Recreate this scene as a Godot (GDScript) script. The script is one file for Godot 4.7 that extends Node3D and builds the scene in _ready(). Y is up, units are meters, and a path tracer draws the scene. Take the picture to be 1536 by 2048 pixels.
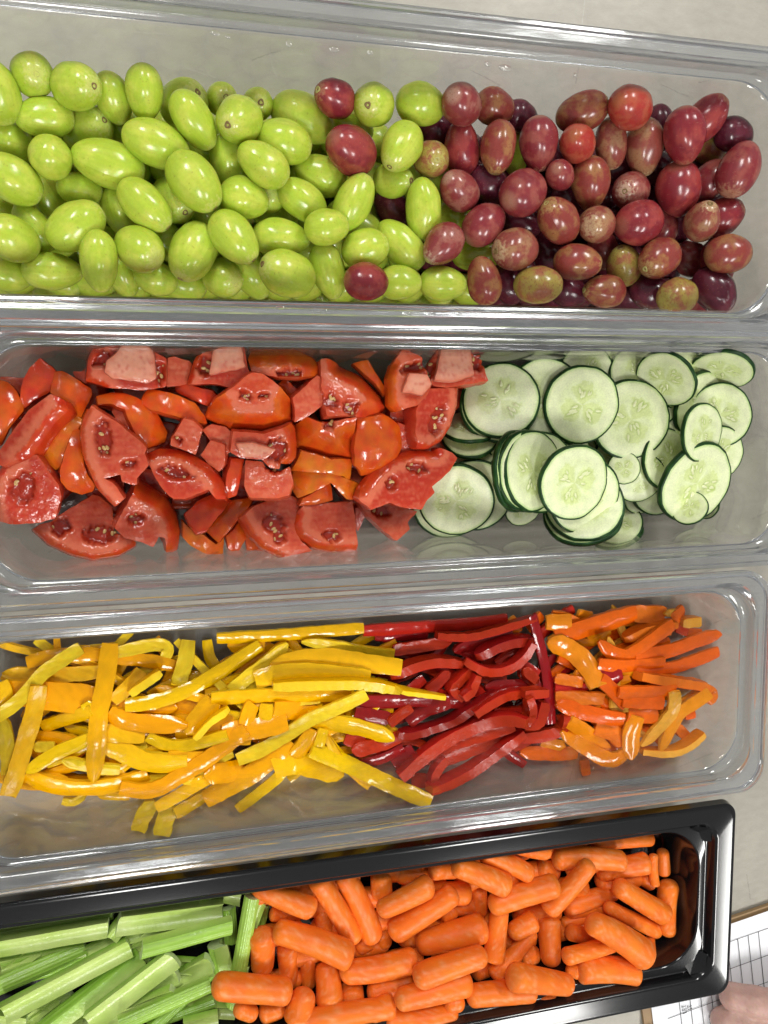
extends Node3D
# A counter with four steam-table pans of cut fruit and vegetables. Lengths in the tables are millimetres.

const MM := 0.001
var rng := RandomNumberGenerator.new()
var taken := {}
var mats := {}
var shapes := {}

# ---------------------------------------------------------------- helpers
func numbered(called: String) -> String:
	var n: int = taken.get(called, 0)
	taken[called] = n + 1
	return called if n == 0 else "%s_%03d" % [called, n]

func describe(o: Node, label: String, category: String, group := "", kind := "") -> void:
	if label != "": o.set_meta("label", label)
	if category != "": o.set_meta("category", category)
	if group != "": o.set_meta("group", group)
	if kind != "": o.set_meta("kind", kind)

func thing(called: String, label: String, category: String, group := "") -> Node3D:
	var o := Node3D.new()
	o.name = numbered(called)
	add_child(o)
	describe(o, label, category, group)
	return o

func part(called: String, mesh: Mesh, material: Material, parent: Node, tf := Transform3D()) -> MeshInstance3D:
	var o := MeshInstance3D.new()
	o.mesh = mesh
	o.material_override = material
	o.transform = tf
	o.name = called if parent != self else numbered(called)
	parent.add_child(o, true)
	return o

func mat(c: Color, rough := 0.5, tex: Texture2D = null) -> StandardMaterial3D:
	var m := StandardMaterial3D.new()
	m.albedo_color = c
	m.roughness = rough
	if tex: m.albedo_texture = tex
	return m

func lin(r: float, g: float, b: float) -> Color:
	return Color(r, g, b).linear_to_srgb()

func noise(freq: float, sd: int, oct := 3) -> FastNoiseLite:
	var n := FastNoiseLite.new()
	n.noise_type = FastNoiseLite.TYPE_SIMPLEX_SMOOTH
	n.frequency = freq
	n.seed = sd
	n.fractal_octaves = oct
	return n

func bumps(m: StandardMaterial3D, freq: float, tiles: float, strength: float, sd: int) -> void:
	var t := NoiseTexture2D.new()
	t.width = 256
	t.height = 256
	t.seamless = true
	t.as_normal_map = true
	t.bump_strength = 6.0
	t.noise = noise(freq, sd, 3)
	m.normal_enabled = true
	m.normal_texture = t
	m.normal_scale = strength
	m.uv1_triplanar = true
	m.uv1_scale = Vector3.ONE * tiles

# Soup collects triangles with smooth groups; done() turns them outward and makes a mesh.
class Soup:
	var v := PackedVector3Array()
	var uv := PackedVector2Array()
	var col := PackedColorArray()
	var t := PackedInt32Array()
	var g := PackedInt32Array()
	func add(p: Vector3, u := Vector2.ZERO, c := Color.WHITE) -> int:
		v.append(p); uv.append(u); col.append(c)
		return v.size() - 1
	func tri(a: int, b: int, c: int, grp := 0) -> void:
		t.append_array([a, b, c]); g.append(grp)
	func quad(a: int, b: int, c: int, d: int, grp := 0) -> void:
		tri(a, b, c, grp); tri(a, c, d, grp)
	func done(closed := true) -> ArrayMesh:
		var vol := 0.0
		var mid := Vector3.ZERO
		for p in v: mid += p
		mid /= maxf(1.0, v.size())
		for k in range(0, t.size(), 3):
			vol += (v[t[k]] - mid).dot((v[t[k + 1]] - mid).cross(v[t[k + 2]] - mid))
		var turn := closed and vol > 0.0
		var st := SurfaceTool.new()
		st.begin(Mesh.PRIMITIVE_TRIANGLES)
		for k in range(0, t.size(), 3):
			st.set_smooth_group(g[k / 3])
			for j in ([0, 2, 1] if turn else [0, 1, 2]):
				var i := t[k + j]
				st.set_uv(uv[i]); st.set_color(col[i])
				st.add_vertex(v[i])
		st.generate_normals()
		st.index()
		return st.commit()

# ring of a rounded rectangle, half sizes hx, hz, corner radius r, at height y
func ring(hx: float, hz: float, r: float, y: float, seg := 10) -> PackedVector3Array:
	var out := PackedVector3Array()
	for c in 4:
		var sx: float = [1, -1, -1, 1][c]
		var sz: float = [1, 1, -1, -1][c]
		for k in seg + 1:
			var a: float = (c + float(k) / seg) * PI / 2
			out.append(Vector3(sx * (hx - r) + r * cos(a), y, sz * (hz - r) + r * sin(a)))
	return out

# loft a profile of [inset, y, radius] (mm) round a rectangle; the two ends are capped flat, or joined in a loop
func loft(prof: Array, hx: float, hz: float, loop := false) -> ArrayMesh:
	var s := Soup.new()
	var rows := []
	var dist := 0.0
	for k in prof.size():
		var p: Array = prof[k]
		if k > 0: dist += Vector2(p[0] - prof[k - 1][0], p[1] - prof[k - 1][1]).length()
		var ids := []
		var rr := ring((hx - p[0]) * MM, (hz - p[0]) * MM, p[2] * MM, p[1] * MM)
		for q in rr: ids.append(s.add(q, Vector2(q.x * 4.0, q.z * 4.0 + dist * MM)))
		rows.append(ids)
	var n: int = rows[0].size()
	var grp := 1
	for k in rows.size() - (0 if loop else 1):
		var k2 := (k + 1) % rows.size()
		var soft: bool = prof[k2].size() > 3 or prof[k].size() > 3
		if not soft: grp += 1
		for i in n:
			var j := (i + 1) % n
			s.quad(rows[k][i], rows[k][j], rows[k2][j], rows[k2][i], grp)
	if loop: return s.done()
	for e in [0, rows.size() - 1]:
		var mid := Vector3.ZERO
		for i in n: mid += s.v[rows[e][i]]
		var c := s.add(mid / n)
		for i in n:
			if e == 0: s.tri(rows[e][(i + 1) % n], rows[e][i], c, 90)
			else: s.tri(rows[e][i], rows[e][(i + 1) % n], c, 91)
	return s.done()

func basis_along(ax: Vector3, roll := 0.0) -> Basis:
	var x := ax.normalized()
	var y := (Vector3.UP if absf(x.y) < 0.95 else Vector3.RIGHT)
	var z := x.cross(y).normalized()
	y = z.cross(x)
	return Basis(x, y, z) * Basis(Vector3.RIGHT, roll)

# ---------------------------------------------------------------- light and camera
func stage() -> void:
	var cam := Camera3D.new()
	cam.name = "camera"
	add_child(cam)
	cam.fov = 66.456
	cam.near = 0.01
	cam.far = 20.0
	cam.transform = Transform3D(Basis(Vector3(0.97217, 0.23386, 0.01390), Vector3(0.03854, -0.10115, -0.99412), Vector3(-0.23108, 0.96700, -0.10735)), Vector3(-0.13693, 0.56533, -0.02171))
	cam.current = true
	var we := WorldEnvironment.new()
	we.name = "surroundings"
	var e := Environment.new()
	e.background_mode = Environment.BG_COLOR
	e.background_color = lin(0.32, 0.32, 0.32)
	e.tonemap_mode = Environment.TONE_MAPPER_LINEAR
	e.tonemap_exposure = 1.05
	e.sdfgi_enabled = true
	e.ssao_enabled = true
	e.ssil_enabled = true
	we.environment = e
	add_child(we)
	# fluorescent ceiling fixtures, out of view, mirrored in the wet fruit and in the plastic
	var fix := [[-0.35, 2.0, 1.65], [0.85, 2.0, 1.65], [-0.6, 2.0, -1.5], [1.0, 2.0, -1.5]]
	for i in fix.size():
		var f: Array = fix[i]
		ceiling_light(Vector3(f[0], f[1], f[2]), ["fluorescent ceiling light nearest the viewer on the celery side", "fluorescent ceiling light nearest the viewer on the carrot side", "fluorescent ceiling light beyond the green grapes", "fluorescent ceiling light beyond the red grapes"][i])

func ceiling_light(at: Vector3, label: String) -> void:
	var o := thing("ceiling_light", label, "light", "ceiling lights above the counter")
	o.position = at
	var box := BoxMesh.new()
	box.size = Vector3(0.34, 0.06, 0.84)
	part("housing", box, mat(lin(0.7, 0.7, 0.7), 0.5), o, Transform3D(Basis(), Vector3(0, 0.04, 0)))
	var tube := BoxMesh.new()
	tube.size = Vector3(0.3, 0.012, 0.8)
	var tm := mat(Color.WHITE, 0.5)
	tm.emission_enabled = true
	tm.emission = Color(1.0, 0.995, 0.98)
	tm.emission_energy_multiplier = 6.0
	part("diffuser", tube, tm, o)
	var l := AreaLight3D.new()
	l.name = "glow"
	l.area_size = Vector2(0.3, 0.8)
	l.light_color = Color(1.0, 0.995, 0.98)
	l.light_energy = 2.4
	l.shadow_enabled = true
	l.area_range = 8.0
	l.rotation.x = -PI / 2
	l.position.y = -0.012
	o.add_child(l)

# ---------------------------------------------------------------- the counter and the pans
func counter() -> void:
	var img := Image.create(1024, 1024, false, Image.FORMAT_RGB8)
	var n1 := noise(0.004, 3, 4)
	var n2 := noise(0.03, 5, 3)
	var n3 := noise(0.25, 8, 2)
	for y in 1024:
		for x in 1024:
			var k := 0.33 + 0.05 * n1.get_noise_2d(x, y) + 0.03 * n2.get_noise_2d(x, y * 2.2) + 0.016 * n3.get_noise_2d(x * 0.5, y * 2.5)
			var d := n2.get_noise_2d(x * 0.4 + 900, y * 0.4)
			if d > 0.42: k -= 0.10 * (d - 0.42) * (1.0 + n3.get_noise_2d(x, y))
			img.set_pixel(x, y, lin(k * 1.05, k * 0.985, k * 0.83))
	rng.seed = 41
	for s in 120:
		var p := Vector2(rng.randf() * 1000, rng.randf() * 1000)
		var a := rng.randf_range(-0.4, 0.4) + (PI / 2 if rng.randf() < 0.35 else 0.0)
		var dark := rng.randf() < 0.6
		var len := rng.randi_range(8, 70)
		for k in len:
			p += Vector2.from_angle(a)
			a += rng.randf_range(-0.03, 0.03)
			if p.x < 1 or p.y < 1 or p.x > 1022 or p.y > 1022 or rng.randf() < 0.25: continue
			var c := img.get_pixel(int(p.x), int(p.y))
			img.set_pixel(int(p.x), int(p.y), c.darkened(0.2) if dark else c.lightened(0.14))
	img.generate_mipmaps()
	var m := mat(Color.WHITE, 0.42, ImageTexture.create_from_image(img))
	m.metallic = 0.15
	m.uv1_triplanar = true
	m.uv1_world_triplanar = true
	m.uv1_scale = Vector3(1.8, 1.8, 1.8)
	var b := BoxMesh.new()
	b.size = Vector3(2.4, 0.04, 1.8)
	var o := part("counter", b, m, self, Transform3D(Basis(), Vector3(0, -0.02, 0.1)))
	describe(o, "beige grey steel counter with scratches under the pans", "counter", "", "structure")

func clear_body(h: float) -> Array:
	return [[42.0, -(h - 3.2), 12], [30.0, -(h - 3.4), 22], [24.5, -(h - 5), 27, 1], [22.0, -(h - 8.5), 29, 1], [21.0, -(h - 13), 30], [16.8, -13.4, 31], [16.3, -12.2, 31, 1], [15.5, -11.6, 31], [13.9, -14.4, 30], [14.3, -15.4, 30], [18.4, -(h - 12), 29],
		[19.6, -(h - 5.5), 28, 1], [22.5, -(h - 2.0), 26, 1], [28.0, -h, 22], [42.0, -h, 12]]

func clear_rim() -> Array:
	return [[0.0, -6.0, 20], [0.0, -1.4, 20], [0.4, -0.4, 20, 1], [1.4, 0.0, 20], [3.0, 0.0, 21], [3.8, -1.2, 21], [9.2, -1.2, 25], [10.4, -1.5, 26, 1], [11.2, -2.6, 27, 1], [11.6, -4.0, 27], [12.2, -9.6, 28],
		[12.8, -10.7, 29, 1], [14.0, -11.2, 30], [15.4, -11.5, 31], [13.8, -14.3, 30], [13.0, -13.6, 30, 1], [11.0, -13.2, 29], [9.6, -11.8, 27], [8.6, -5.0, 25], [7.8, -4.0, 24], [3.4, -4.0, 20], [2.5, -5.9, 18.2]]

func clear_pan(at: Vector3, yaw: float, h: float, label: String, half := 265.0, wide := 81.0) -> void:
	var o := thing("clear_food_pan", label, "pan", "clear plastic food pans")
	o.position = at
	o.rotation.y = yaw
	if not mats.has("clear"):
		var m := StandardMaterial3D.new()
		m.transparency = BaseMaterial3D.TRANSPARENCY_ALPHA
		m.albedo_color = Color(0.42, 0.41, 0.38, 0.08)
		m.roughness = 0.07
		m.metallic_specular = 0.55
		mats["clear"] = m
		var r := StandardMaterial3D.new()
		r.transparency = BaseMaterial3D.TRANSPARENCY_ALPHA
		r.refraction_enabled = true
		r.refraction_scale = 0.058
		r.albedo_color = Color(0.84, 0.85, 0.86, 0.10)
		r.roughness = 0.32
		var scuff := NoiseTexture2D.new()
		scuff.width = 512
		scuff.height = 512
		scuff.seamless = true
		scuff.noise = noise(0.02, 77, 5)
		var ramp := Gradient.new()
		ramp.set_color(0, Color(0.12, 0.12, 0.12))
		ramp.set_color(1, Color(0.85, 0.85, 0.85))
		ramp.set_offset(0, 0.35)
		scuff.color_ramp = ramp
		r.roughness_texture = scuff
		r.uv1_triplanar = true
		r.uv1_scale = Vector3(4, 14, 30)
		mats["clear_rim"] = r
	part("body", loft(clear_body(h), half, wide), mats["clear"], o)
	part("rim", loft(clear_rim(), half, wide, true), mats["clear_rim"], o)

# ---------------------------------------------------------------- grapes
func grape_mesh(kind: int) -> ArrayMesh:
	# unit grape: long axis x, half length 1, radius 1 (scaled per grape); the stem end is +x
	var s := Soup.new()
	var n := noise(0.9, 20 + kind, 2)
	var nu := 32
	var nv := 22
	var egg: float = [0.0, 0.10, -0.08, 0.16, 0.05][kind % 5]
	var rows := []
	for j in nv + 1:
		var a := PI * j / nv
		var x := cos(a)
		var r := sin(a)
		r *= 1.0 - egg * x
		r = r / (1.0 + absf(egg) * 0.3)
		var e := acos(clampf(x, -1, 1))
		x -= 0.055 * exp(-pow(e / 0.2, 2.0))
		x = x * (1.0 + 0.02 * (kind % 3))
		var ids := []
		for i in nu + 1:
			var b := TAU * i / nu
			var d := Vector3(x, r * cos(b), r * sin(b))
			var w := 1.0 + 0.055 * n.get_noise_3dv(d)
			ids.append(s.add(Vector3(x, d.y * w, d.z * w), Vector2(float(i) / nu, float(j) / nv)))
		rows.append(ids)
	for j in nv:
		for i in nu:
			s.quad(rows[j][i], rows[j][i + 1], rows[j + 1][i + 1], rows[j + 1][i], 1)
	return s.done()

func grape_tex(tone: String, sd: int) -> ImageTexture:
	var w := 96
	var h := 128
	var img := Image.create(w, h, false, Image.FORMAT_RGB8)
	var big := noise(0.9, sd, 3)
	var mid := noise(2.6, sd + 1, 3)
	var fine := noise(9.0, sd + 2, 2)
	var vein := noise(1.0, sd + 3, 2)
	# linear colours: main, second, stem end
	var pal: Dictionary = {"g": [Vector3(.42, .55, .05), Vector3(.52, .60, .08), Vector3(.56, .60, .16)], "r": [Vector3(.22, .022, .03), Vector3(.32, .05, .045), Vector3(.36, .16, .09)],
		"d": [Vector3(.085, .012, .024), Vector3(.13, .02, .035), Vector3(.16, .05, .05)], "p": [Vector3(.22, .028, .034), Vector3(.30, .075, .06), Vector3(.46, .26, .16)], "b": [Vector3(.38, .04, .03), Vector3(.42, .09, .05), Vector3(.36, .18, .06)],
		"o": [Vector3(.25, .045, .035), Vector3(.32, .14, .055), Vector3(.42, .27, .10)], "m": [Vector3(.26, .06, .045), Vector3(.35, .18, .09), Vector3(.50, .36, .2)], "w": [Vector3(.24, .04, .04), Vector3(.33, .12, .09), Vector3(.55, .40, .28)],
		"y": [Vector3(.36, .27, .06), Vector3(.33, .12, .06), Vector3(.44, .40, .10)]}
	var c: Array = pal[tone]
	for y in h:
		var a := PI * y / (h - 1)
		for x in w:
			var b := TAU * x / (w - 1)
			var d := Vector3(cos(a) * 1.3, sin(a) * cos(b), sin(a) * sin(b))
			var k := smoothstep(-0.25, 0.45, big.get_noise_3dv(d) + 0.35 * mid.get_noise_3dv(d))
			var col: Vector3 = c[0].lerp(c[1], k)
			var st := smoothstep(0.75, 1.0, cos(a) + 0.25 * mid.get_noise_3dv(d * 1.7))
			col = col.lerp(c[2], st * 0.8)
			var tail := smoothstep(0.86, 1.0, -cos(a))
			if tone != "g" and tone != "d": col = col.lerp(c[2], tail * 0.45)
			# meridian veins under the skin
			var v := vein.get_noise_3d(cos(b) * 5.0, sin(b) * 5.0, cos(a) * 0.7)
			col *= 1.0 + 0.10 * v + 0.08 * fine.get_noise_3dv(d)
			var sp := fine.get_noise_3dv(d * 2.3)
			if tone == "g":
				if sp > 0.66: col = col.lerp(Vector3(.16, .10, .02), 0.45)
			elif tone in ["o", "y", "m", "w"]:
				var rash := mid.get_noise_3dv(d * 3.1 + Vector3(4, 0, 0))
				if rash > 0.22: col = col.lerp(Vector3(.20, .03, .025), 0.55 * smoothstep(0.22, 0.5, rash))
			elif sp > 0.6: col = col.lerp(Vector3(.4, .22, .14), 0.3)
			img.set_pixel(x, y, lin(col.x, col.y, col.z))
	return ImageTexture.create_from_image(img)

func grape_mat(tone: String, v: int) -> StandardMaterial3D:
	var key := "grape" + tone + str(v)
	if not mats.has(key):
		var m := mat(Color.WHITE, 0.21, grape_tex(tone, 100 + v * 7 + tone.unicode_at(0)))
		m.metallic_specular = 0.5
		m.subsurf_scatter_enabled = true
		m.subsurf_scatter_strength = 0.35 if tone == "g" else 0.18
		mats[key] = m
	return mats[key]

func scar_mesh() -> ArrayMesh:
	# little stem scar: a raised ring round a woody pit, unit radius, facing +x
	var s := Soup.new()
	var prof := [[0.0, -0.15], [0.35, -0.05], [0.55, 0.22], [0.8, 0.3], [1.05, 0.1], [1.1, -0.5], [0.0, -0.6]]
	var rows := []
	for p in prof:
		var ids := []
		for i in 14:
			var a := TAU * i / 14
			var w := 1.0 + 0.12 * sin(a * 3.0 + p[0] * 4.0)
			ids.append(s.add(Vector3(p[1], p[0] * w * cos(a), p[0] * w * sin(a))))
		rows.append(ids)
	for j in rows.size() - 1:
		for i in 14:
			s.quad(rows[j][i], rows[j][(i + 1) % 14], rows[j + 1][(i + 1) % 14], rows[j + 1][i], 1)
	return s.done()

# x, y, z, length, width, axis x, y, z, tone, scar, label
var GRAPES := [
	[-226, 125.8, -189.1, 30.6, 21.9, 0.22, -0.48, 0.85, "g", 0, "pale green grape on the pile, first from left in first row down"],
	[-210.1, 119.3, -201.5, 26, 21.7, 0.31, 0.89, 0.32, "g", 1, "pale green grape showing its stem scar, second from left in first row down"],
	[-188.5, 125.4, -195.2, 27.9, 23.2, 0.7, 0.69, 0.2, "g", 1, "pale green grape showing its stem scar, fourth from left in first row down"],
	[-172, 112.9, -195.6, 25.9, 19.3, 0.32, -0.45, 0.83, "g", 0, "green grape on the pile, fifth from left in first row down"],
	[-155.7, 122, -196.1, 28, 19.8, -0.02, -0.46, 0.89, "g", 0, "pale green grape on the pile, sixth from left in first row down"],
	[-136.1, 105.9, -198.6, 30.5, 25.1, 0.51, 0.85, -0.11, "g", 1, "green grape showing its stem scar, seventh from left in first row down"],
	[-115.7, 102.1, -203.5, 21.7, 18, 0.2, 0.96, 0.2, "g", 1, "shaded green grape showing its stem scar, ninth from left in first row down"],
	[-96.1, 107.8, -200.9, 20.8, 17.3, 0.08, 0.95, 0.29, "g", 1, "green grape showing its stem scar, tenth from left in first row down"],
	[-70.5, 105.6, -195.6, 37.9, 26.7, 0.93, -0.1, 0.34, "g", 0, "green grape on the pile, eleventh from left in first row down"],
	[-56, 122.7, -201.3, 25.1, 20.9, -0.83, 0.56, -0.08, "r", 1, "deep red grape showing its stem scar, first red from left, first row"],
	[-33.3, 120.9, -200.1, 28.5, 22.9, -0.44, 0.83, 0.35, "g", 1, "pale green grape showing its stem scar, twelfth from left in first row down"],
	[-205.7, 116.5, -182.2, 28.6, 20.3, 0.97, -0.2, -0.15, "g", 0, "pale green grape on the pile, third from left in first row down"],
	[-186.4, 101.7, -182.8, 30.3, 25.2, 0.64, 0.76, -0.11, "g", 1, "green grape showing its stem scar, third from left in second row down"],
	[-224, 107.5, -172.2, 25, 20.2, 0.66, -0.76, -0.01, "g", 0, "green grape on the pile, first from left in second row down"],
	[-202.9, 121.6, -160.5, 26.9, 21.7, 0.1, -0.99, 0.06, "g", 0, "pale green grape on the pile, second from left in second row down"],
	[-222.2, 121, -149.4, 31.7, 22.6, 0.81, -0.39, 0.43, "g", 0, "pale green grape on the pile, first from left in third row down"],
	[-175.6, 116.9, -161.1, 36.6, 24.7, 0.95, -0.24, 0.19, "g", 0, "pale green grape on the pile, fourth from left in second row down"],
	[-150.8, 120.9, -171.4, 35.2, 23.6, 0.94, -0.22, 0.26, "g", 0, "pale green grape on the pile, sixth from left in second row down"],
	[-131.2, 122.6, -183.9, 31.7, 20.5, 0.56, -0.37, 0.74, "g", 0, "pale green grape on the pile, eighth from left in first row down"],
	[-108.2, 124.2, -185.2, 30, 24.9, -0.43, 0.77, 0.47, "g", 1, "pale green grape showing its stem scar, ninth from left in second row down"],
	[-83.2, 117.9, -178, 31.3, 23.1, 0.98, -0.05, 0.19, "g", 0, "pale green grape on the pile, eleventh from left in second row down"],
	[-95.8, 127.2, -162.6, 29.2, 21.7, 0.85, -0.18, 0.49, "g", 0, "pale green grape on the pile, tenth from left in second row down"],
	[-132.2, 128.6, -151.1, 33.8, 25.4, 0.62, 0.03, 0.78, "g", 1, "pale green grape showing its stem scar, seventh from left in third row down"],
	[-113, 107.2, -168.7, 29.7, 20.7, 0.24, -0.38, 0.89, "g", 0, "green grape on the pile, eighth from left in second row down"],
	[-105.8, 118.6, -146.8, 28.2, 22.8, 0.95, -0.28, 0.13, "g", 0, "pale green grape on the pile, eighth from left in third row down"],
	[-191.8, 106.9, -150.3, 24, 17.3, 0.97, -0.24, 0.06, "g", 0, "green grape on the pile, third from left in third row down"],
	[-210.1, 94, -148.7, 25.8, 20.4, 0.37, -0.39, 0.84, "g", 0, "shaded green grape lying half buried, second from left in third row down"],
	[-157.8, 123.1, -139.5, 32.3, 21.4, 0.71, 0.03, 0.7, "g", 1, "pale green grape showing its stem scar, fifth from left in third row down"],
	[-142.8, 106.5, -147.4, 29.6, 24.6, 0.37, 0.69, 0.62, "g", 1, "green grape showing its stem scar, sixth from left in third row down"],
	[-172.2, 100.8, -141.6, 27.4, 19.9, 0.21, -0.35, 0.91, "g", 0, "shaded green grape lying half buried, fourth from left in third row down"],
	[-193.1, 119, -128.4, 33.5, 23.1, 0.82, -0.07, -0.57, "g", 0, "pale green grape on the pile, fourth from left in fourth row down"],
	[-215.9, 106, -129.2, 27.1, 18.5, 0.51, -0.37, 0.78, "g", 0, "green grape on the pile, third from left in fourth row down"],
	[-223.5, 122.6, -119.8, 28.5, 23, 0.69, -0.67, 0.28, "g", 0, "pale green grape on the pile, second from left in fourth row down"],
	[-182, 123.7, -109.7, 31.4, 19.9, -0.01, -0.29, 0.96, "g", 0, "pale green grape on the pile, third from left in fifth row down"],
	[-207.4, 108, -107, 31.4, 20.3, 0.97, -0.25, -0.03, "g", 0, "green grape on the pile, second from left in fifth row down"],
	[-230.9, 102.9, -106, 25.3, 18.6, 0.95, -0.31, 0.09, "g", 0, "shaded green grape lying half buried, first from left in fifth row down"],
	[-162.2, 121.6, -117.5, 28.6, 23.8, 0.65, 0.56, 0.51, "g", 1, "pale green grape showing its stem scar, fifth from left in fourth row down"],
	[-134.3, 118, -117.6, 33.6, 25.3, -0.44, 0.1, 0.89, "g", 1, "pale green grape showing its stem scar, seventh from left in fifth row down"],
	[-112.5, 125.9, -124.2, 31.9, 23.3, 0.64, 0.11, 0.76, "g", 1, "pale green grape showing its stem scar, seventh from left in fourth row down"],
	[-85.6, 111.6, -128.4, 33.4, 21.8, 1, 0, 0.05, "g", 0, "green grape on the pile, ninth from left in fourth row down"],
	[-73.5, 112.9, -149.1, 30.5, 20.6, 0.85, -0.13, 0.51, "g", 0, "green grape on the pile, tenth from left in third row down"],
	[-61.4, 106.3, -165.4, 29.9, 22.1, 0.96, -0.04, 0.29, "g", 0, "green grape on the pile, eleventh from left in third row down"],
	[-45.1, 118.3, -148.2, 33.1, 21.1, 0.43, 0.23, -0.87, "g", 0, "green grape on the pile, twelfth from left in third row down"],
	[-61.8, 125.1, -132.2, 25.3, 20.4, 0.98, -0.14, -0.16, "g", 0, "pale green grape on the pile, tenth from left in fourth row down"],
	[-59.2, 110.2, -111.3, 33, 20.8, 0.3, -0.23, 0.92, "g", 0, "green grape on the pile, eleventh from left in fifth row down"],
	[-83.8, 121, -107.1, 33.9, 25.6, -0.88, 0.43, -0.22, "g", 1, "pale green grape showing its stem scar, tenth from left in fifth row down"],
	[-119.1, 105.6, -107.1, 26.1, 21.7, 0.58, 0.7, 0.42, "g", 1, "green grape showing its stem scar, eighth from left in fifth row down"],
	[-154.5, 106.9, -105.1, 24.1, 18.6, 0.94, -0.19, 0.28, "g", 0, "green grape on the pile, fifth from left in fifth row down"],
	[-148.6, 94, -128.1, 26.8, 21.2, 0.78, -0.25, 0.57, "g", 0, "shaded green grape lying half buried, sixth from left in fourth row down"],
	[-101, 94, -110.3, 29.1, 21.8, 0.53, -0.22, 0.82, "g", 0, "shaded green grape lying half buried, ninth from left in fifth row down"],
	[-38.3, 115.7, -123.4, 28.1, 22.6, 0.95, 0.16, -0.26, "g", 0, "green grape on the pile, twelfth from left in fourth row down"],
	[-47.1, 122.2, -174.8, 32.4, 26.1, 0.73, -0.67, 0.16, "r", 0, "deep red grape on the pile, first red from left, second row"],
	[-39.8, 123.7, -103.5, 26.6, 21.4, 0.95, -0.31, -0.01, "r", 0, "deep red grape on the pile, first red from left, sixth row"],
	[-173.1, 94, -108.8, 25.2, 18.2, 0.36, -0.29, 0.89, "g", 0, "shaded green grape lying half buried, fourth from left in fifth row down"],
	[-231.9, 94, -139.8, 25.6, 18.9, 0.85, -0.37, 0.38, "g", 0, "shaded green grape lying half buried, first from left in fourth row down"],
	[-35.8, 94, -139.9, 28.3, 20.9, 0.88, -0.03, 0.47, "g", 0, "shaded green grape lying half buried, eleventh from left in fourth row down"],
	[-140.4, 91.4, -105.4, 27.1, 20, 0.98, -0.13, 0.12, "g", 0, "shaded green grape lying half buried, sixth from left in fifth row down"],
	[-41.6, 94, -198.6, 29.4, 22, 0.9, -0.09, 0.43, "g", 0, "shaded green grape lying half buried, twelfth from left in second row down"],
	[-168, 90.3, -186.8, 26.2, 20.7, 0.55, -0.4, 0.74, "g", 0, "shaded green grape lying half buried, fifth from left in second row down"],
	[-85.4, 82.8, -148, 29, 21.8, 0.89, -0.12, 0.44, "g", 0, "shaded green grape lying half buried, eighth from left in fourth row down"],
	[-124, 93.3, -178, 25.4, 19.8, 0.96, -0.16, 0.24, "g", 0, "shaded green grape lying half buried, seventh from left in second row down"],
	[-91, 102.2, -153.3, 25.7, 20, -0.12, 0.97, 0.22, "g", 1, "shaded green grape showing its stem scar, ninth from left in third row down"],
	[-4.9, 116.6, -204.3, 29, 23.4, 0.99, -0.1, 0.06, "g", 0, "pale green grape on the pile, thirteenth from left in first row down"],
	[-18.8, 124.3, -177.5, 30.7, 23.2, -0.52, 0.25, 0.82, "g", 1, "pale green grape showing its stem scar, thirteenth from left in second row down"],
	[-18.9, 107.7, -164.5, 26.9, 20.4, 0.6, 0.77, 0.2, "g", 1, "green grape showing its stem scar, thirteenth from left in third row down"],
	[-3.1, 114.6, -146.7, 36, 21.2, 0.16, -0.32, 0.93, "g", 0, "green grape on the pile, fourteenth from left in third row down"],
	[-15.3, 109.1, -127.8, 34.2, 21.8, 0.73, -0.07, 0.68, "g", 0, "green grape on the pile, thirteenth from left in fourth row down"],
	[-17.2, 110.2, -106.2, 27.1, 20.2, 0.99, 0.16, 0, "g", 0, "green grape on the pile, twelfth from left in fifth row down"],
	[10, 110.2, -106.3, 28.6, 21.1, 0.98, 0.19, 0.09, "g", 0, "green grape on the pile, thirteenth from left in fifth row down"],
	[65.4, 85, -193.1, 30.9, 19.3, 0.26, -0.33, 0.91, "g", 0, "shaded green grape lying half buried, fourteenth from left in second row down"],
	[23.2, 94, -149.1, 27.6, 21.5, 0.93, 0.12, 0.34, "g", 0, "shaded green grape lying half buried, fourteenth from left in fourth row down"],
	[37.8, 94, -128.1, 31, 21.7, 0.95, 0.28, -0.15, "g", 0, "shaded green grape lying half buried, fourteenth from left in fifth row down"],
	[16.7, 125.4, -202.4, 27.9, 22.5, 0.62, -0.78, 0.03, "w", 0, "pale tipped red grape on the pile, third red from left, first row"],
	[41.9, 112.1, -207.9, 26.5, 21.4, 0.9, -0.43, 0.04, "o", 0, "red and olive mottled grape on the pile, fourth red from left, first row"],
	[63, 100.4, -208.2, 24.9, 20.1, 0.93, -0.35, 0.09, "d", 0, "dark purple grape lying half buried, fifth red from left, first row"],
	[10.7, 94, -199.5, 25.6, 19.6, 0.98, 0.13, 0.16, "d", 0, "dark purple grape lying half buried, second red from left, first row"],
	[22.7, 107.5, -185, 31.3, 21.9, 0.18, -0.37, 0.91, "r", 0, "deep red grape on the pile, third red from left, second row"],
	[1.6, 115.6, -175.1, 25, 20.7, -0.02, 0.94, 0.34, "y", 1, "yellowish olive grape showing its stem scar, second red from left, second row"],
	[40.4, 121, -182.3, 30.5, 21.2, -0.13, -0.01, 0.99, "o", 1, "red and olive mottled grape showing its stem scar, fourth red from left, second row"],
	[65.6, 121, -185.8, 31.1, 23.2, 0.18, -0.37, 0.91, "p", 0, "pinkish red grape on the pile, fifth red from left, second row"],
	[95.3, 117.6, -207.4, 32.3, 22.5, 0.86, 0.44, -0.26, "o", 0, "red and olive mottled grape on the pile, sixth red from left, first row"],
	[118.4, 131.1, -206.7, 31.3, 25.2, 0.8, -0.6, -0.04, "b", 0, "bright red grape on the pile, seventh red from left, first row"],
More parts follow.
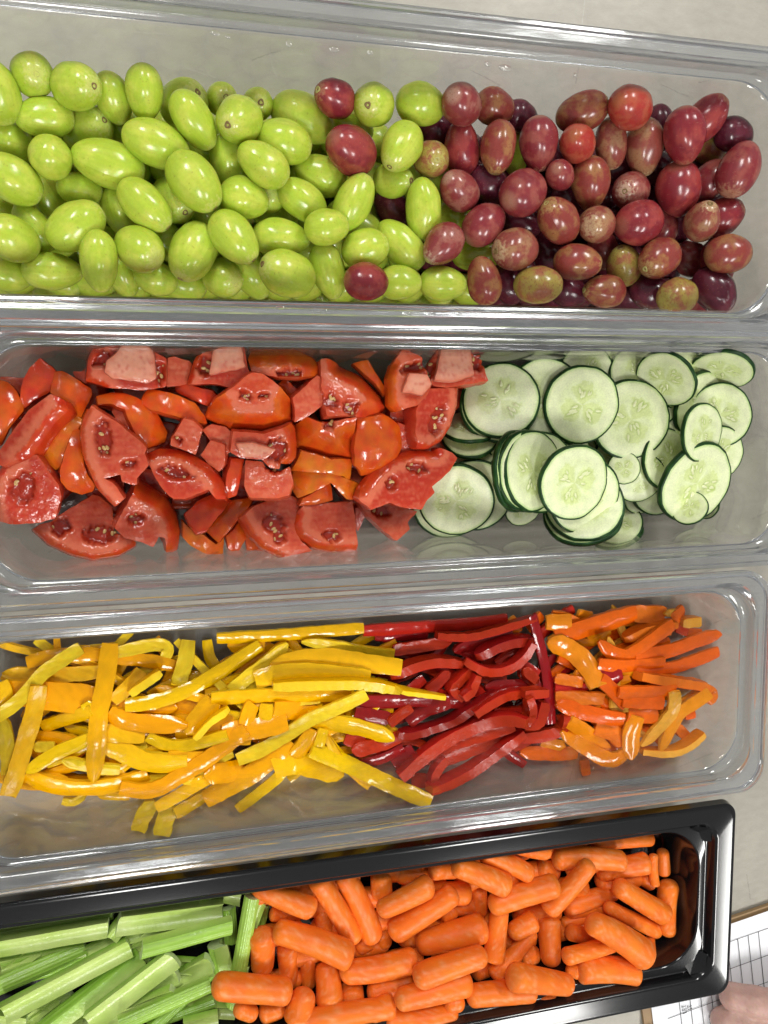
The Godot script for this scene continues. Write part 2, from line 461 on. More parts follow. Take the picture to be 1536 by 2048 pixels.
	[155, 104.1, -206.7, 28.5, 19, 0.19, -0.38, 0.9, "d", 0, "dark purple grape lying half buried, eighth red from left, first row"],
	[172.5, 125.5, -206.1, 32.3, 23.4, 0.53, 0.53, -0.66, "r", 0, "deep red grape on the pile, ninth red from left, first row"],
	[195.5, 92.4, -210.4, 24.7, 19.8, 0.85, 0.32, 0.42, "d", 0, "dark purple grape lying half buried, tenth red from left, first row"],
	[193.9, 124.7, -198.6, 26.1, 21, 0.94, -0.2, 0.28, "d", 0, "dark purple grape on the pile, eleventh red from left, first row"],
	[89.3, 123, -187.3, 27.1, 21.8, 0.58, -0.81, 0.01, "b", 0, "bright red grape on the pile, seventh red from left, second row"],
	[116.9, 113.2, -192, 29.7, 19.8, 0.26, -0.32, 0.91, "m", 0, "pale brownish pink grape on the pile, eighth red from left, second row"],
	[139.1, 114.3, -191.1, 33.6, 24, 0.19, -0.35, 0.92, "m", 0, "pale brownish pink grape on the pile, ninth red from left, second row"],
	[154.2, 133.1, -192.3, 33.3, 25.3, 0.26, -0.31, 0.91, "r", 0, "deep red grape on the pile, tenth red from left, second row"],
	[192.9, 105.9, -199.3, 27.2, 22.4, 0.47, 0.83, -0.3, "y", 1, "yellowish olive grape showing its stem scar, eleventh red from left, second row"],
	[192, 133.3, -175.5, 33.9, 25.2, -0.41, -0.04, 0.91, "p", 1, "pinkish red grape showing its stem scar, eleventh red from left, third row"],
	[197.5, 95.5, -178.2, 29.3, 23.6, 0.92, 0.18, 0.34, "d", 0, "dark purple grape lying half buried, twelfth red from left, third row"],
	[79.7, 121, -168.9, 21.3, 17.2, 0.6, -0.79, 0.13, "p", 0, "pinkish red grape on the pile, fourth red from left, third row"],
	[102.9, 114.3, -167.5, 32, 24.4, 0.18, -0.32, 0.93, "o", 0, "red and olive mottled grape on the pile, fifth red from left, third row"],
	[55.6, 121.6, -157.5, 32.8, 26.5, 0.75, -0.46, -0.47, "p", 0, "pinkish red grape on the pile, third red from left, fourth row"],
	[18.7, 114.2, -159, 27.6, 22.2, 0.73, -0.61, 0.32, "w", 0, "pale tipped red grape on the pile, first red from left, third row"],
	[41.3, 104.5, -166.7, 27.4, 21.3, 0.87, 0.07, 0.49, "d", 0, "dark purple grape lying half buried, third red from left, third row"],
	[132.7, 109.7, -166.1, 28.5, 23.7, -0.68, 0.69, 0.23, "w", 1, "pale tipped red grape showing its stem scar, seventh red from left, fourth row"],
	[161.8, 117, -166.3, 35.6, 28.7, 0.44, -0.56, 0.7, "r", 0, "deep red grape on the pile, eighth red from left, third row"],
	[187.6, 112.1, -175, 28.1, 21.7, 0.54, 0.49, -0.68, "p", 0, "pinkish red grape on the pile, ninth red from left, third row"],
	[196.5, 75.9, -176.2, 26.9, 21.7, 0.83, 0.19, 0.52, "d", 0, "dark purple grape lying half buried, tenth red from left, fourth row"],
	[192.4, 117.7, -151.2, 28.6, 23.1, 0.73, 0.54, -0.41, "r", 0, "deep red grape on the pile, eleventh red from left, fourth row"],
	[197.6, 98.7, -155.2, 29.9, 22.4, 0.49, 0.01, 0.87, "d", 0, "dark purple grape lying half buried, twelfth red from left, fourth row"],
	[172.8, 126.3, -146.1, 26.9, 22.2, -0.18, 0.82, -0.55, "m", 1, "pale brownish pink grape showing its stem scar, ninth red from left, fourth row"],
	[132.1, 121.5, -144.2, 33.2, 26.8, 0.94, -0.26, -0.23, "r", 0, "deep red grape on the pile, eighth red from left, fourth row"],
	[104.6, 121, -142, 26.5, 22.1, -0.75, 0.61, 0.26, "m", 1, "pale brownish pink grape showing its stem scar, sixth red from left, fourth row"],
	[78.7, 121, -143.1, 31.6, 23.9, -0.73, 0.47, -0.5, "o", 1, "red and olive mottled grape showing its stem scar, fourth red from left, fourth row"],
	[33.7, 115.6, -140.1, 28.6, 23, 0.77, 0.02, -0.64, "p", 0, "pinkish red grape on the pile, second red from left, fifth row"],
	[6.2, 121.7, -126.2, 27.7, 22, -0.72, 0.02, 0.7, "w", 1, "pale tipped red grape showing its stem scar, first red from left, fifth row"],
	[51.2, 121, -125.3, 29.6, 24.5, -0.95, 0.25, 0.16, "m", 1, "pale brownish pink grape showing its stem scar, third red from left, fifth row"],
	[33.7, 115.6, -107.5, 28.3, 21.1, 0.3, -0.17, 0.94, "o", 0, "red and olive mottled grape on the pile, second red from left, sixth row"],
	[66.1, 121, -105.2, 29.2, 22.7, 0.95, 0.32, 0.03, "y", 0, "yellowish olive grape on the pile, fourth red from left, sixth row"],
	[91.7, 121, -119.2, 29, 22, 0.93, 0.34, 0.12, "o", 0, "red and olive mottled grape on the pile, fifth red from left, fifth row"],
	[130.2, 108, -121.6, 28.4, 22.9, -0.52, 0.56, -0.64, "y", 1, "yellowish olive grape showing its stem scar, seventh red from left, fifth row"],
	[144.7, 124.6, -123, 30.2, 23.5, -0.82, 0.23, 0.53, "o", 1, "red and olive mottled grape showing its stem scar, eighth red from left, fifth row"],
	[188.7, 92.6, -130.8, 28, 22.6, 0.92, -0.1, 0.38, "p", 0, "pinkish red grape on the pile, eleventh red from left, fifth row"],
	[189.4, 129.6, -126, 29.9, 24.1, 1, 0.05, -0.03, "o", 0, "red and olive mottled grape on the pile, twelfth red from left, fifth row"],
	[196.9, 109.3, -125, 30.5, 21.4, 0.36, -0.05, 0.93, "r", 0, "deep red grape on the pile, twelfth red from left, sixth row"],
	[113.2, 114.2, -104, 28.2, 21.1, -1, 0, -0.03, "o", 1, "red and olive mottled grape showing its stem scar, sixth red from left, sixth row"],
	[148.7, 108.6, -105.2, 26.8, 21.6, 0.92, 0.18, 0.34, "d", 0, "dark purple grape on the pile, eighth red from left, sixth row"],
	[156.1, 127.9, -99.7, 27.7, 23.1, -0.93, 0.31, 0.18, "y", 1, "yellowish olive grape showing its stem scar, ninth red from left, sixth row"],
	[188.9, 117.7, -105.9, 32.7, 24.5, 0.6, 0.16, 0.79, "d", 0, "dark purple grape on the pile, eleventh red from left, sixth row"],
	[192.8, 96.6, -104.9, 26.6, 21.5, 0.54, -0.02, 0.84, "p", 0, "pinkish red grape lying half buried, tenth red from left, sixth row"],
	[99.7, 94, -107, 25.8, 20.8, 0.92, 0.17, 0.34, "d", 0, "dark purple grape lying half buried, fifth red from left, sixth row"],
	[84.8, 94, -130.6, 25.5, 20.6, 0.42, -0.24, 0.87, "d", 0, "dark purple grape lying half buried, fourth red from left, fifth row"],
	[58.6, 94, -109.8, 25.3, 20.4, 0.55, -0.15, 0.82, "d", 0, "dark purple grape lying half buried, third red from left, sixth row"],
	[66, 94, -148.1, 28.2, 20.3, 0.92, 0.19, 0.36, "d", 0, "dark purple grape lying half buried, second red from left, fourth row"],
	[132, 93.9, -184.4, 25.8, 20.8, 0.95, 0.23, 0.19, "d", 0, "dark purple grape lying half buried, sixth red from left, third row"],
	[180.4, 87, -152.1, 26.5, 21.4, 0.43, -0.21, 0.88, "d", 0, "dark purple grape lying half buried, tenth red from left, fifth row"],
	[163.1, 96.6, -149.1, 26.2, 21.2, 0.43, -0.21, 0.88, "p", 0, "pinkish red grape lying half buried, ninth red from left, fifth row"],
	[123.7, 92.7, -134.2, 25.8, 20.8, 0.43, -0.21, 0.88, "p", 0, "pinkish red grape lying half buried, sixth red from left, fifth row"],
	[-15.3, 90.6, -153.1, 27, 21, 0.55, -0.19, 0.81, "d", 0, "dark purple grape lying half buried, first red from left, fourth row"],
	[147.5, 88.6, -105.9, 26.4, 21.3, 0.94, 0.28, 0.19, "d", 0, "dark purple grape lying half buried, seventh red from left, sixth row"],
	[83.1, 94.7, -189.4, 25.2, 20.3, 0.89, 0.01, 0.46, "d", 0, "dark purple grape lying half buried, sixth red from left, second row"],
	[194.2, 84, -195.6, 26.6, 21.5, 0.84, 0.16, 0.51, "d", 0, "dark purple grape lying half buried, tenth red from left, third row"],
	[197.5, 71.9, -208.2, 26.8, 21.6, 0.94, -0.21, 0.28, "d", 0, "dark purple grape lying half buried, twelfth red from left, second row"],
	[161.9, 92, -187.4, 26.1, 21.1, 0.86, 0.11, 0.5, "d", 0, "dark purple grape lying half buried, seventh red from left, third row"],
	[35.6, 88.4, -177, 24.7, 19.9, 0.89, -0.05, 0.44, "d", 0, "dark purple grape lying half buried, second red from left, third row"],
	[99.5, 93, -163.7, 25.5, 20.6, 0.88, 0.06, 0.48, "d", 0, "dark purple grape lying half buried, fifth red from left, fourth row"],
]

func grapes() -> void:
	var meshes := []
	for k in 5: meshes.append(grape_mesh(k))
	var scar := scar_mesh()
	var scar_m := mat(lin(.20, .13, .04), 0.6)
	var scar_y := mat(lin(.42, .38, .12), 0.5)
	for i in GRAPES.size():
		var g: Array = GRAPES[i]
		var tone: String = g[8]
		var o := thing("green_grape" if tone == "g" else "red_grape", g[10], "grape", "green grapes in the far pan" if tone == "g" else "red grapes in the far pan")
		o.transform = Transform3D(basis_along(Vector3(g[5], g[6], g[7]), i * 2.4), Vector3(g[0], g[1], g[2]) * MM)
		var hl: float = g[3] * 0.5 * MM
		var hw: float = g[4] * 0.5 * MM
		part("skin", meshes[(i * 7) % 5], grape_mat(tone, i % (6 if tone == "g" else 3)), o, Transform3D(Basis.from_scale(Vector3(hl, hw, hw)), Vector3.ZERO))
		if g[9]:
			var r: float = 0.0017
			part("stem_scar", scar, scar_m if tone == "g" or i % 2 == 0 else scar_y, o, Transform3D(Basis.from_scale(Vector3(r, r, r)), Vector3(hl * 0.955, 0, 0)))
	# the fruit that fills the pan below
	var mm := MultiMesh.new()
	mm.transform_format = MultiMesh.TRANSFORM_3D
	mm.mesh = meshes[1]
	var spots := []
	rng.seed = 7
	for red in [false, true]:
		spots.clear()
		for l in 4:
			for ix in 23:
				for iz in 5:
					var x := -240.0 + ix * 20.6 + (l % 2) * 10.0 + rng.randf_range(-2, 2)
					var z := -153.6 - 44.0 + iz * 22.0 + rng.randf_range(-1, 1)
					if (x > 20.0 + 20.0 * sin(z * 0.1)) != red or x > 186: continue
					spots.append(Transform3D(basis_along(Vector3(rng.randf_range(-1, 1), 0.15, rng.randf_range(-.5, .5)), 0).scaled_local(Vector3(.0125, .0102, .0102)), Vector3(x, 15.0 + l * 19.2, z) * MM))
		var q := MultiMesh.new()
		q.transform_format = MultiMesh.TRANSFORM_3D
		q.mesh = meshes[1]
		q.instance_count = spots.size()
		for k in spots.size(): q.set_instance_transform(k, spots[k])
		var mi := MultiMeshInstance3D.new()
		mi.multimesh = q
		mi.material_override = grape_mat("d" if red else "g", 1)
		mi.name = "red_grape_fill" if red else "green_grape_fill"
		add_child(mi)
		describe(mi, "red grapes filling the pan below the top ones" if red else "green grapes filling the pan below the top ones", "grapes", "", "stuff")

# ---------------------------------------------------------------- shared vegetable materials
func veg(key: String, rough: float, sss := 0.0, coat := 0.0, spec := 0.5) -> StandardMaterial3D:
	if not mats.has(key):
		var m := StandardMaterial3D.new()
		m.vertex_color_use_as_albedo = true
		m.roughness = rough
		m.metallic_specular = spec
		if sss > 0.0:
			m.subsurf_scatter_enabled = true
			m.subsurf_scatter_strength = sss
		if coat > 0.0:
			m.clearcoat_enabled = true
			m.clearcoat = coat
			m.clearcoat_roughness = 0.08
		match key:
			"tomato_flesh": bumps(m, 0.035, 26.0, 0.22, 12)
			"tomato_skin": bumps(m, 0.03, 14.0, 0.10, 13)
			"pepper_flesh": bumps(m, 0.04, 24.0, 0.1, 14)
			"pepper_skin": bumps(m, 0.02, 16.0, 0.12, 15)
			"carrot": bumps(m, 0.05, 20.0, 0.12, 16)
			"celery": bumps(m, 0.04, 20.0, 0.18, 17)
			"hand_skin": bumps(m, 0.06, 24.0, 0.5, 18)
		mats[key] = m
	return mats[key]

func vc(v: Vector3) -> Color:
	return Color(maxf(v.x, 0.0), maxf(v.y, 0.0), maxf(v.z, 0.0))

# ---------------------------------------------------------------- tomatoes
# centre, slope, thickness, kind, outline x z pairs, skin edge from, to, skin band, seed pockets, core outline, tone, label
var TOMATOES := [
	[[-204.8, 45, -56.1], [0.02, 0.09], 12, "f", [-4.2, -2.9, 3.8, -2.9, 3.4, 4.8, -3, 1], -1, -1, 0, [], [], "r", "red tomato chunk cut side up, half buried, second from left in first row"],
	[[-98.7, 16.6, 58.9], [0, 0.17], 12, "s", [-7.1, -9.2, 6.4, 2.1, 6.4, 3.9, -5.8, 3.2], -1, -1, 0, [], [], "o", "orange red tomato chunk skin side up, half buried, seventh from left in fifth row"],
	[[0.7, 44.4, -28.2], [-0.16, -0.13], 12, "f", [-7.9, -5.3, 6.2, -6.1, 8.8, 6.7, 0.8, 4.9, -8, -0.3], -1, -1, 0, [], [], "r", "red tomato chunk cut side up, half buried, ninth from left in second row"],
	[[2.4, 47.2, -12.7], [-0.03, -0.21], 12, "f", [-5.2, -12.3, 6.3, -8.8, 7.9, 4.9, -1.9, 11.5, -7.1, 4.6], -1, -1, 0, [], [], "r", "red tomato chunk cut side up, half buried, tenth from left in third row"],
	[[-135.5, 49.2, -44.8], [0.07, -0.1], 12, "s", [-13.3, -6.3, -5.7, -5.9, 11.2, -1.5, 13.4, 2.5, 9.3, 8.8, -2.2, 4, -12.7, -1.6], -1, -1, 0, [], [], "r", "red tomato chunk skin side up, half buried, fifth from left in second row"],
	[[-24.6, 19.8, 42.8], [0.04, -0.21], 12, "f", [-3.2, -8.1, 3.2, -7.8, 3.9, -0.6, -0.8, 10.1, -3, 6.4], -1, -1, 0, [], [], "r", "red tomato chunk cut side up, half buried, tenth from left in fifth row"],
	[[-111.6, 16.3, 53.9], [-0.11, -0.04], 12, "s", [2.7, -12.2, 6, -7.6, 6.6, -0.6, 2.1, 8, -4, 8.6, -6.4, 5.8, -7, -2.1], -1, -1, 0, [], [], "o", "orange red tomato chunk skin side up, half buried, sixth from left in fifth row"],
	[[-74.2, 46.1, -48.6], [0.08, -0.03], 12, "s", [-9.1, -1.8, -4.1, -5.8, 3.9, 0.7, 8.9, -0.2, 0.4, 7.2], -1, -1, 0, [], [], "o", "orange red tomato chunk skin side up, half buried, seventh from left in first row"],
	[[-19, 47.1, -55.5], [0.02, 0.12], 12, "s", [-13.4, -10, -3.1, -11.7, 2.7, -0.6, 10.3, 11.1, 7.7, 11.9, -4.2, -0.6], -1, -1, 0, [], [], "o", "orange red tomato chunk skin side up, half buried, eighth from left in first row"],
	[[-145.6, 52.1, -58], [-0.12, -0.05], 12, "f", [-6.2, -9.1, -1.7, -9.5, 7.3, -6.9, 8.5, -5.3, 6, 7.1, 0.7, 7.9, -7, 9.4, -7.6, 6.3], -1, -1, 0, [], [], "p", "pinkish tomato chunk cut side up, half buried, fourth from left in first row"],
	[[-178.8, 51.8, -27.1], [0.21, 0.08], 12, "f", [-7, -12.4, 0.2, -8.5, 2.7, 0, 10.3, 13.3, 5.9, 12.5, -4, 1.5, -8.1, -6.3], -1, -1, 0, [], [], "p", "pinkish tomato chunk cut side up, half buried, third from left in third row"],
	[[-121.7, 53.6, -16.2], [0.15, -0.05], 19, "f", [-10.6, -5.6, -5, -9.5, 4.2, -7, 8, -3, 6.9, 7.4, 2.8, 12.1, -0.1, 4.1, -6.2, 1.6], -1, -1, 0, [], [], "p", "pinkish tomato chunk cut side up, sixth from left in third row"],
	[[-125.4, 56, -4.7], [0.22, -0.12], 19, "f", [-1.7, -10.7, 6.7, -7.4, 6.3, 5.3, 2.2, 10, -4.6, 4.2, -9, -1.4], -1, -1, 0, [], [], "p", "pinkish tomato chunk cut side up, fifth from left in third row"],
	[[-247.2, 52.3, -36.6], [-0.12, -0.04], 14, "s", [-9.9, -17.3, -1.8, -16.7, 2.3, -15.4, 6.8, -9.9, 10.2, -1.6, 9.9, 2.1, 0.6, 13.2, -4.1, 22.1, -13.9, 23.4], -1, -1, 0, [], [], "o", "orange red tomato chunk skin side up, first from left in second row"],
	[[-53.8, 52.2, 4], [-0.1, -0.09], 14, "s", [-15, -11, 4, -5.7, 20, -4.5, 18.9, 10.6, 13, 7, 0.4, 3.4, -22, 2.3, -19.4, -2.1], -1, -1, 0, [], [], "a", "orange tomato chunk skin side up, ninth from left in fourth row"],
	[[-219.7, 51.5, -12.8], [0.16, 0.04], 14, "s", [6.7, -22.3, 15.4, -16.1, 7.8, -2.5, 5.3, 3.6, 1.3, 11.2, -2.4, 14.2, -5.1, 11, -10.6, 7.9, -15.4, 4.7, -3.1, -11.8], -1, -1, 0, [], [], "a", "orange tomato chunk skin side up, second from left in third row"],
	[[-229, 51.4, -51.1], [-0.1, -0.02], 14, "s", [2.6, -15.7, 11.3, -7.7, 10, -4.4, 7.4, 4.6, -2.8, 10.6, -8, 15.1, -9.7, 8.3, -7.7, -1.4, -3.1, -9.5], -1, -1, 0, [], [], "r", "red tomato chunk skin side up, first from left in first row"],
	[[-210.2, 50.6, -45], [-0.2, 0.02], 14, "s", [-8, -13.5, -3.7, -14.3, 12.6, -2.9, 12.8, 0.1, 5.5, 14.6, -3.7, 11.4, -4.1, 5.3, -11.6, -0.7], -1, -1, 0, [], [], "o", "orange red tomato chunk skin side up, second from left in second row"],
	[[-208.3, 55, 0.8], [-0.1, -0.13], 14, "s", [0.3, -26.7, 3.3, -22.1, 3.1, -9.9, 5.3, 1.7, 9.9, 11.8, 8.3, 15.6, 1.6, 17.4, -6.1, 13.6, -9.8, 8.1, -9.7, 0.5, -6.3, -10.1], -1, -1, 0, [], [], "o", "orange red tomato chunk skin side up, second from left in fourth row"],
	[[-54.7, 45.5, 17.4], [0.17, -0.07], 14, "s", [-20.2, -11.9, -5.9, -11.9, 6.7, -9.5, 24.6, -0.5, 21.8, 10.5, 15.8, 9.4, 5.7, -2.8, -10.6, 5.1, -17.4, 8.3, -20.6, 3.1], -1, -1, 0, [], [], "a", "orange tomato chunk skin side up, eighth from left in fourth row"],
	[[-4.8, 30, 41.2], [-0.06, 0.07], 19, "f", [-23.7, -12.7, -14.4, -5.7, 0.2, -10.1, 7.5, -6.2, 21.3, -3, 12.9, 4.8, 15.2, 9.4, 4.4, 17.9, -5.5, 9.3, -18, -3.6], -1, -1, 0, [[-5.3, -4, 6.2, 4, 0.3]], [], "p", "pinkish tomato chunk with seed pockets, eleventh from left in fifth row"],
	[[-65.9, 58.6, -40.9], [-0.04, -0.13], 19, "f", [6.4, -15.1, 8.8, -13.6, 10.9, 4.1, 0.1, 12, -8.1, 15.1, -7.8, 5.5, -9.3, -0.1, -1, -8], -1, -1, 0, [], [], "p", "pinkish tomato chunk cut side up, seventh from left in second row"],
	[[-114, 53.4, 10.1], [-0.19, -0.11], 14, "s", [-1, -13.3, 7.7, -13.1, 4.2, -1.1, 2.2, 11, -3.4, 12.8, -5.2, 6.7, -4.5, -3], -1, -1, 0, [], [], "r", "red tomato chunk skin side up, fifth from left in fourth row"],
	[[-173.6, 55.6, -32.2], [-0.26, 0.18], 14, "s", [-18.9, -13.2, -11.6, -14.3, -4.3, -13.9, 6.5, -8.6, 15.1, -0.8, 21.4, 10.9, 20.4, 16.3, 8.2, 20.8, 1.8, 15.3, -2.9, 4.4, -4.8, -2.5, -11.9, -7.1, -19.2, -7.2], -1, -1, 0, [], [], "o", "orange red tomato chunk skin side up, third from left in second row"],
	[[-119, 60.2, -62.6], [0.1, -0.01], 19, "f", [-15.4, -5.4, -5.5, -8.5, 2.2, -10.5, 11.5, -11.4, 13.8, -10.3, 15.7, 2.9, 17.2, 5.2, 6, 14.5, -5.5, 12.2, -22.1, 12.2, -17.9, -0.8], 9, 11, 3.1, [[-11.1, 0.7, 4.7, 5.5, 0]], [-4.7, -7.8, 2.2, -10.2, 12.3, -11.4, 14.1, 2.1, -7.5, 6.8], "r", "red tomato chunk with seed pockets, fifth from left in first row"],
	[[-134.5, 20.9, 53.4], [-0.19, -0.19], 14, "s", [-13.1, -13, -7.5, -7.6, 0.6, -3.8, 9.2, 3.5, 14.9, -2.3, 14.8, 12.1, 2.6, 10.2, -8, 3.6, -13.5, -2.7], -1, -1, 0, [], [], "a", "orange tomato chunk skin side up, third from left in fifth row"],
	[[-57.4, 37.1, 25.2], [-0.15, -0.18], 14, "s", [9, -10.5, 10.6, -4.9, 11.3, 2.9, -8.6, 5.6, -12.1, 6.4, -10.2, 0.4], -1, -1, 0, [], [], "o", "orange red tomato chunk skin side up, seventh from left in fourth row"],
	[[-141.7, 63.2, -17.1], [0.02, -0.14], 19, "f", [-1.7, -11.8, 4.2, -10.2, 9.3, -4.7, 6.7, 3.8, 4.9, 10.7, -3.2, 7.5, -10.6, 4.2, -9.7, 0.4], -1, -1, 0, [[-6, 1.2, 2.7, 1.9, 0.5]], [], "p", "pinkish tomato chunk with seed pockets, fourth from left in third row"],
	[[-148.8, 57, -37], [-0.07, 0.17], 14, "s", [-20.4, -3, -16.3, -11.4, -11.2, -11, 2.1, -6.7, 12.5, -2, 19.1, 5.8, 20.5, 10.5, 9.8, 9.6, -2.9, 5.6, -13.2, 2.4], -1, -1, 0, [], [], "o", "orange red tomato chunk skin side up, fourth from left in second row"],
	[[-131.4, 37.2, 32.4], [-0.1, 0.19], 14, "s", [5, -12.1, 18.6, -7.4, 15.3, -5.9, -0.8, 12.7, -7.3, 14.1, -11.9, 6.4, -14, 0.5, -4.9, -8.3], -1, -1, 0, [], [], "r", "red tomato chunk skin side up, fourth from left in fifth row"],
	[[1.7, 62.9, -52.9], [0.07, 0], 19, "f", [-4.6, -19.5, 0.5, -18.7, 9, -14.4, 11.5, -5.4, 14.8, 3.6, 12.2, 10.1, 5.2, 16.6, -9.3, 21, -13.5, 16.5, -14.1, -0.5, -11.5, -9.4], 7, 10, 4.9, [[2.9, -7.8, 7.4, 2.9, -0.2]], [-1.4, -3.8, 10.6, -3, 14, 3.6, 7.9, 10.1, -5.8, 8.4], "o", "orange red tomato chunk with seed pockets, ninth from left in first row"],
	[[-82.3, 63.9, -63.1], [0.11, 0.07], 19, "f", [-19.3, -8.7, -10, -9.9, 8.8, -9.7, 19.1, -5.1, 24.2, 0.3, 24.4, 6.6, 9.1, 9.4, -2.7, 8.6, -13.6, 6.7, -19, 4.4, -21, -2.5], 0, 5, 11.8, [[4.5, 5.9, 7.1, 2, 0]], [], "o", "orange red tomato chunk with seed pockets, sixth from left in first row"],
	[[-53.2, 61.4, -17.5], [0.06, -0.06], 19, "f", [-13.8, -11.8, -4.2, -8.1, 4, -8, 11.5, -10.3, 18.9, -11.1, 17.8, 4.4, 17.2, 16.6, 1.8, 15.4, -13.6, 10.3, -19.2, 7.7, -20.5, -5.1], 5, 10, 16.2, [[0.7, -6.4, 3.2, 2.4, 0]], [], "o", "orange red tomato chunk with seed pockets, eighth from left in third row"],
	[[-17.4, 57.6, -11.8], [-0.11, -0.13], 14, "s", [-14.4, -15.1, -3.4, -17, 3.4, -18.2, 8.5, -15.7, 15.3, -10.6, 16.9, 3.6, 13.3, 11.9, 2.9, 19.1, -9.2, 23.8, -15.8, 15.3, -17.3, 2.9], -1, -1, 0, [], [], "o", "orange red tomato chunk skin side up, ninth from left in third row"],
	[[-92.9, 60.1, 9.4], [0.13, 0.21], 19, "f", [-13.8, -11.8, -2.8, -10.8, -1.4, -6.7, 8.2, -4.9, 14.7, -7.1, 16.4, 4.2, 13.4, 11.5, 6.1, 13.2, -11.5, 12.2, -15.1, 4.1, -14.1, -3.9], -1, -1, 0, [[4.2, -7, 5.6, 2.8, 0.3]], [], "p", "pinkish tomato chunk with seed pockets, sixth from left in fourth row"],
	[[-237.4, 55.3, 12.5], [0.02, -0.19], 19, "f", [0.2, -21.1, 7.9, -21, 13, -11.4, 18.2, -1.3, 19.3, 4.9, 14.2, 19.3, 3.3, 21.9, -11.5, 22, -21.6, 17.8, -21.9, -0.3, -14.2, -12.1, -6.9, -18.7], 8, 11, 3, [[-2.4, -0.4, 6.1, 8.3, 0.2]], [], "r", "red tomato chunk with seed pockets, first from left in fourth row"],
	[[-231.7, 61.4, -23.3], [0.34, 0.27], 19, "f", [10.3, -22, 17.1, -19, 19.9, -13, 12.2, -5.7, -0.7, 13.5, -3.7, 16.4, -17.1, 22, -22.2, 17.4, -13.2, 2.9, -2.7, -12.5], 1, 5, 4.5, [], [], "r", "red tomato chunk cut side up, first from left in third row"],
	[[-174.3, 59.2, -59.4], [-0.02, -0.12], 19, "f", [-21.2, -11.2, -6.3, -14.3, 9.7, -16, 14.6, -10.4, 21.9, -6.7, 21.2, 9.7, 19.6, 11.2, 7.7, 12.7, -3.2, 11.9, -14, 11.1, -26, 7.4, -23.9, -5.3], 9, 12, 3, [[-16.8, -6.1, 5.3, 4.6, 0], [17.8, 2.1, 2.7, 5.3, 0]], [-1.9, -15.5, 9.7, -15.6, 14.9, -9.3, 15.4, 5.1, 10.1, 8.1, -10.1, 5.1, -13.9, 1.4, -12.6, -4.6, -7.3, -9.1], "r", "red tomato chunk with seed pockets, third from left in first row"],
	[[-205.9, 35.3, 40.9], [-0.19, 0.17], 19, "f", [-17.5, -10.1, 3.4, -22.2, 7.9, -21.3, 15.2, -13.7, 15.8, -1.5, 15.9, 2.6, 28.8, 9.8, 28.3, 12.2, 18.3, 17.5, 2.1, 19.1, -12.1, 14.3, -23.7, 7.3, -32.8, -2.8, -28.2, -5, -21.5, -6.3], 6, 12, 2.8, [[6.7, 3.8, 8.9, 5.2, 0], [-16.4, -2.9, 4.8, 5.6, 0.5]], [], "p", "pinkish tomato chunk with seed pockets, first from left in fifth row"],
	[[20.7, 58.3, -26.9], [-0.29, -0.07], 19, "f", [-5.4, -20.2, 20.1, -21, 20.1, -9.3, 14.7, 6.7, 7.5, 15.8, -3.1, 20.3, -11.9, 19.7, -15.3, 8.7, -15.1, -6.2, -11.6, -14.5], 1, 6, 3.8, [[4.1, -2.7, 6.3, 4.6, -0.7], [0.5, 4, 4.6, 5.9, 0]], [], "r", "red tomato chunk with seed pockets, tenth from left in second row"],
	[[-81.6, 34.7, 42.5], [-0.13, 0.1], 19, "f", [7.6, -19, 10.9, -16.8, 13.3, -11.5, 8.8, -2.3, 9.4, 7.3, 14.4, 14.4, 20.3, 19.9, -0.4, 22.8, -13.8, 15.6, -21.9, 6.7, -28.1, -5.5, -17.1, -13.5, -3.5, -18.1], 7, 10, 3.4, [[-5.7, -0.3, 6.8, 5.1, 0.3], [-1.7, 9.3, 3.8, 4.7, 0]], [], "p", "pinkish tomato chunk with seed pockets, eighth from left in fifth row"],
	[[-89.5, 63.6, -7.8], [-0.05, -0.13], 19, "f", [-24.5, -13, -4.3, -11.1, 13.3, -16.8, 15.6, -13.2, 16.9, -2, 15.9, 6, 12.6, 9.9, 5.4, 8.2, 4.5, 12.1, -1.8, 10.4, -6.4, 5.5, -20.4, 3.6, -26.5, 0.3], 2, 6, 7.2, [[3.2, 0.1, 6, 6.8, 0]], [-23.2, -5.9, -13.9, -6.5, 1.7, -1.5, -4.8, 3.9, -20.4, 2], "p", "pinkish tomato chunk with seed pockets, seventh from left in third row"],
	[[-116, 29, 38.7], [0.2, -0.03], 14, "s", [1.9, -13.1, 15.4, -13.9, 13.5, -9.3, -3.9, 10.5, -9.5, 17.1, -17.4, 8.6], -1, -1, 0, [], [], "o", "orange red tomato chunk skin side up, fifth from left in fifth row"],
	[[-165.9, 38.1, 41.6], [-0.2, -0.18], 19, "f", [-8.8, -30.3, -0.9, -25.2, 9, -18.3, 16.4, -4.9, 18.7, 6.8, 17, 19.2, 12.9, 20.7, 8.6, 18.8, 7.5, 7.1, 3.2, 6.1, -0.2, 13, -5.6, 9.8, -17.8, 5.1, -24, -1.7, -20.2, -9.6, -16, -16.8], 0, 6, 9, [[-10.3, -6, 4.9, 3.3, 0]], [], "p", "pinkish tomato chunk with seed pockets, second from left in fifth row"],
	[[35.7, 55.9, -62.8], [0.03, 0.15], 19, "f", [-13.2, -8.5, -7, -15.2, 4.5, -15.3, 11.6, -7.9, 18.8, -7.1, 22.8, 10.5, 5.3, 13.1, -7.2, 15.1, -16, 13.9, -19.4, 1.4], -1, -1, 0, [[15.9, -2, 3.4, 5.1, 0], [-16.9, 1.4, 2.5, 5.9, 0.3]], [-9.8, -11, 9.7, -9.5, 11.4, 7.2, -2, 11.8, -16.1, 10.6], "r", "red tomato chunk with seed pockets, tenth from left in first row"],
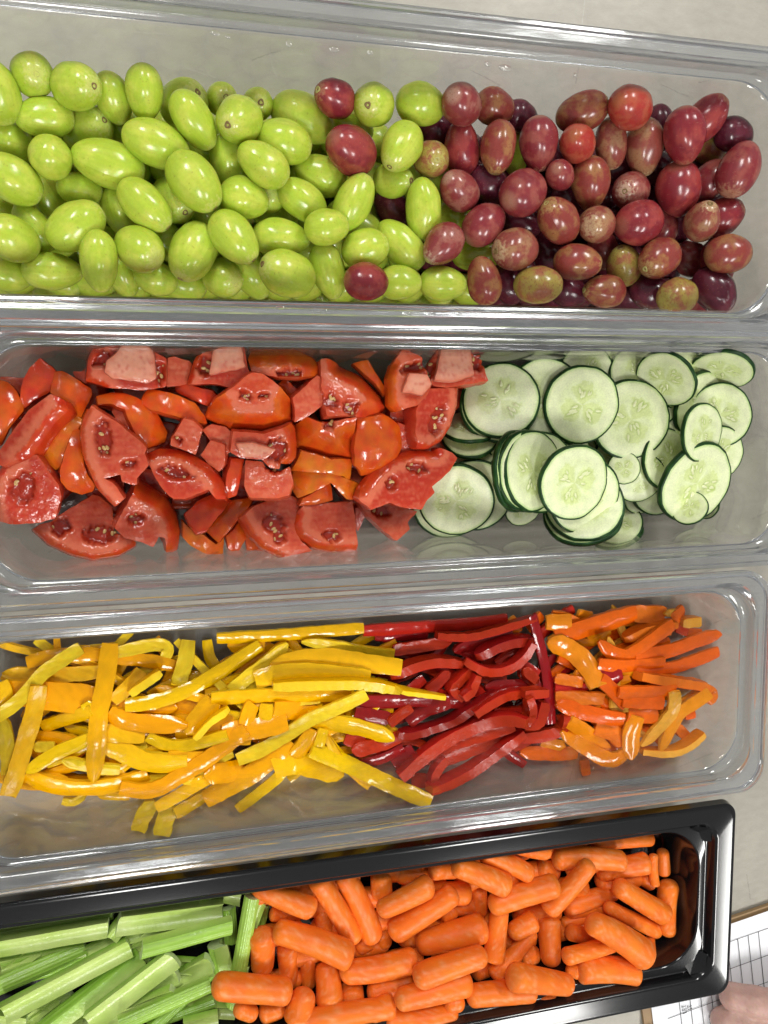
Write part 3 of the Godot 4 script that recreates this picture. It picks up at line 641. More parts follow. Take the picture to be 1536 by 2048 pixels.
	[[-54.2, 35.6, 45], [-0.11, 0.08], 19, "f", [-13.3, -14, -4.6, -15.4, 22.4, -15.8, 24, -3, 25.4, 19, 6.8, 18.5, -6.2, 14.8, -17.2, 6.5, -19.6, -2.3, -17.7, -8.2], 4, 9, 5.2, [[7, 7.6, 6, 3.4, 0.2]], [], "p", "pinkish tomato chunk with seed pockets, ninth from left in fifth row"],
	[[-100.9, 66, -36.5], [-0.05, -0.13], 19, "f", [-1.3, -20.5, 6.4, -19.8, 18.6, -10.5, 25.5, -1.8, 25.6, 10.8, 17.9, 15.4, 6.9, 17.2, -13.2, 15.7, -27.5, 8.2, -25.7, 2.5, -22.5, -4.4, -10.7, -12.8], 3, 9, 12.5, [[-4.5, -5.9, 3.5, 2.3, 0.3], [6.8, -5.8, 3.1, 2, 0]], [], "o", "orange red tomato chunk with seed pockets, sixth from left in second row"],
	[[-36, 61.1, -45.6], [-0.1, 0.15], 19, "f", [-20.4, -20.6, -16.3, -21.4, -5, -19.1, 9.8, -12, 21.4, 0.2, 25.5, 8.3, 21.2, 14, 14.4, 17.2, 8.5, 16.3, -18.8, 16.1, -19.3, 1.6, -20.9, -0.7], 2, 7, 12.2, [[0.2, 11.4, 6.5, 4.1, 0.3], [-15.3, 5.7, 4.1, 4.1, 0]], [], "p", "pinkish tomato chunk with seed pockets, eighth from left in second row"],
	[[-141.6, 62.8, 8.1], [0.09, 0.15], 19, "f", [-26.4, -16.6, -18.9, -19.6, -7.7, -19, 0.4, -16.1, 11.5, -8.8, 18.9, 0.8, 21.6, 11.2, 21.5, 13.4, 15.7, 13.4, 11.7, 7.3, 5.5, 9.5, -3, 12.7, -10.5, 12.4, -17.7, 4.4, -22.5, -5], 0, 7, 5.9, [[-8.3, -4.6, 8.6, 3.5, 0.3]], [], "r", "red tomato chunk with seed pockets, fourth from left in fourth row"],
	[[7.1, 54.2, 13.9], [-0.1, 0.03], 19, "f", [-38.2, 6.1, -27.7, -6.6, -15.5, -15.6, 0.3, -19.9, 15.8, -19.1, 18.9, -21.6, 27.9, -18, 31.9, -13.6, 26.9, -6, 17.9, 1.4, 12.5, 5.6, 14.3, 9, 8.9, 14.4, 4.4, 20.3, -8.9, 18.5, -17.6, 14.8, -31.5, 18.9, -40.4, 11.4], 0, 4, 5.1, [[2.9, -8.4, 6.8, 3.4, 0.2], [-16.6, 2.1, 3.4, 4.2, 0]], [], "r", "red tomato chunk with seed pockets, tenth from left in fourth row"],
	[[-184.1, 67.6, -4.4], [0, -0.08], 19, "f", [-11.7, -32.8, -4.2, -27.2, 4.8, -20.3, 13.8, -11.9, 18.3, -7.3, 17, -3.5, 18.9, 3.4, 15.1, 7.8, 11.3, 11.5, 11.4, 15.4, 7.5, 14.9, 2.8, 13.2, 2, 9, -7.5, 11, -2.2, 13.8, 3.8, 23.9, -2.3, 29.2, -11.4, 18.4, -16.4, 5.5, -19.1, -4.3, -19.6, -15.5, -17.7, -24.3, -14.6, -29.8], 16, 22, 2.3, [[-6.6, -13, 4.2, 9.1, 0], [8, 2.7, 4.2, 2.4, -0.3]], [], "p", "pinkish tomato chunk with seed pockets, third from left in fourth row"],
	[[-237.2, 18, -39.8], [0, 0], 13.5, "f", [20.2, 13.4, 6.3, 13.9, -6.4, 7.9, -14.9, -3.1, -17.4, -16.9, 12.2, -15.2], 0, 4, 4, [], [], "r", "tomato chunk buried at the bottom of the tomato pile"],
	[[-237.2, 30, -39.8], [0, 0], 13.5, "f", [20.2, 13.4, 6.3, 13.9, -6.4, 7.9, -14.9, -3.1, -17.4, -16.9, 12.2, -15.2], 0, 4, 4, [], [], "r", "tomato chunk buried at the bottom of the tomato pile"],
	[[-235.1, 18, -11.3], [0, 0], 13.5, "f", [-13.2, -18.7, -0.8, -14.4, 8.3, -4.8, 12.1, 7.9, 9.6, 20.8, -16, 9.2], 0, 4, 4, [], [], "r", "tomato chunk buried at the bottom of the tomato pile"],
	[[-235.1, 30, -11.3], [0, 0], 13.5, "f", [-13.2, -18.7, -0.8, -14.4, 8.3, -4.8, 12.1, 7.9, 9.6, 20.8, -16, 9.2], 0, 4, 4, [], [], "r", "tomato chunk buried at the bottom of the tomato pile"],
	[[-236.6, 18, 16.1], [0, 0], 13.5, "f", [23.2, -4.8, 13.9, 5.2, 1.1, 9.9, -12.4, 8.2, -23.6, 0.5, -2.2, -18.9], 0, 4, 4, [], [], "r", "tomato chunk buried at the bottom of the tomato pile"],
	[[-201.5, 18, -44.1], [0, 0], 13.5, "f", [2.2, -22, 8.6, -11, 9.1, 1.8, 3.8, 13.4, -6.2, 21.2, -17.5, -3.4], 0, 4, 4, [], [], "r", "tomato chunk buried at the bottom of the tomato pile"],
	[[-201.5, 30, -44.1], [0, 0], 13.5, "f", [2.2, -22, 8.6, -11, 9.1, 1.8, 3.8, 13.4, -6.2, 21.2, -17.5, -3.4], 0, 4, 4, [], [], "r", "tomato chunk buried at the bottom of the tomato pile"],
	[[-201.7, 18, -13.2], [0, 0], 13.5, "f", [-23, -2.2, -11.5, -8.9, 1.8, -9.5, 13.9, -4.1, 22.2, 6.4, -3.4, 18.3], 0, 4, 4, [], [], "r", "tomato chunk buried at the bottom of the tomato pile"],
	[[-201.7, 30, -13.2], [0, 0], 13.5, "f", [-23, -2.2, -11.5, -8.9, 1.8, -9.5, 13.9, -4.1, 22.2, 6.4, -3.4, 18.3], 0, 4, 4, [], [], "r", "tomato chunk buried at the bottom of the tomato pile"],
	[[-200.2, 18, 16.6], [0, 0], 13.5, "f", [10.5, 19.4, -0.9, 13.8, -8.5, 3.6, -10.6, -8.9, -6.8, -21, 16.3, -7], 0, 4, 4, [], [], "r", "tomato chunk buried at the bottom of the tomato pile"],
	[[-168.4, 18, -44.1], [0, 0], 13.5, "f", [23.1, 7.8, 9.6, 11.9, -4.2, 9.4, -15.3, 0.8, -21.3, -11.9, 8, -17.9], 0, 4, 4, [], [], "r", "tomato chunk buried at the bottom of the tomato pile"],
	[[-168.4, 30, -44.1], [0, 0], 13.5, "f", [23.1, 7.8, 9.6, 11.9, -4.2, 9.4, -15.3, 0.8, -21.3, -11.9, 8, -17.9], 0, 4, 4, [], [], "r", "tomato chunk buried at the bottom of the tomato pile"],
	[[-163.3, 18, -13.9], [0, 0], 13.5, "f", [18.6, -11.6, 13.8, 0, 4.2, 8.2, -8.1, 11.1, -20.4, 8, -8, -15.7], 0, 4, 4, [], [], "r", "tomato chunk buried at the bottom of the tomato pile"],
	[[-163.3, 30, -13.9], [0, 0], 13.5, "f", [18.6, -11.6, 13.8, 0, 4.2, 8.2, -8.1, 11.1, -20.4, 8, -8, -15.7], 0, 4, 4, [], [], "r", "tomato chunk buried at the bottom of the tomato pile"],
	[[-165.4, 18, 19.7], [0, 0], 13.5, "f", [19.5, -12.5, 14.5, -0.1, 4.5, 8.6, -8.5, 11.8, -21.4, 8.7, -8.5, -16.5], 0, 4, 4, [], [], "r", "tomato chunk buried at the bottom of the tomato pile"],
	[[-137, 18, -41.9], [0, 0], 13.5, "f", [-24.1, -4, -11.5, -10.2, 2.6, -9.9, 15, -3.3, 23, 8.3, -5, 19], 0, 4, 4, [], [], "r", "tomato chunk buried at the bottom of the tomato pile"],
	[[-137, 30, -41.9], [0, 0], 13.5, "f", [-24.1, -4, -11.5, -10.2, 2.6, -9.9, 15, -3.3, 23, 8.3, -5, 19], 0, 4, 4, [], [], "r", "tomato chunk buried at the bottom of the tomato pile"],
	[[-134.9, 18, -10.2], [0, 0], 13.5, "f", [1, -24.2, 8.6, -12.5, 10.1, 1.4, 5, 14.4, -5.4, 23.6, -19.3, -2.6], 0, 4, 4, [], [], "r", "tomato chunk buried at the bottom of the tomato pile"],
	[[-134.9, 30, -10.2], [0, 0], 13.5, "f", [1, -24.2, 8.6, -12.5, 10.1, 1.4, 5, 14.4, -5.4, 23.6, -19.3, -2.6], 0, 4, 4, [], [], "r", "tomato chunk buried at the bottom of the tomato pile"],
	[[-137, 18, 17.8], [0, 0], 13.5, "f", [15.2, -16.7, 13.6, -3.8, 6.4, 7, -5, 13.2, -18, 13.6, -12.2, -13.4], 0, 4, 4, [], [], "r", "tomato chunk buried at the bottom of the tomato pile"],
	[[-96.5, 18, -41.7], [0, 0], 13.5, "f", [-12.6, -19, -0.3, -14.3, 8.4, -4.5, 11.8, 8.2, 8.9, 21, -16.2, 8.7], 0, 4, 4, [], [], "r", "tomato chunk buried at the bottom of the tomato pile"],
	[[-96.5, 30, -41.7], [0, 0], 13.5, "f", [-12.6, -19, -0.3, -14.3, 8.4, -4.5, 11.8, 8.2, 8.9, 21, -16.2, 8.7], 0, 4, 4, [], [], "r", "tomato chunk buried at the bottom of the tomato pile"],
	[[-102.8, 18, -14.5], [0, 0], 13.5, "f", [22.1, -0.3, 11.8, 7.2, -0.7, 9.2, -12.8, 5.3, -21.7, -3.8, 1.4, -17.7], 0, 4, 4, [], [], "r", "tomato chunk buried at the bottom of the tomato pile"],
	[[-102.8, 30, -14.5], [0, 0], 13.5, "f", [22.1, -0.3, 11.8, 7.2, -0.7, 9.2, -12.8, 5.3, -21.7, -3.8, 1.4, -17.7], 0, 4, 4, [], [], "r", "tomato chunk buried at the bottom of the tomato pile"],
	[[-95.3, 18, 18.8], [0, 0], 13.5, "f", [-6.8, -22.1, 3.8, -14, 9.5, -2, 9.1, 11.3, 2.6, 22.9, -18.2, 3.8], 0, 4, 4, [], [], "r", "tomato chunk buried at the bottom of the tomato pile"],
	[[-63.9, 18, -40.1], [0, 0], 13.5, "f", [9.3, -22.4, 12.4, -8.8, 9, 4.8, -0.2, 15.2, -13.2, 20.3, -17.2, -9.1], 0, 4, 4, [], [], "r", "tomato chunk buried at the bottom of the tomato pile"],
	[[-63.9, 30, -40.1], [0, 0], 13.5, "f", [9.3, -22.4, 12.4, -8.8, 9, 4.8, -0.2, 15.2, -13.2, 20.3, -17.2, -9.1], 0, 4, 4, [], [], "r", "tomato chunk buried at the bottom of the tomato pile"],
	[[-62.4, 18, -14.4], [0, 0], 13.5, "f", [0.4, 21.4, -7, 11.5, -8.9, -0.7, -5.2, -12.4, 3.6, -21.1, 17.1, 1.3], 0, 4, 4, [], [], "r", "tomato chunk buried at the bottom of the tomato pile"],
	[[-62.4, 30, -14.4], [0, 0], 13.5, "f", [0.4, 21.4, -7, 11.5, -8.9, -0.7, -5.2, -12.4, 3.6, -21.1, 17.1, 1.3], 0, 4, 4, [], [], "r", "tomato chunk buried at the bottom of the tomato pile"],
	[[-64.6, 18, 19.8], [0, 0], 13.5, "f", [20.2, -8.3, 13.5, 2.3, 2.7, 8.8, -9.9, 9.5, -21.4, 4.5, -5.2, -16.8], 0, 4, 4, [], [], "r", "tomato chunk buried at the bottom of the tomato pile"],
	[[-32.1, 18, -43.5], [0, 0], 13.5, "f", [-9.4, -20.3, 1.8, -13.9, 8.9, -3.1, 10.2, 9.7, 5.5, 21.7, -17, 6], 0, 4, 4, [], [], "r", "tomato chunk buried at the bottom of the tomato pile"],
	[[-32.1, 30, -43.5], [0, 0], 13.5, "f", [-9.4, -20.3, 1.8, -13.9, 8.9, -3.1, 10.2, 9.7, 5.5, 21.7, -17, 6], 0, 4, 4, [], [], "r", "tomato chunk buried at the bottom of the tomato pile"],
	[[-29.9, 18, -12], [0, 0], 13.5, "f", [-23.9, 4.6, -14.2, -5.5, -1, -10.2, 12.9, -8.2, 24.3, -0.1, 1.9, 19.5], 0, 4, 4, [], [], "r", "tomato chunk buried at the bottom of the tomato pile"],
	[[-29.9, 30, -12], [0, 0], 13.5, "f", [-23.9, 4.6, -14.2, -5.5, -1, -10.2, 12.9, -8.2, 24.3, -0.1, 1.9, 19.5], 0, 4, 4, [], [], "r", "tomato chunk buried at the bottom of the tomato pile"],
	[[-27.5, 18, 15.7], [0, 0], 13.5, "f", [-2.9, -22.2, 5.9, -12.7, 9.4, -0.3, 6.8, 12.3, -1.3, 22.3, -18, 0.6], 0, 4, 4, [], [], "r", "tomato chunk buried at the bottom of the tomato pile"],
	[[-0.2, 18, -42.7], [0, 0], 13.5, "f", [-19.4, 14.7, -15.3, 1.3, -5.4, -8.7, 7.9, -13.1, 21.8, -10.9, 10.4, 16.6], 0, 4, 4, [], [], "r", "tomato chunk buried at the bottom of the tomato pile"],
	[[-0.2, 30, -42.7], [0, 0], 13.5, "f", [-19.4, 14.7, -15.3, 1.3, -5.4, -8.7, 7.9, -13.1, 21.8, -10.9, 10.4, 16.6], 0, 4, 4, [], [], "r", "tomato chunk buried at the bottom of the tomato pile"],
	[[2, 18, -14.9], [0, 0], 13.5, "f", [-0.6, -21.6, 6.9, -11.7, 9.1, 0.6, 5.3, 12.5, -3.4, 21.3, -17.3, -1.1], 0, 4, 4, [], [], "r", "tomato chunk buried at the bottom of the tomato pile"],
	[[2, 30, -14.9], [0, 0], 13.5, "f", [-0.6, -21.6, 6.9, -11.7, 9.1, 0.6, 5.3, 12.5, -3.4, 21.3, -17.3, -1.1], 0, 4, 4, [], [], "r", "tomato chunk buried at the bottom of the tomato pile"],
	[[2.8, 18, 20.1], [0, 0], 13.5, "f", [-18.4, 13.2, -14.2, 0.9, -4.8, -8.2, 7.7, -12, 20.6, -9.6, 9.2, 15.8], 0, 4, 4, [], [], "r", "tomato chunk buried at the bottom of the tomato pile"],
	[[39.4, 18, -44.9], [0, 0], 13.5, "f", [-21.8, 5.8, -13.5, -4.2, -1.6, -9.4, 11.4, -8.4, 22.5, -1.7, 3, 17.9], 0, 4, 4, [], [], "r", "tomato chunk buried at the bottom of the tomato pile"],
	[[40.9, 18, -10.2], [0, 0], 13.5, "f", [20.3, -8, 13.5, 2.6, 2.6, 8.8, -10, 9.4, -21.5, 4.1, -4.9, -16.9], 0, 4, 4, [], [], "r", "tomato chunk buried at the bottom of the tomato pile"],
	[[36.6, 18, 19.2], [0, 0], 13.5, "f", [4.4, 22, -5, 13.2, -9.4, 1, -7.7, -11.8, -0.3, -22.4, 17.9, -1.9], 0, 4, 4, [], [], "r", "tomato chunk buried at the bottom of the tomato pile"],
]

func near_edge(p: Vector2, poly: PackedVector2Array, ok: PackedByteArray, only := false) -> float:
	var best := 1e9
	for i in poly.size():
		if only and not ok[i]: continue
		var q := Geometry2D.get_closest_point_to_segment(p, poly[i], poly[(i + 1) % poly.size()])
		best = minf(best, p.distance_to(q))
	return best

func slab(o: Node3D, flat: Array, th: float, kind: String, s0: int, s1: int, band: float, cav: Array, tone: String, sd: int, part_skin: String, part_flesh: String) -> void:
	var raw := PackedVector2Array()
	for k in range(0, flat.size(), 2): raw.append(Vector2(flat[k], flat[k + 1]))
	var nr := raw.size()
	# round the corners a little and resample
	var poly := PackedVector2Array()
	var skin := PackedByteArray()
	for i in nr:
		var a := raw[i]
		var b := raw[(i + 1) % nr]
		var is_skin := s0 >= 0 and i >= s0 and i < s1
		var cut := minf(0.8, a.distance_to(b) * 0.2)
		var d := (b - a).normalized()
		var p0 := a + d * cut
		var p1 := b - d * cut
		var n := maxi(1, int(p0.distance_to(p1) / 2.2))
		for k in n + 1:
			poly.append(p0.lerp(p1, float(k) / n))
			skin.append(1 if is_skin else 0)
		var c := raw[(i + 2) % nr]
		var d2 := (c - b).normalized()
		var p2 := b + d2 * minf(0.8, b.distance_to(c) * 0.2)
		poly.append((p1 + b * 2.0 + p2) / 4.0)
		skin.append(1 if is_skin else 0)
	var wob := noise(0.12, sd, 2)
	var fine := noise(0.45, sd + 9, 3)
	var streak := noise(0.09, sd + 5, 2)
	var nb := poly.size()
	var mid := Vector2.ZERO
	for p in poly: mid += p / nb
	var rad := 0.0
	for p in poly: rad = maxf(rad, p.distance_to(mid))
	for i in nb: poly[i] += Vector2(wob.get_noise_2d(poly[i].x, poly[i].y), wob.get_noise_2d(poly[i].y + 50, poly[i].x)) * (0.25 if skin[i] else 0.5)
	var pts := poly.duplicate()
	var lo := poly[0]
	var hi := poly[0]
	for p in poly:
		lo = lo.min(p)
		hi = hi.max(p)
	var st := 1.7
	var y := lo.y
	var odd := 0
	while y < hi.y:
		var x := lo.x + (odd % 2) * st * 0.5
		while x < hi.x:
			var p := Vector2(x + wob.get_noise_2d(x * 9, y * 9) * 0.5, y)
			if Geometry2D.is_point_in_polygon(p, poly) and near_edge(p, poly, skin) > 1.1: pts.append(p)
			x += st
		y += st
		odd += 1
	var tris := Geometry2D.triangulate_delaunay(pts)
	var is_dome := kind == "s"
	var has_skin := s0 >= 0
	var hgt := PackedFloat32Array()
	var col := PackedColorArray()
	var on_skin := PackedByteArray()
	var cs: Vector3 = {"r": Vector3(.57, .05, .014), "p": Vector3(.60, .065, .014), "o": Vector3(.63, .088, .010), "a": Vector3(.64, .135, .012)}[tone]
	var cf: Vector3 = {"r": Vector3(.52, .05, .02), "p": Vector3(.62, .105, .048), "o": Vector3(.60, .09, .028), "a": Vector3(.64, .15, .05), "c": Vector3(.74, .33, .22)}[tone if part_flesh != "core" else "c"]
	var seeds := []
	for i in pts.size():
		var p := pts[i]
		var de := 0.0 if i < nb else near_edge(p, poly, skin)
		var ds := near_edge(p, poly, skin, true) if has_skin else 1e9
		var h := -0.35 * pow(clampf(1.0 - de / 1.6, 0, 1), 2.0)
		h += 0.13 * fine.get_noise_2d(p.x, p.y) + 0.35 * wob.get_noise_2d(p.x, p.y)
		var sk := is_dome
		if is_dome:
			var R := 34.0
			var q := (p - mid).length()
			h += sqrt(maxf(R * R - q * q, 1.0)) - R + 1.5
			h -= 0.12 * fine.get_noise_2d(p.x, p.y)
		elif ds < band:
			var t := 1.0 - ds / band
			h -= band * 0.75 * t * t + 0.25 * band * t
			sk = true
		var gel := 0.0
		for ci in cav.size():
			var c: Array = cav[ci]
			var l := (p - Vector2(c[0], c[1])).rotated(-c[4])
			var q := Vector2(l.x / c[2], l.y / c[3]).length() * 0.8 + 0.3 * wob.get_noise_2d(p.x * 3.0, p.y * 3.0 + ci * 40)
			var g := smoothstep(1.0, 0.84, q)
			gel = maxf(gel, g)
		if gel > 0.0 and not sk:
			h -= gel * (5.0 + 1.6 * fine.get_noise_2d(p.x * 1.4, p.y * 1.4))
			if gel > 0.9: seeds.append(Vector3(p.x, h, p.y))
		hgt.append(h)
		on_skin.append(1 if sk else 0)
		var c3: Vector3
		if sk:
			c3 = cs * (1.0 + 0.10 * fine.get_noise_2d(p.x * 2.0, p.y * 2.0) + 0.16 * streak.get_noise_2d(p.x, p.y))
			c3.y *= 1.0 + 0.5 * streak.get_noise_2d(p.x + 70, p.y)
		else:
			var v := streak.get_noise_2d(p.x * 0.8, p.y * 4.0) * 0.5 + fine.get_noise_2d(p.x, p.y) * 0.5
			c3 = cf.lerp(Vector3(.70, .24, .13), clampf(v * 1.1, 0, 0.5)).lerp(Vector3(.50, .035, .015), clampf(-v * 1.4, 0, 0.55))
			if has_skin: c3 = Vector3(.67, .15, .078).lerp(c3 * Vector3(.9, .72, .7), smoothstep(3.5, 7.5, ds - band + 2.0 * wob.get_noise_2d(p.x * 2.0, p.y * 2.0)))
			if has_skin or kind == "f": c3 = c3.lerp(Vector3(.64, .10, .04), clampf(1.0 - de / 2.4, 0, 1) * 0.5)
			c3 = c3.lerp(Vector3(.36, .026, .010), gel)
		col.append(vc(c3))
	var sf := Soup.new()
	var ss := Soup.new()
	for i in pts.size():
		var q := Vector3(pts[i].x, hgt[i], pts[i].y) * MM
		sf.add(q, Vector2.ZERO, col[i])
		ss.add(q, Vector2.ZERO, col[i])
	for k in range(0, tris.size(), 3):
		var a := tris[k]
		var b := tris[k + 1]
		var c := tris[k + 2]
		if not Geometry2D.is_point_in_polygon((pts[a] + pts[b] + pts[c]) / 3.0, poly): continue
		var up := (pts[b] - pts[a]).cross(pts[c] - pts[a]) > 0.0   # x right, z down: clockwise seen from above
		var n_skin := on_skin[a] + on_skin[b] + on_skin[c]
		var s := ss if n_skin >= 2 else sf
		if up: s.tri(a, b, c, 1)
		else: s.tri(a, c, b, 1)
	# sides: three rings below the outline, then the underside
	var sign := 1.0 if Geometry2D.is_polygon_clockwise(poly) else -1.0
	var prev := []
	for i in nb: prev.append([i, i])
	var levels := [[0.35, 0.6], [0.75, 0.2], [1.0, -0.8]]
	for lv in levels:
		var cur := []
		for i in nb:
			var t := (poly[(i + 1) % nb] - poly[(i + nb - 1) % nb]).normalized()
			var outw := Vector2(-t.y, t.x) * sign
			if Geometry2D.is_point_in_polygon(poly[i] + outw * 0.3, poly): outw = -outw
			var bulge: float = lv[1] * (2.2 if skin[i] else 1.0)
			var drop: float = -th * lv[0] + (hgt[i] * (1.0 - lv[0]) if skin[i] == 0 else hgt[i] * (1.0 - lv[0]))
			var q := poly[i] + outw * bulge
			var v := Vector3(q.x, minf(drop, hgt[i] - 0.4), q.y) * MM
			var is_s := skin[i] == 1
			var n := fine.get_noise_3d(q.x, drop, q.y)
			var c3 := cs * (1.0 + 0.15 * n) if is_s else cf.lerp(Vector3(.5, .05, .02), clampf(0.25 + 0.6 * n, 0, 0.6))
			cur.append([sf.add(v, Vector2.ZERO, vc(c3)), ss.add(v, Vector2.ZERO, vc(c3))])
		for i in nb:
			var j := (i + 1) % nb
			var w := 1 if skin[i] == 1 and has_skin else 0
			var s := ss if w else sf
			if sign > 0: s.quad(prev[i][w], cur[i][w], cur[j][w], prev[j][w], 2)
			else: s.quad(prev[i][w], prev[j][w], cur[j][w], cur[i][w], 2)
		prev = cur
	var cb := sf.add(Vector3(mid.x, -th, mid.y) * MM, Vector2.ZERO, vc(cf))
	for i in nb:
		if sign > 0: sf.tri(prev[i][0], cb, prev[(i + 1) % nb][0], 3)
		else: sf.tri(prev[i][0], prev[(i + 1) % nb][0], cb, 3)
	part(part_flesh, sf.done(false), veg("tomato_flesh", 0.2, 0.25, 0.0, 0.5), o)
	if ss.t.size() > 0: part(part_skin, ss.done(false), veg("tomato_skin", 0.15), o)
	rng.seed = sd * 3 + 1
	var n_seed := mini(cav.size() * 3, seeds.size() / 4)
	for k in n_seed:
		var p: Vector3 = seeds[rng.randi() % seeds.size()]
		var bs := Basis.from_euler(Vector3(rng.randf_range(-.4, .4), rng.randf() * TAU, 0)).scaled_local(Vector3(1.75, 0.6, 1.1) * 0.001)
		part("seed", shapes["seed"], mats["seed"], o, Transform3D(bs, (p + Vector3(0, 0.35, 0)) * MM))

func tomatoes() -> void:
	var sp := SphereMesh.new()
	sp.radius = 1.0
	sp.height = 2.0
	sp.radial_segments = 10
	sp.rings = 6
	shapes["seed"] = sp
	mats["seed"] = mat(lin(.60, .40, .15), 0.25)
	for i in TOMATOES.size():
		var t: Array = TOMATOES[i]
		var o := thing("tomato_chunk", t[11], "tomato", "tomato chunks in the second pan")
		var nrm := Vector3(-t[1][0], 1.0, -t[1][1]).normalized()
		var x := Vector3(1, t[1][0], 0).normalized()
		o.transform = Transform3D(Basis(x, nrm, x.cross(nrm).normalized()), Vector3(t[0][0], t[0][1], t[0][2]) * MM)
		slab(o, t[4], t[2], t[3], t[5], t[6], t[7], t[8], t[10], 300 + i * 11, "skin", "flesh")
		if t[9].size() > 0:
			var c := Node3D.new()
			c.name = "core"
			o.add_child(c)
			c.position.y = 5.0 * MM
			slab(c, t[9], 6.5, "f", -1, -1, 0.0, [], "p", 900 + i, "skin", "core")

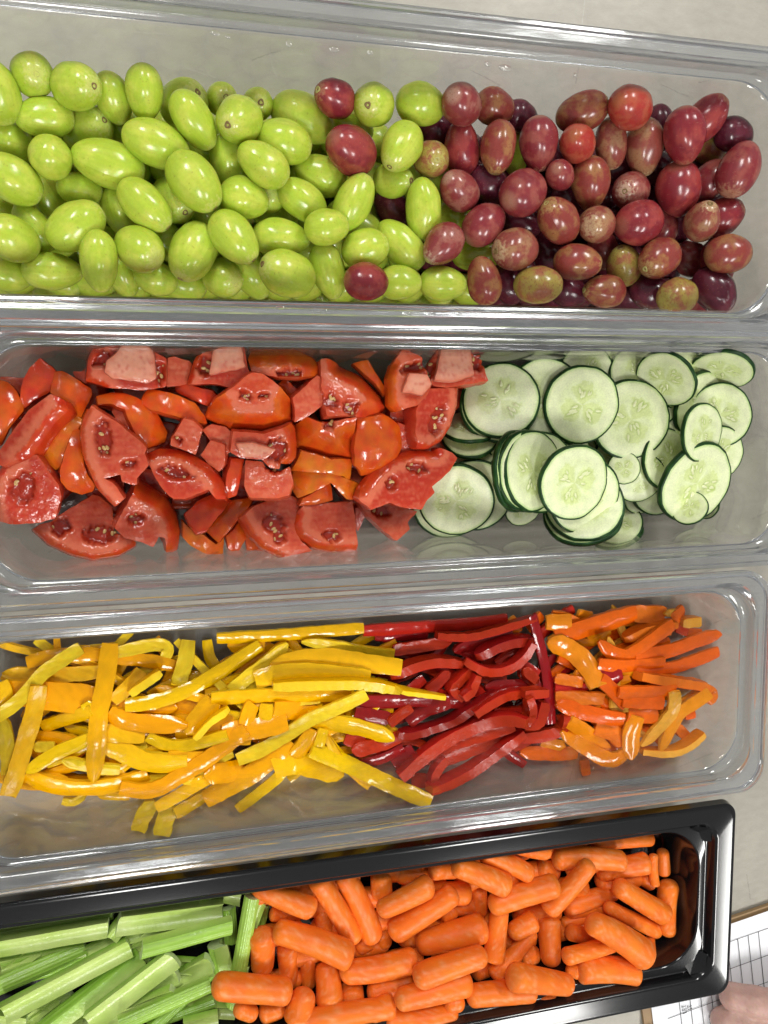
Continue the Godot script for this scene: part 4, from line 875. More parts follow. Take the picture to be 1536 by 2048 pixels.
# ---------------------------------------------------------------- cucumber
# centre, normal, radius, label
var CUCUMBERS := [
	[[137.1, 6.5, 9.3], [-0.04, 1, -0.03], 20.8, "cucumber slice buried at the bottom of the cucumber pile"],
	[[166.4, 6.5, -14.9], [-0.01, 1, 0.01], 20.2, "cucumber slice buried at the bottom of the cucumber pile"],
	[[196.9, 6.5, -8.9], [0.01, 1, 0.01], 19.9, "cucumber slice buried at the bottom of the cucumber pile"],
	[[209.3, 6.5, -15.2], [0.03, 1, 0.03], 21, "cucumber slice buried at the bottom of the cucumber pile"],
	[[194.4, 6.5, 8.1], [0.02, 1, 0.02], 19.1, "cucumber slice buried at the bottom of the cucumber pile"],
	[[106.5, 6.5, 17.5], [-0.01, 1, -0.02], 20.1, "cucumber slice buried at the bottom of the cucumber pile"],
	[[235.1, 6.5, -24.7], [0.01, 1, 0.01], 20.4, "cucumber slice buried at the bottom of the cucumber pile"],
	[[226.7, 11.1, -19.9], [-0.02, 1, -0.01], 20.4, "cucumber slice buried at the bottom of the cucumber pile"],
	[[195.2, 11.1, -16.9], [0.04, 1, 0], 20.5, "cucumber slice buried at the bottom of the cucumber pile"],
	[[193, 11.1, -35.3], [-0.01, 1, 0.02], 19.7, "cucumber slice buried at the bottom of the cucumber pile"],
	[[130, 11.1, -29.2], [0, 1, -0.01], 20.5, "cucumber slice buried at the bottom of the cucumber pile"],
	[[116, 11.1, -21.1], [0.03, 1, 0.01], 20.5, "cucumber slice buried at the bottom of the cucumber pile"],
	[[232.5, 11.1, 7.7], [-0.03, 1, 0.01], 20.8, "cucumber slice buried at the bottom of the cucumber pile"],
	[[147.8, 11.1, 2.3], [0.03, 1, 0.01], 20, "cucumber slice buried at the bottom of the cucumber pile"],
	[[192, 15.7, -36.8], [-0.02, 1, 0.03], 19.3, "cucumber slice buried at the bottom of the cucumber pile"],
	[[109.9, 15.7, -3.2], [-0.03, 1, 0.01], 19.8, "cucumber slice buried at the bottom of the cucumber pile"],
	[[94.1, 15.7, 11.8], [-0.03, 1, 0], 19.5, "cucumber slice buried at the bottom of the cucumber pile"],
	[[185.7, 15.7, 5.6], [0.01, 1, 0.01], 19.7, "cucumber slice buried at the bottom of the cucumber pile"],
	[[193.1, 15.7, -29], [0, 1, -0.04], 19.2, "cucumber slice buried at the bottom of the cucumber pile"],
	[[215.7, 15.7, -9.8], [0, 1, -0.01], 19.6, "cucumber slice buried at the bottom of the cucumber pile"],
	[[128.9, 15.7, -33.2], [0.01, 1, -0.02], 20.7, "cucumber slice buried at the bottom of the cucumber pile"],
	[[114.6, 20.3, -0.1], [0.01, 1, -0.04], 20.6, "cucumber slice buried at the bottom of the cucumber pile"],
	[[186.9, 20.3, 7.9], [0.02, 1, 0.02], 20.1, "cucumber slice buried at the bottom of the cucumber pile"],
	[[94.3, 20.3, 1.7], [-0.04, 1, 0], 20, "cucumber slice buried at the bottom of the cucumber pile"],
	[[104.7, 20.3, -36.8], [0.01, 1, 0], 20.1, "cucumber slice buried at the bottom of the cucumber pile"],
	[[93.9, 20.3, -7.7], [-0.03, 1, -0.04], 19.6, "cucumber slice buried at the bottom of the cucumber pile"],
	[[132.6, 20.3, -30.8], [-0.03, 1, 0.02], 19.6, "cucumber slice buried at the bottom of the cucumber pile"],
	[[124.4, 20.3, -13.3], [-0.02, 1, 0.03], 19.8, "cucumber slice buried at the bottom of the cucumber pile"],
	[[180.2, 24.9, 6.7], [-0.01, 1, -0.02], 20, "cucumber slice buried at the bottom of the cucumber pile"],
	[[174.9, 24.9, 7.1], [0.04, 1, 0.02], 21, "cucumber slice buried at the bottom of the cucumber pile"],
	[[178.7, 24.9, -28], [-0.03, 1, -0.01], 19, "cucumber slice buried at the bottom of the cucumber pile"],
	[[201.4, 24.9, 4.8], [-0.04, 1, -0.02], 19.4, "cucumber slice buried at the bottom of the cucumber pile"],
	[[109.1, 24.9, 5.7], [-0.02, 1, -0.01], 19.5, "cucumber slice buried at the bottom of the cucumber pile"],
	[[123.2, 24.9, 2.4], [0.04, 1, 0.01], 19.1, "cucumber slice buried at the bottom of the cucumber pile"],
	[[96.8, 24.9, 1.5], [-0.03, 1, -0.02], 19.6, "cucumber slice buried at the bottom of the cucumber pile"],
	[[125.3, 29.5, -2], [0, 1, 0], 20.1, "cucumber slice buried at the bottom of the cucumber pile"],
	[[223.5, 29.5, -29.1], [-0.04, 1, 0.01], 20.8, "cucumber slice buried at the bottom of the cucumber pile"],
	[[90.1, 29.5, -35.6], [-0.01, 1, -0.03], 19.5, "cucumber slice buried at the bottom of the cucumber pile"],
	[[198.3, 29.5, -19.5], [-0.03, 1, -0.02], 19.4, "cucumber slice buried at the bottom of the cucumber pile"],
	[[89.2, 29.5, -11.1], [0.01, 1, 0.01], 20.9, "cucumber slice buried at the bottom of the cucumber pile"],
	[[204.1, 29.5, -3], [0.01, 1, -0.03], 20.2, "cucumber slice buried at the bottom of the cucumber pile"],
	[[130.1, 29.5, -2.1], [0.01, 1, -0.03], 20.5, "cucumber slice buried at the bottom of the cucumber pile"],
	[[45, 9.9, 33.8], [-0.07, 1, 0], 28.1, "half covered cucumber slice lying flat, first from left in fifth row"],
	[[59.3, 19.9, -5.4], [-0.27, 0.76, -0.59], 20.6, "half covered cucumber slice leaning on its edge, third from left in third row"],
	[[192.6, 36.3, 30], [0, 0.95, 0.3], 18, "half covered cucumber slice lying flat, eighth from left in fourth row"],
	[[210.5, 49.8, -69.8], [-0.3, 0.37, 0.88], 13.8, "half covered cucumber slice leaning on its edge, eighth from left in first row"],
	[[198.9, 39.7, -53.2], [0, 1, 0], 14, "half covered cucumber slice lying flat, sixth from left in first row"],
	[[215.7, 39.7, -16.8], [0, 1, 0], 16, "half covered cucumber slice lying flat, seventh from left in third row"],
	[[58.5, 21.9, -13.6], [-0.22, 0.65, -0.73], 21, "half covered cucumber slice leaning on its edge, second from left in third row"],
	[[98.3, 26.1, 39.3], [0, 0.95, 0.3], 14.5, "half covered cucumber slice lying flat, fourth from left in fifth row"],
	[[166, 39.7, -46.9], [0, 1, 0], 20.3, "half covered cucumber slice lying flat, fourth from left in first row"],
	[[118.2, 40.7, 14.4], [0.02, 0.95, 0.3], 25.5, "half covered cucumber slice lying flat, fifth from left in fourth row"],
	[[58, 23.5, -20.9], [-0.17, 0.51, -0.84], 20.9, "half covered cucumber slice leaning on its edge, first from left in third row"],
	[[252, 23.5, -23.7], [-0.94, 0.33, -0.01], 22.3, "half covered cucumber slice leaning on its edge, twelfth from left in second row"],
	[[254.4, 5.7, 18], [0, 1, 0], 19.6, "half covered cucumber slice lying flat, twelfth from left in fourth row"],
	[[126.8, 39.7, -52.3], [0, 1, 0], 15.4, "half covered cucumber slice lying flat, first from left in first row"],
	[[191.7, 42.4, -20.9], [-0.05, 1, -0.01], 26.1, "half covered cucumber slice lying flat, fifth from left in third row"],
	[[157.8, 43, -59.3], [0, 1, -0.04], 25.5, "half covered cucumber slice lying flat, third from left in first row"],
	[[90.4, 46.2, 27.7], [-0.29, 0.66, -0.7], 15.2, "half covered cucumber slice leaning on its edge, fifth from left in fifth row"],
	[[240.7, 40.9, -48.1], [0.2, 0.98, 0.05], 11.7, "half covered cucumber slice lying flat, tenth from left in first row"],
	[[213.9, 44.3, -42.8], [0.14, 0.99, -0.01], 16.4, "half covered cucumber slice lying flat, seventh from left in second row"],
	[[177.5, 23.6, 61.6], [-0.38, 0.35, -0.86], 20.3, "half covered cucumber slice leaning on its edge, ninth from left in fifth row"],
	[[187.8, 47.7, -42.8], [-0.09, 0.99, -0.09], 25.7, "half covered cucumber slice lying flat, sixth from left in second row"],
	[[248.4, 5.7, -51.2], [0, 1, 0], 26.5, "half covered cucumber slice lying flat, twelfth from left in first row"],
	[[203.7, 41.9, 22.4], [0.12, 0.95, 0.3], 26.4, "half covered cucumber slice lying flat, ninth from left in fourth row"],
	[[252.9, 14.9, 34.3], [0.25, 0.96, 0.09], 21.3, "half covered cucumber slice lying flat, thirteenth from left in fifth row"],
	[[212.3, 53.9, -54.2], [0.05, 0.99, 0.15], 23.7, "half covered cucumber slice lying flat, ninth from left in first row"],
	[[225.5, 52.3, -36], [0.28, 0.91, 0.29], 24.9, "half covered cucumber slice lying flat, eighth from left in second row"],
	[[58.9, 31.3, 27.8], [-0.3, 0.95, 0.07], 26.3, "half covered cucumber slice lying flat, third from left in fifth row"],
	[[181.3, 48, 18], [-0.13, 0.94, 0.3], 19.4, "half covered cucumber slice lying flat, seventh from left in fourth row"],
	[[176.2, 49.5, -56.8], [-0.05, 0.98, -0.17], 21.5, "half covered cucumber slice lying flat, fifth from left in first row"],
	[[138, 46.6, -58.1], [0.02, 1, -0.03], 21.9, "half covered cucumber slice lying flat, second from left in first row"],
	[[80.2, 58.5, 9.8], [0.53, 0.85, -0.03], 28.7, "half covered cucumber slice lying flat, first from left in fourth row"],
	[[248.8, 8.5, -38], [0, 1, 0.09], 26.1, "half covered cucumber slice lying flat, eleventh from left in second row"],
	[[247, 38.1, 14.3], [0.3, 0.93, 0.2], 27, "half covered cucumber slice lying flat, eleventh from left in fourth row"],
	[[247.6, 10.4, -7.7], [0, 1, 0.03], 27.5, "cucumber slice lying flat, eleventh from left in third row"],
	[[166.2, 51.7, 10], [-0.3, 0.95, -0.08], 12, "cucumber slice lying flat, fourth from left in third row"],
	[[175.8, 28, 54.2], [-0.5, 0.68, -0.54], 18.7, "cucumber slice leaning on its edge, tenth from left in fifth row"],
	[[248.5, 14.5, 8.5], [0.05, 1, 0.01], 26.4, "cucumber slice lying flat, twelfth from left in third row"],
	[[239.2, 58.5, -27.5], [-0.24, 0.97, 0.02], 24, "cucumber slice lying flat, ninth from left in second row"],
	[[200.9, 52.4, 4.2], [0.14, 0.99, -0.05], 22.9, "cucumber slice lying flat, sixth from left in third row"],
	[[83.8, 61, 9.7], [0.49, 0.87, -0.03], 28.6, "cucumber slice lying flat, second from left in fourth row"],
	[[134.8, 49.7, 42], [-0.37, 0.68, -0.64], 28.7, "cucumber slice leaning on its edge, sixth from left in fifth row"],
	[[221.7, 51.5, -9.4], [-0.21, 0.98, -0.02], 23.9, "cucumber slice lying flat, eighth from left in third row"],
	[[236.3, 64.9, -60.7], [-0.43, 0.34, 0.84], 21.9, "cucumber slice leaning on its edge, eleventh from left in first row"],
	[[238.2, 59.9, 0.9], [0.03, 0.98, 0.19], 21.2, "cucumber slice lying flat, tenth from left in third row"],
	[[190, 65.9, -53.4], [-0.73, 0.43, 0.54], 22.2, "cucumber slice leaning on its edge, seventh from left in first row"],
	[[216, 70.4, -15.1], [0.29, 0.96, 0.07], 21.3, "cucumber slice lying flat, ninth from left in third row"],
	[[89.3, 61.3, 9.9], [0.41, 0.91, -0.04], 28.6, "cucumber slice lying flat, third from left in fourth row"],
	[[133.4, 54.2, 36.1], [-0.41, 0.76, -0.51], 28.3, "cucumber slice leaning on its edge, eighth from left in fifth row"],
	[[169.7, 53.1, -25.1], [-0.13, 0.99, 0.05], 29.2, "cucumber slice lying flat, fifth from left in second row"],
	[[99.3, 56, 11.3], [0.27, 0.96, -0.04], 29.1, "cucumber slice lying flat, fourth from left in fourth row"],
	[[43.7, 34, 30.7], [-0.29, 0.91, 0.28], 27.5, "cucumber slice lying flat, second from left in fifth row"],
	[[127.4, 65.3, 28.3], [0.03, 0.98, 0.22], 27.1, "cucumber slice lying flat, seventh from left in fifth row"],
	[[131.3, 52.4, -35.8], [-0.11, 0.99, 0.1], 28, "cucumber slice lying flat, fourth from left in second row"],
	[[107.3, 42.7, -42.4], [-0.29, 0.96, 0.03], 27.5, "cucumber slice lying flat, third from left in second row"],
	[[75.4, 35.7, -37.5], [-0.3, 0.94, -0.18], 28.3, "cucumber slice lying flat, first from left in second row"],
	[[248.6, 18.5, -33.8], [0.16, 0.98, 0.16], 26.4, "cucumber slice lying flat, tenth from left in second row"],
	[[218.6, 61.7, 21.5], [0.11, 0.95, 0.3], 31.4, "cucumber slice lying flat, tenth from left in fourth row"],
	[[75.6, 38.8, -39.7], [-0.36, 0.9, -0.24], 27.8, "cucumber slice lying flat, second from left in second row"],
	[[115.9, 71.4, 17.5], [0.08, 0.98, 0.17], 27, "cucumber slice lying flat, sixth from left in fourth row"],
	[[242.2, 41.5, 39.9], [-0.94, 0.33, -0.04], 12, "cucumber slice leaning on its edge, twelfth from left in fifth row"],
	[[214.1, 62.3, 40.1], [-0.67, 0.6, -0.43], 13.3, "cucumber slice leaning on its edge, eleventh from left in fifth row"],
]

# seeds of slice kind v: place x, z (unit radius), direction, half length
func seed_spots(v: int) -> Array:
	var out := []
	rng.seed = 70 + v
	for k in 14 + (v % 3) * 3:
		var a0 := TAU * (k % 3) / 3.0 + v * 0.7 + 0.5
		var a := a0 + rng.randf_range(-0.55, 0.55)
		var r := rng.randf_range(0.20, 0.50)
		out.append([r * cos(a), r * sin(a), a + rng.randf_range(-0.35, 0.35), rng.randf_range(0.065, 0.105)])
	return out

func cucumber_tex(sd: int, v: int) -> ImageTexture:
	var spots := seed_spots(v)
	var n := 256
	var img := Image.create(n, n, false, Image.FORMAT_RGB8)
	var a := noise(0.02, sd, 3)
	var b := noise(0.14, sd + 1, 2)
	for y in n:
		for x in n:
			var p := Vector2(x - n / 2.0 + .5, y - n / 2.0 + .5) / (n / 2.0)
			var r := p.length()
			var th := p.angle() + 0.25 * a.get_noise_2d(x, y)
			var lobe := 0.52 + 0.08 * cos(3.0 * (th - v * 0.7 - 0.5)) + 0.10 * a.get_noise_2d(x * 2, y * 2)
			var c := Vector3(.68, .75, .40)
			c = c.lerp(Vector3(.74, .79, .48), smoothstep(0.5, 0.75, r) * (1.0 - smoothstep(0.85, 0.95, r)))
			c = c.lerp(Vector3(.36, .56, .17), smoothstep(0.86, 0.99, r))
			var inner := 1.0 - smoothstep(lobe - 0.05, lobe + 0.05, r)
			c = c.lerp(Vector3(.55, .64, .22), inner * 0.55)
			var vein := pow(absf(sin(1.5 * (th - v * 0.7 - 0.5))), 16.0)
			c = c.lerp(Vector3(.74, .80, .50), vein * inner * 0.8)
			c = c.lerp(Vector3(.72, .79, .50), (1.0 - smoothstep(0.02, 0.05, absf(r - lobe - 0.04))) * 0.3)
			for s in spots:
				var l := (p - Vector2(s[0], s[1])).rotated(-s[2])
				var q := Vector2(l.x / (s[3] * 1.5), l.y / (s[3] * 0.85)).length() + 0.25 * a.get_noise_2d(x * 3, y * 3)
				if q < 1.0: c = c.lerp(Vector3(.36, .47, .12), 0.75 * (1.0 - q * q))
			c *= 1.0 + 0.10 * b.get_noise_2d(x, y) + 0.12 * a.get_noise_2d(x + 400, y)
			img.set_pixel(x, y, lin(c.x, c.y, c.z))
	return ImageTexture.create_from_image(img)

func cucumber_shapes(v: int) -> Array:
	var nz := noise(1.1, 60 + v, 2)
	var seg := 40
	var flesh := Soup.new()
	var rind := Soup.new()
	var hh := 0.08
	var at := func(r: float, a: float) -> Vector3:
		var w := 1.0 + 0.02 * nz.get_noise_2d(cos(a) * 1.3, sin(a) * 1.3 + v)
		var x := r * w * cos(a)
		var z := r * w * sin(a)
		return Vector3(x, 0.05 * (x * x - 0.6 * z * z) * (1.0 if v % 2 else -1.0) + 0.02 * nz.get_noise_2d(x * 2, z * 2), z)
	var radii := [0.0, 0.3, 0.55, 0.8, 0.91, 0.948]
	for face in [1, -1]:
		var rows := []
		for r in radii:
			var ids := []
			for i in seg:
				var a := TAU * i / seg
				var p: Vector3 = at.call(r, a)
				var dip := 0.012 * (1.0 - smoothstep(0.30, 0.5, r)) + (0.008 * smoothstep(0.91, 0.95, r))
				ids.append(flesh.add(p + Vector3(0, face * (hh - dip), 0), Vector2(0.5 + 0.5 * r * cos(a), 0.5 + 0.5 * r * sin(a))))
			rows.append(ids)
		for k in rows.size() - 1:
			for i in seg:
				var j := (i + 1) % seg
				if face > 0: flesh.quad(rows[k][i], rows[k][j], rows[k + 1][j], rows[k + 1][i], 1)
				else: flesh.quad(rows[k][i], rows[k + 1][i], rows[k + 1][j], rows[k][j], 2)
	var prof := [[0.946, 0.073], [0.98, 0.072], [1.0, 0.042], [1.003, -0.042], [0.98, -0.072], [0.946, -0.073]]
	var rr := []
	for p in prof:
		var ids := []
		for i in seg:
			var a := TAU * i / seg
			var q: Vector3 = at.call(p[0], a)
			var k := 1.0 + 0.35 * nz.get_noise_2d(a * 6.0, p[1] * 8.0)
			var c := Vector3(.010, .042, .009) * k
			if i % 5 == v % 5: c = Vector3(.022, .075, .016) * k
			ids.append(rind.add(q + Vector3(0, p[1], 0), Vector2.ZERO, vc(c)))
		rr.append(ids)
	for k in rr.size() - 1:
		for i in seg:
			var j := (i + 1) % seg
			rind.quad(rr[k][i], rr[k][j], rr[k + 1][j], rr[k + 1][i], 3)
	# seeds lying in the three soft lobes
	var seed_s := Soup.new()
	var spots := seed_spots(v)
	for k in spots.size():
		var sp: Array = spots[k]
		var base: Vector3 = at.call(Vector2(sp[0], sp[1]).length(), atan2(sp[1], sp[0]))
		base.y += hh - 0.012
		var dir := Vector2.from_angle(sp[2])
		var ln: float = sp[3]
		var wd := ln * 0.42
		var ring_ids := []
		for lv in 3:
			var ids := []
			for i in 10:
				var t := TAU * i / 10.0
				var sc: float = [1.0, 0.75, 0.35][lv]
				var lx := cos(t) * ln * sc * (1.0 if cos(t) > 0 else 1.0)
				var lz := sin(t) * wd * sc * (1.0 - 0.35 * cos(t))
				ids.append(seed_s.add(base + Vector3(dir.x * lx - dir.y * lz, [0.0, 0.014, 0.02][lv], dir.y * lx + dir.x * lz)))
			ring_ids.append(ids)
		for lv in 2:
			for i in 10: seed_s.quad(ring_ids[lv][i], ring_ids[lv + 1][i], ring_ids[lv + 1][(i + 1) % 10], ring_ids[lv][(i + 1) % 10], k + 5)
		var c := seed_s.add(base + Vector3(0, 0.021, 0))
		for i in 10: seed_s.tri(ring_ids[2][i], c, ring_ids[2][(i + 1) % 10], k + 5)
	return [flesh.done(false), rind.done(false), seed_s.done(false)]

func cucumbers() -> void:
	var kinds := []
	var fm := []
	for v in 9:
		kinds.append(cucumber_shapes(v))
		var m := mat(Color.WHITE, 0.34, cucumber_tex(v * 13 + 2, v))
		fm.append(m)
	var sm := mat(lin(.70, .74, .42), 0.18)
	for i in CUCUMBERS.size():
		var c: Array = CUCUMBERS[i]
		var o := thing("cucumber_slice", c[3], "cucumber", "cucumber slices in the second pan")
		var nrm := Vector3(c[1][0], c[1][1], c[1][2])
		var x := nrm.cross(Vector3(0, 0, 1)).normalized()
		o.transform = Transform3D((Basis(x, nrm, x.cross(nrm)) * Basis(Vector3.UP, i * 1.9)), Vector3(c[0][0], c[0][1], c[0][2]) * MM)
		var v := i % 9
		var tf := Transform3D(Basis.from_scale(Vector3.ONE * c[2] * MM), Vector3.ZERO)
		part("flesh", kinds[v][0], fm[v], o, tf)
		part("skin", kinds[v][1], veg("rind", 0.4, 0.0, 0.0, 0.35), o, tf)
		part("seed_core", kinds[v][2], sm, o, tf)

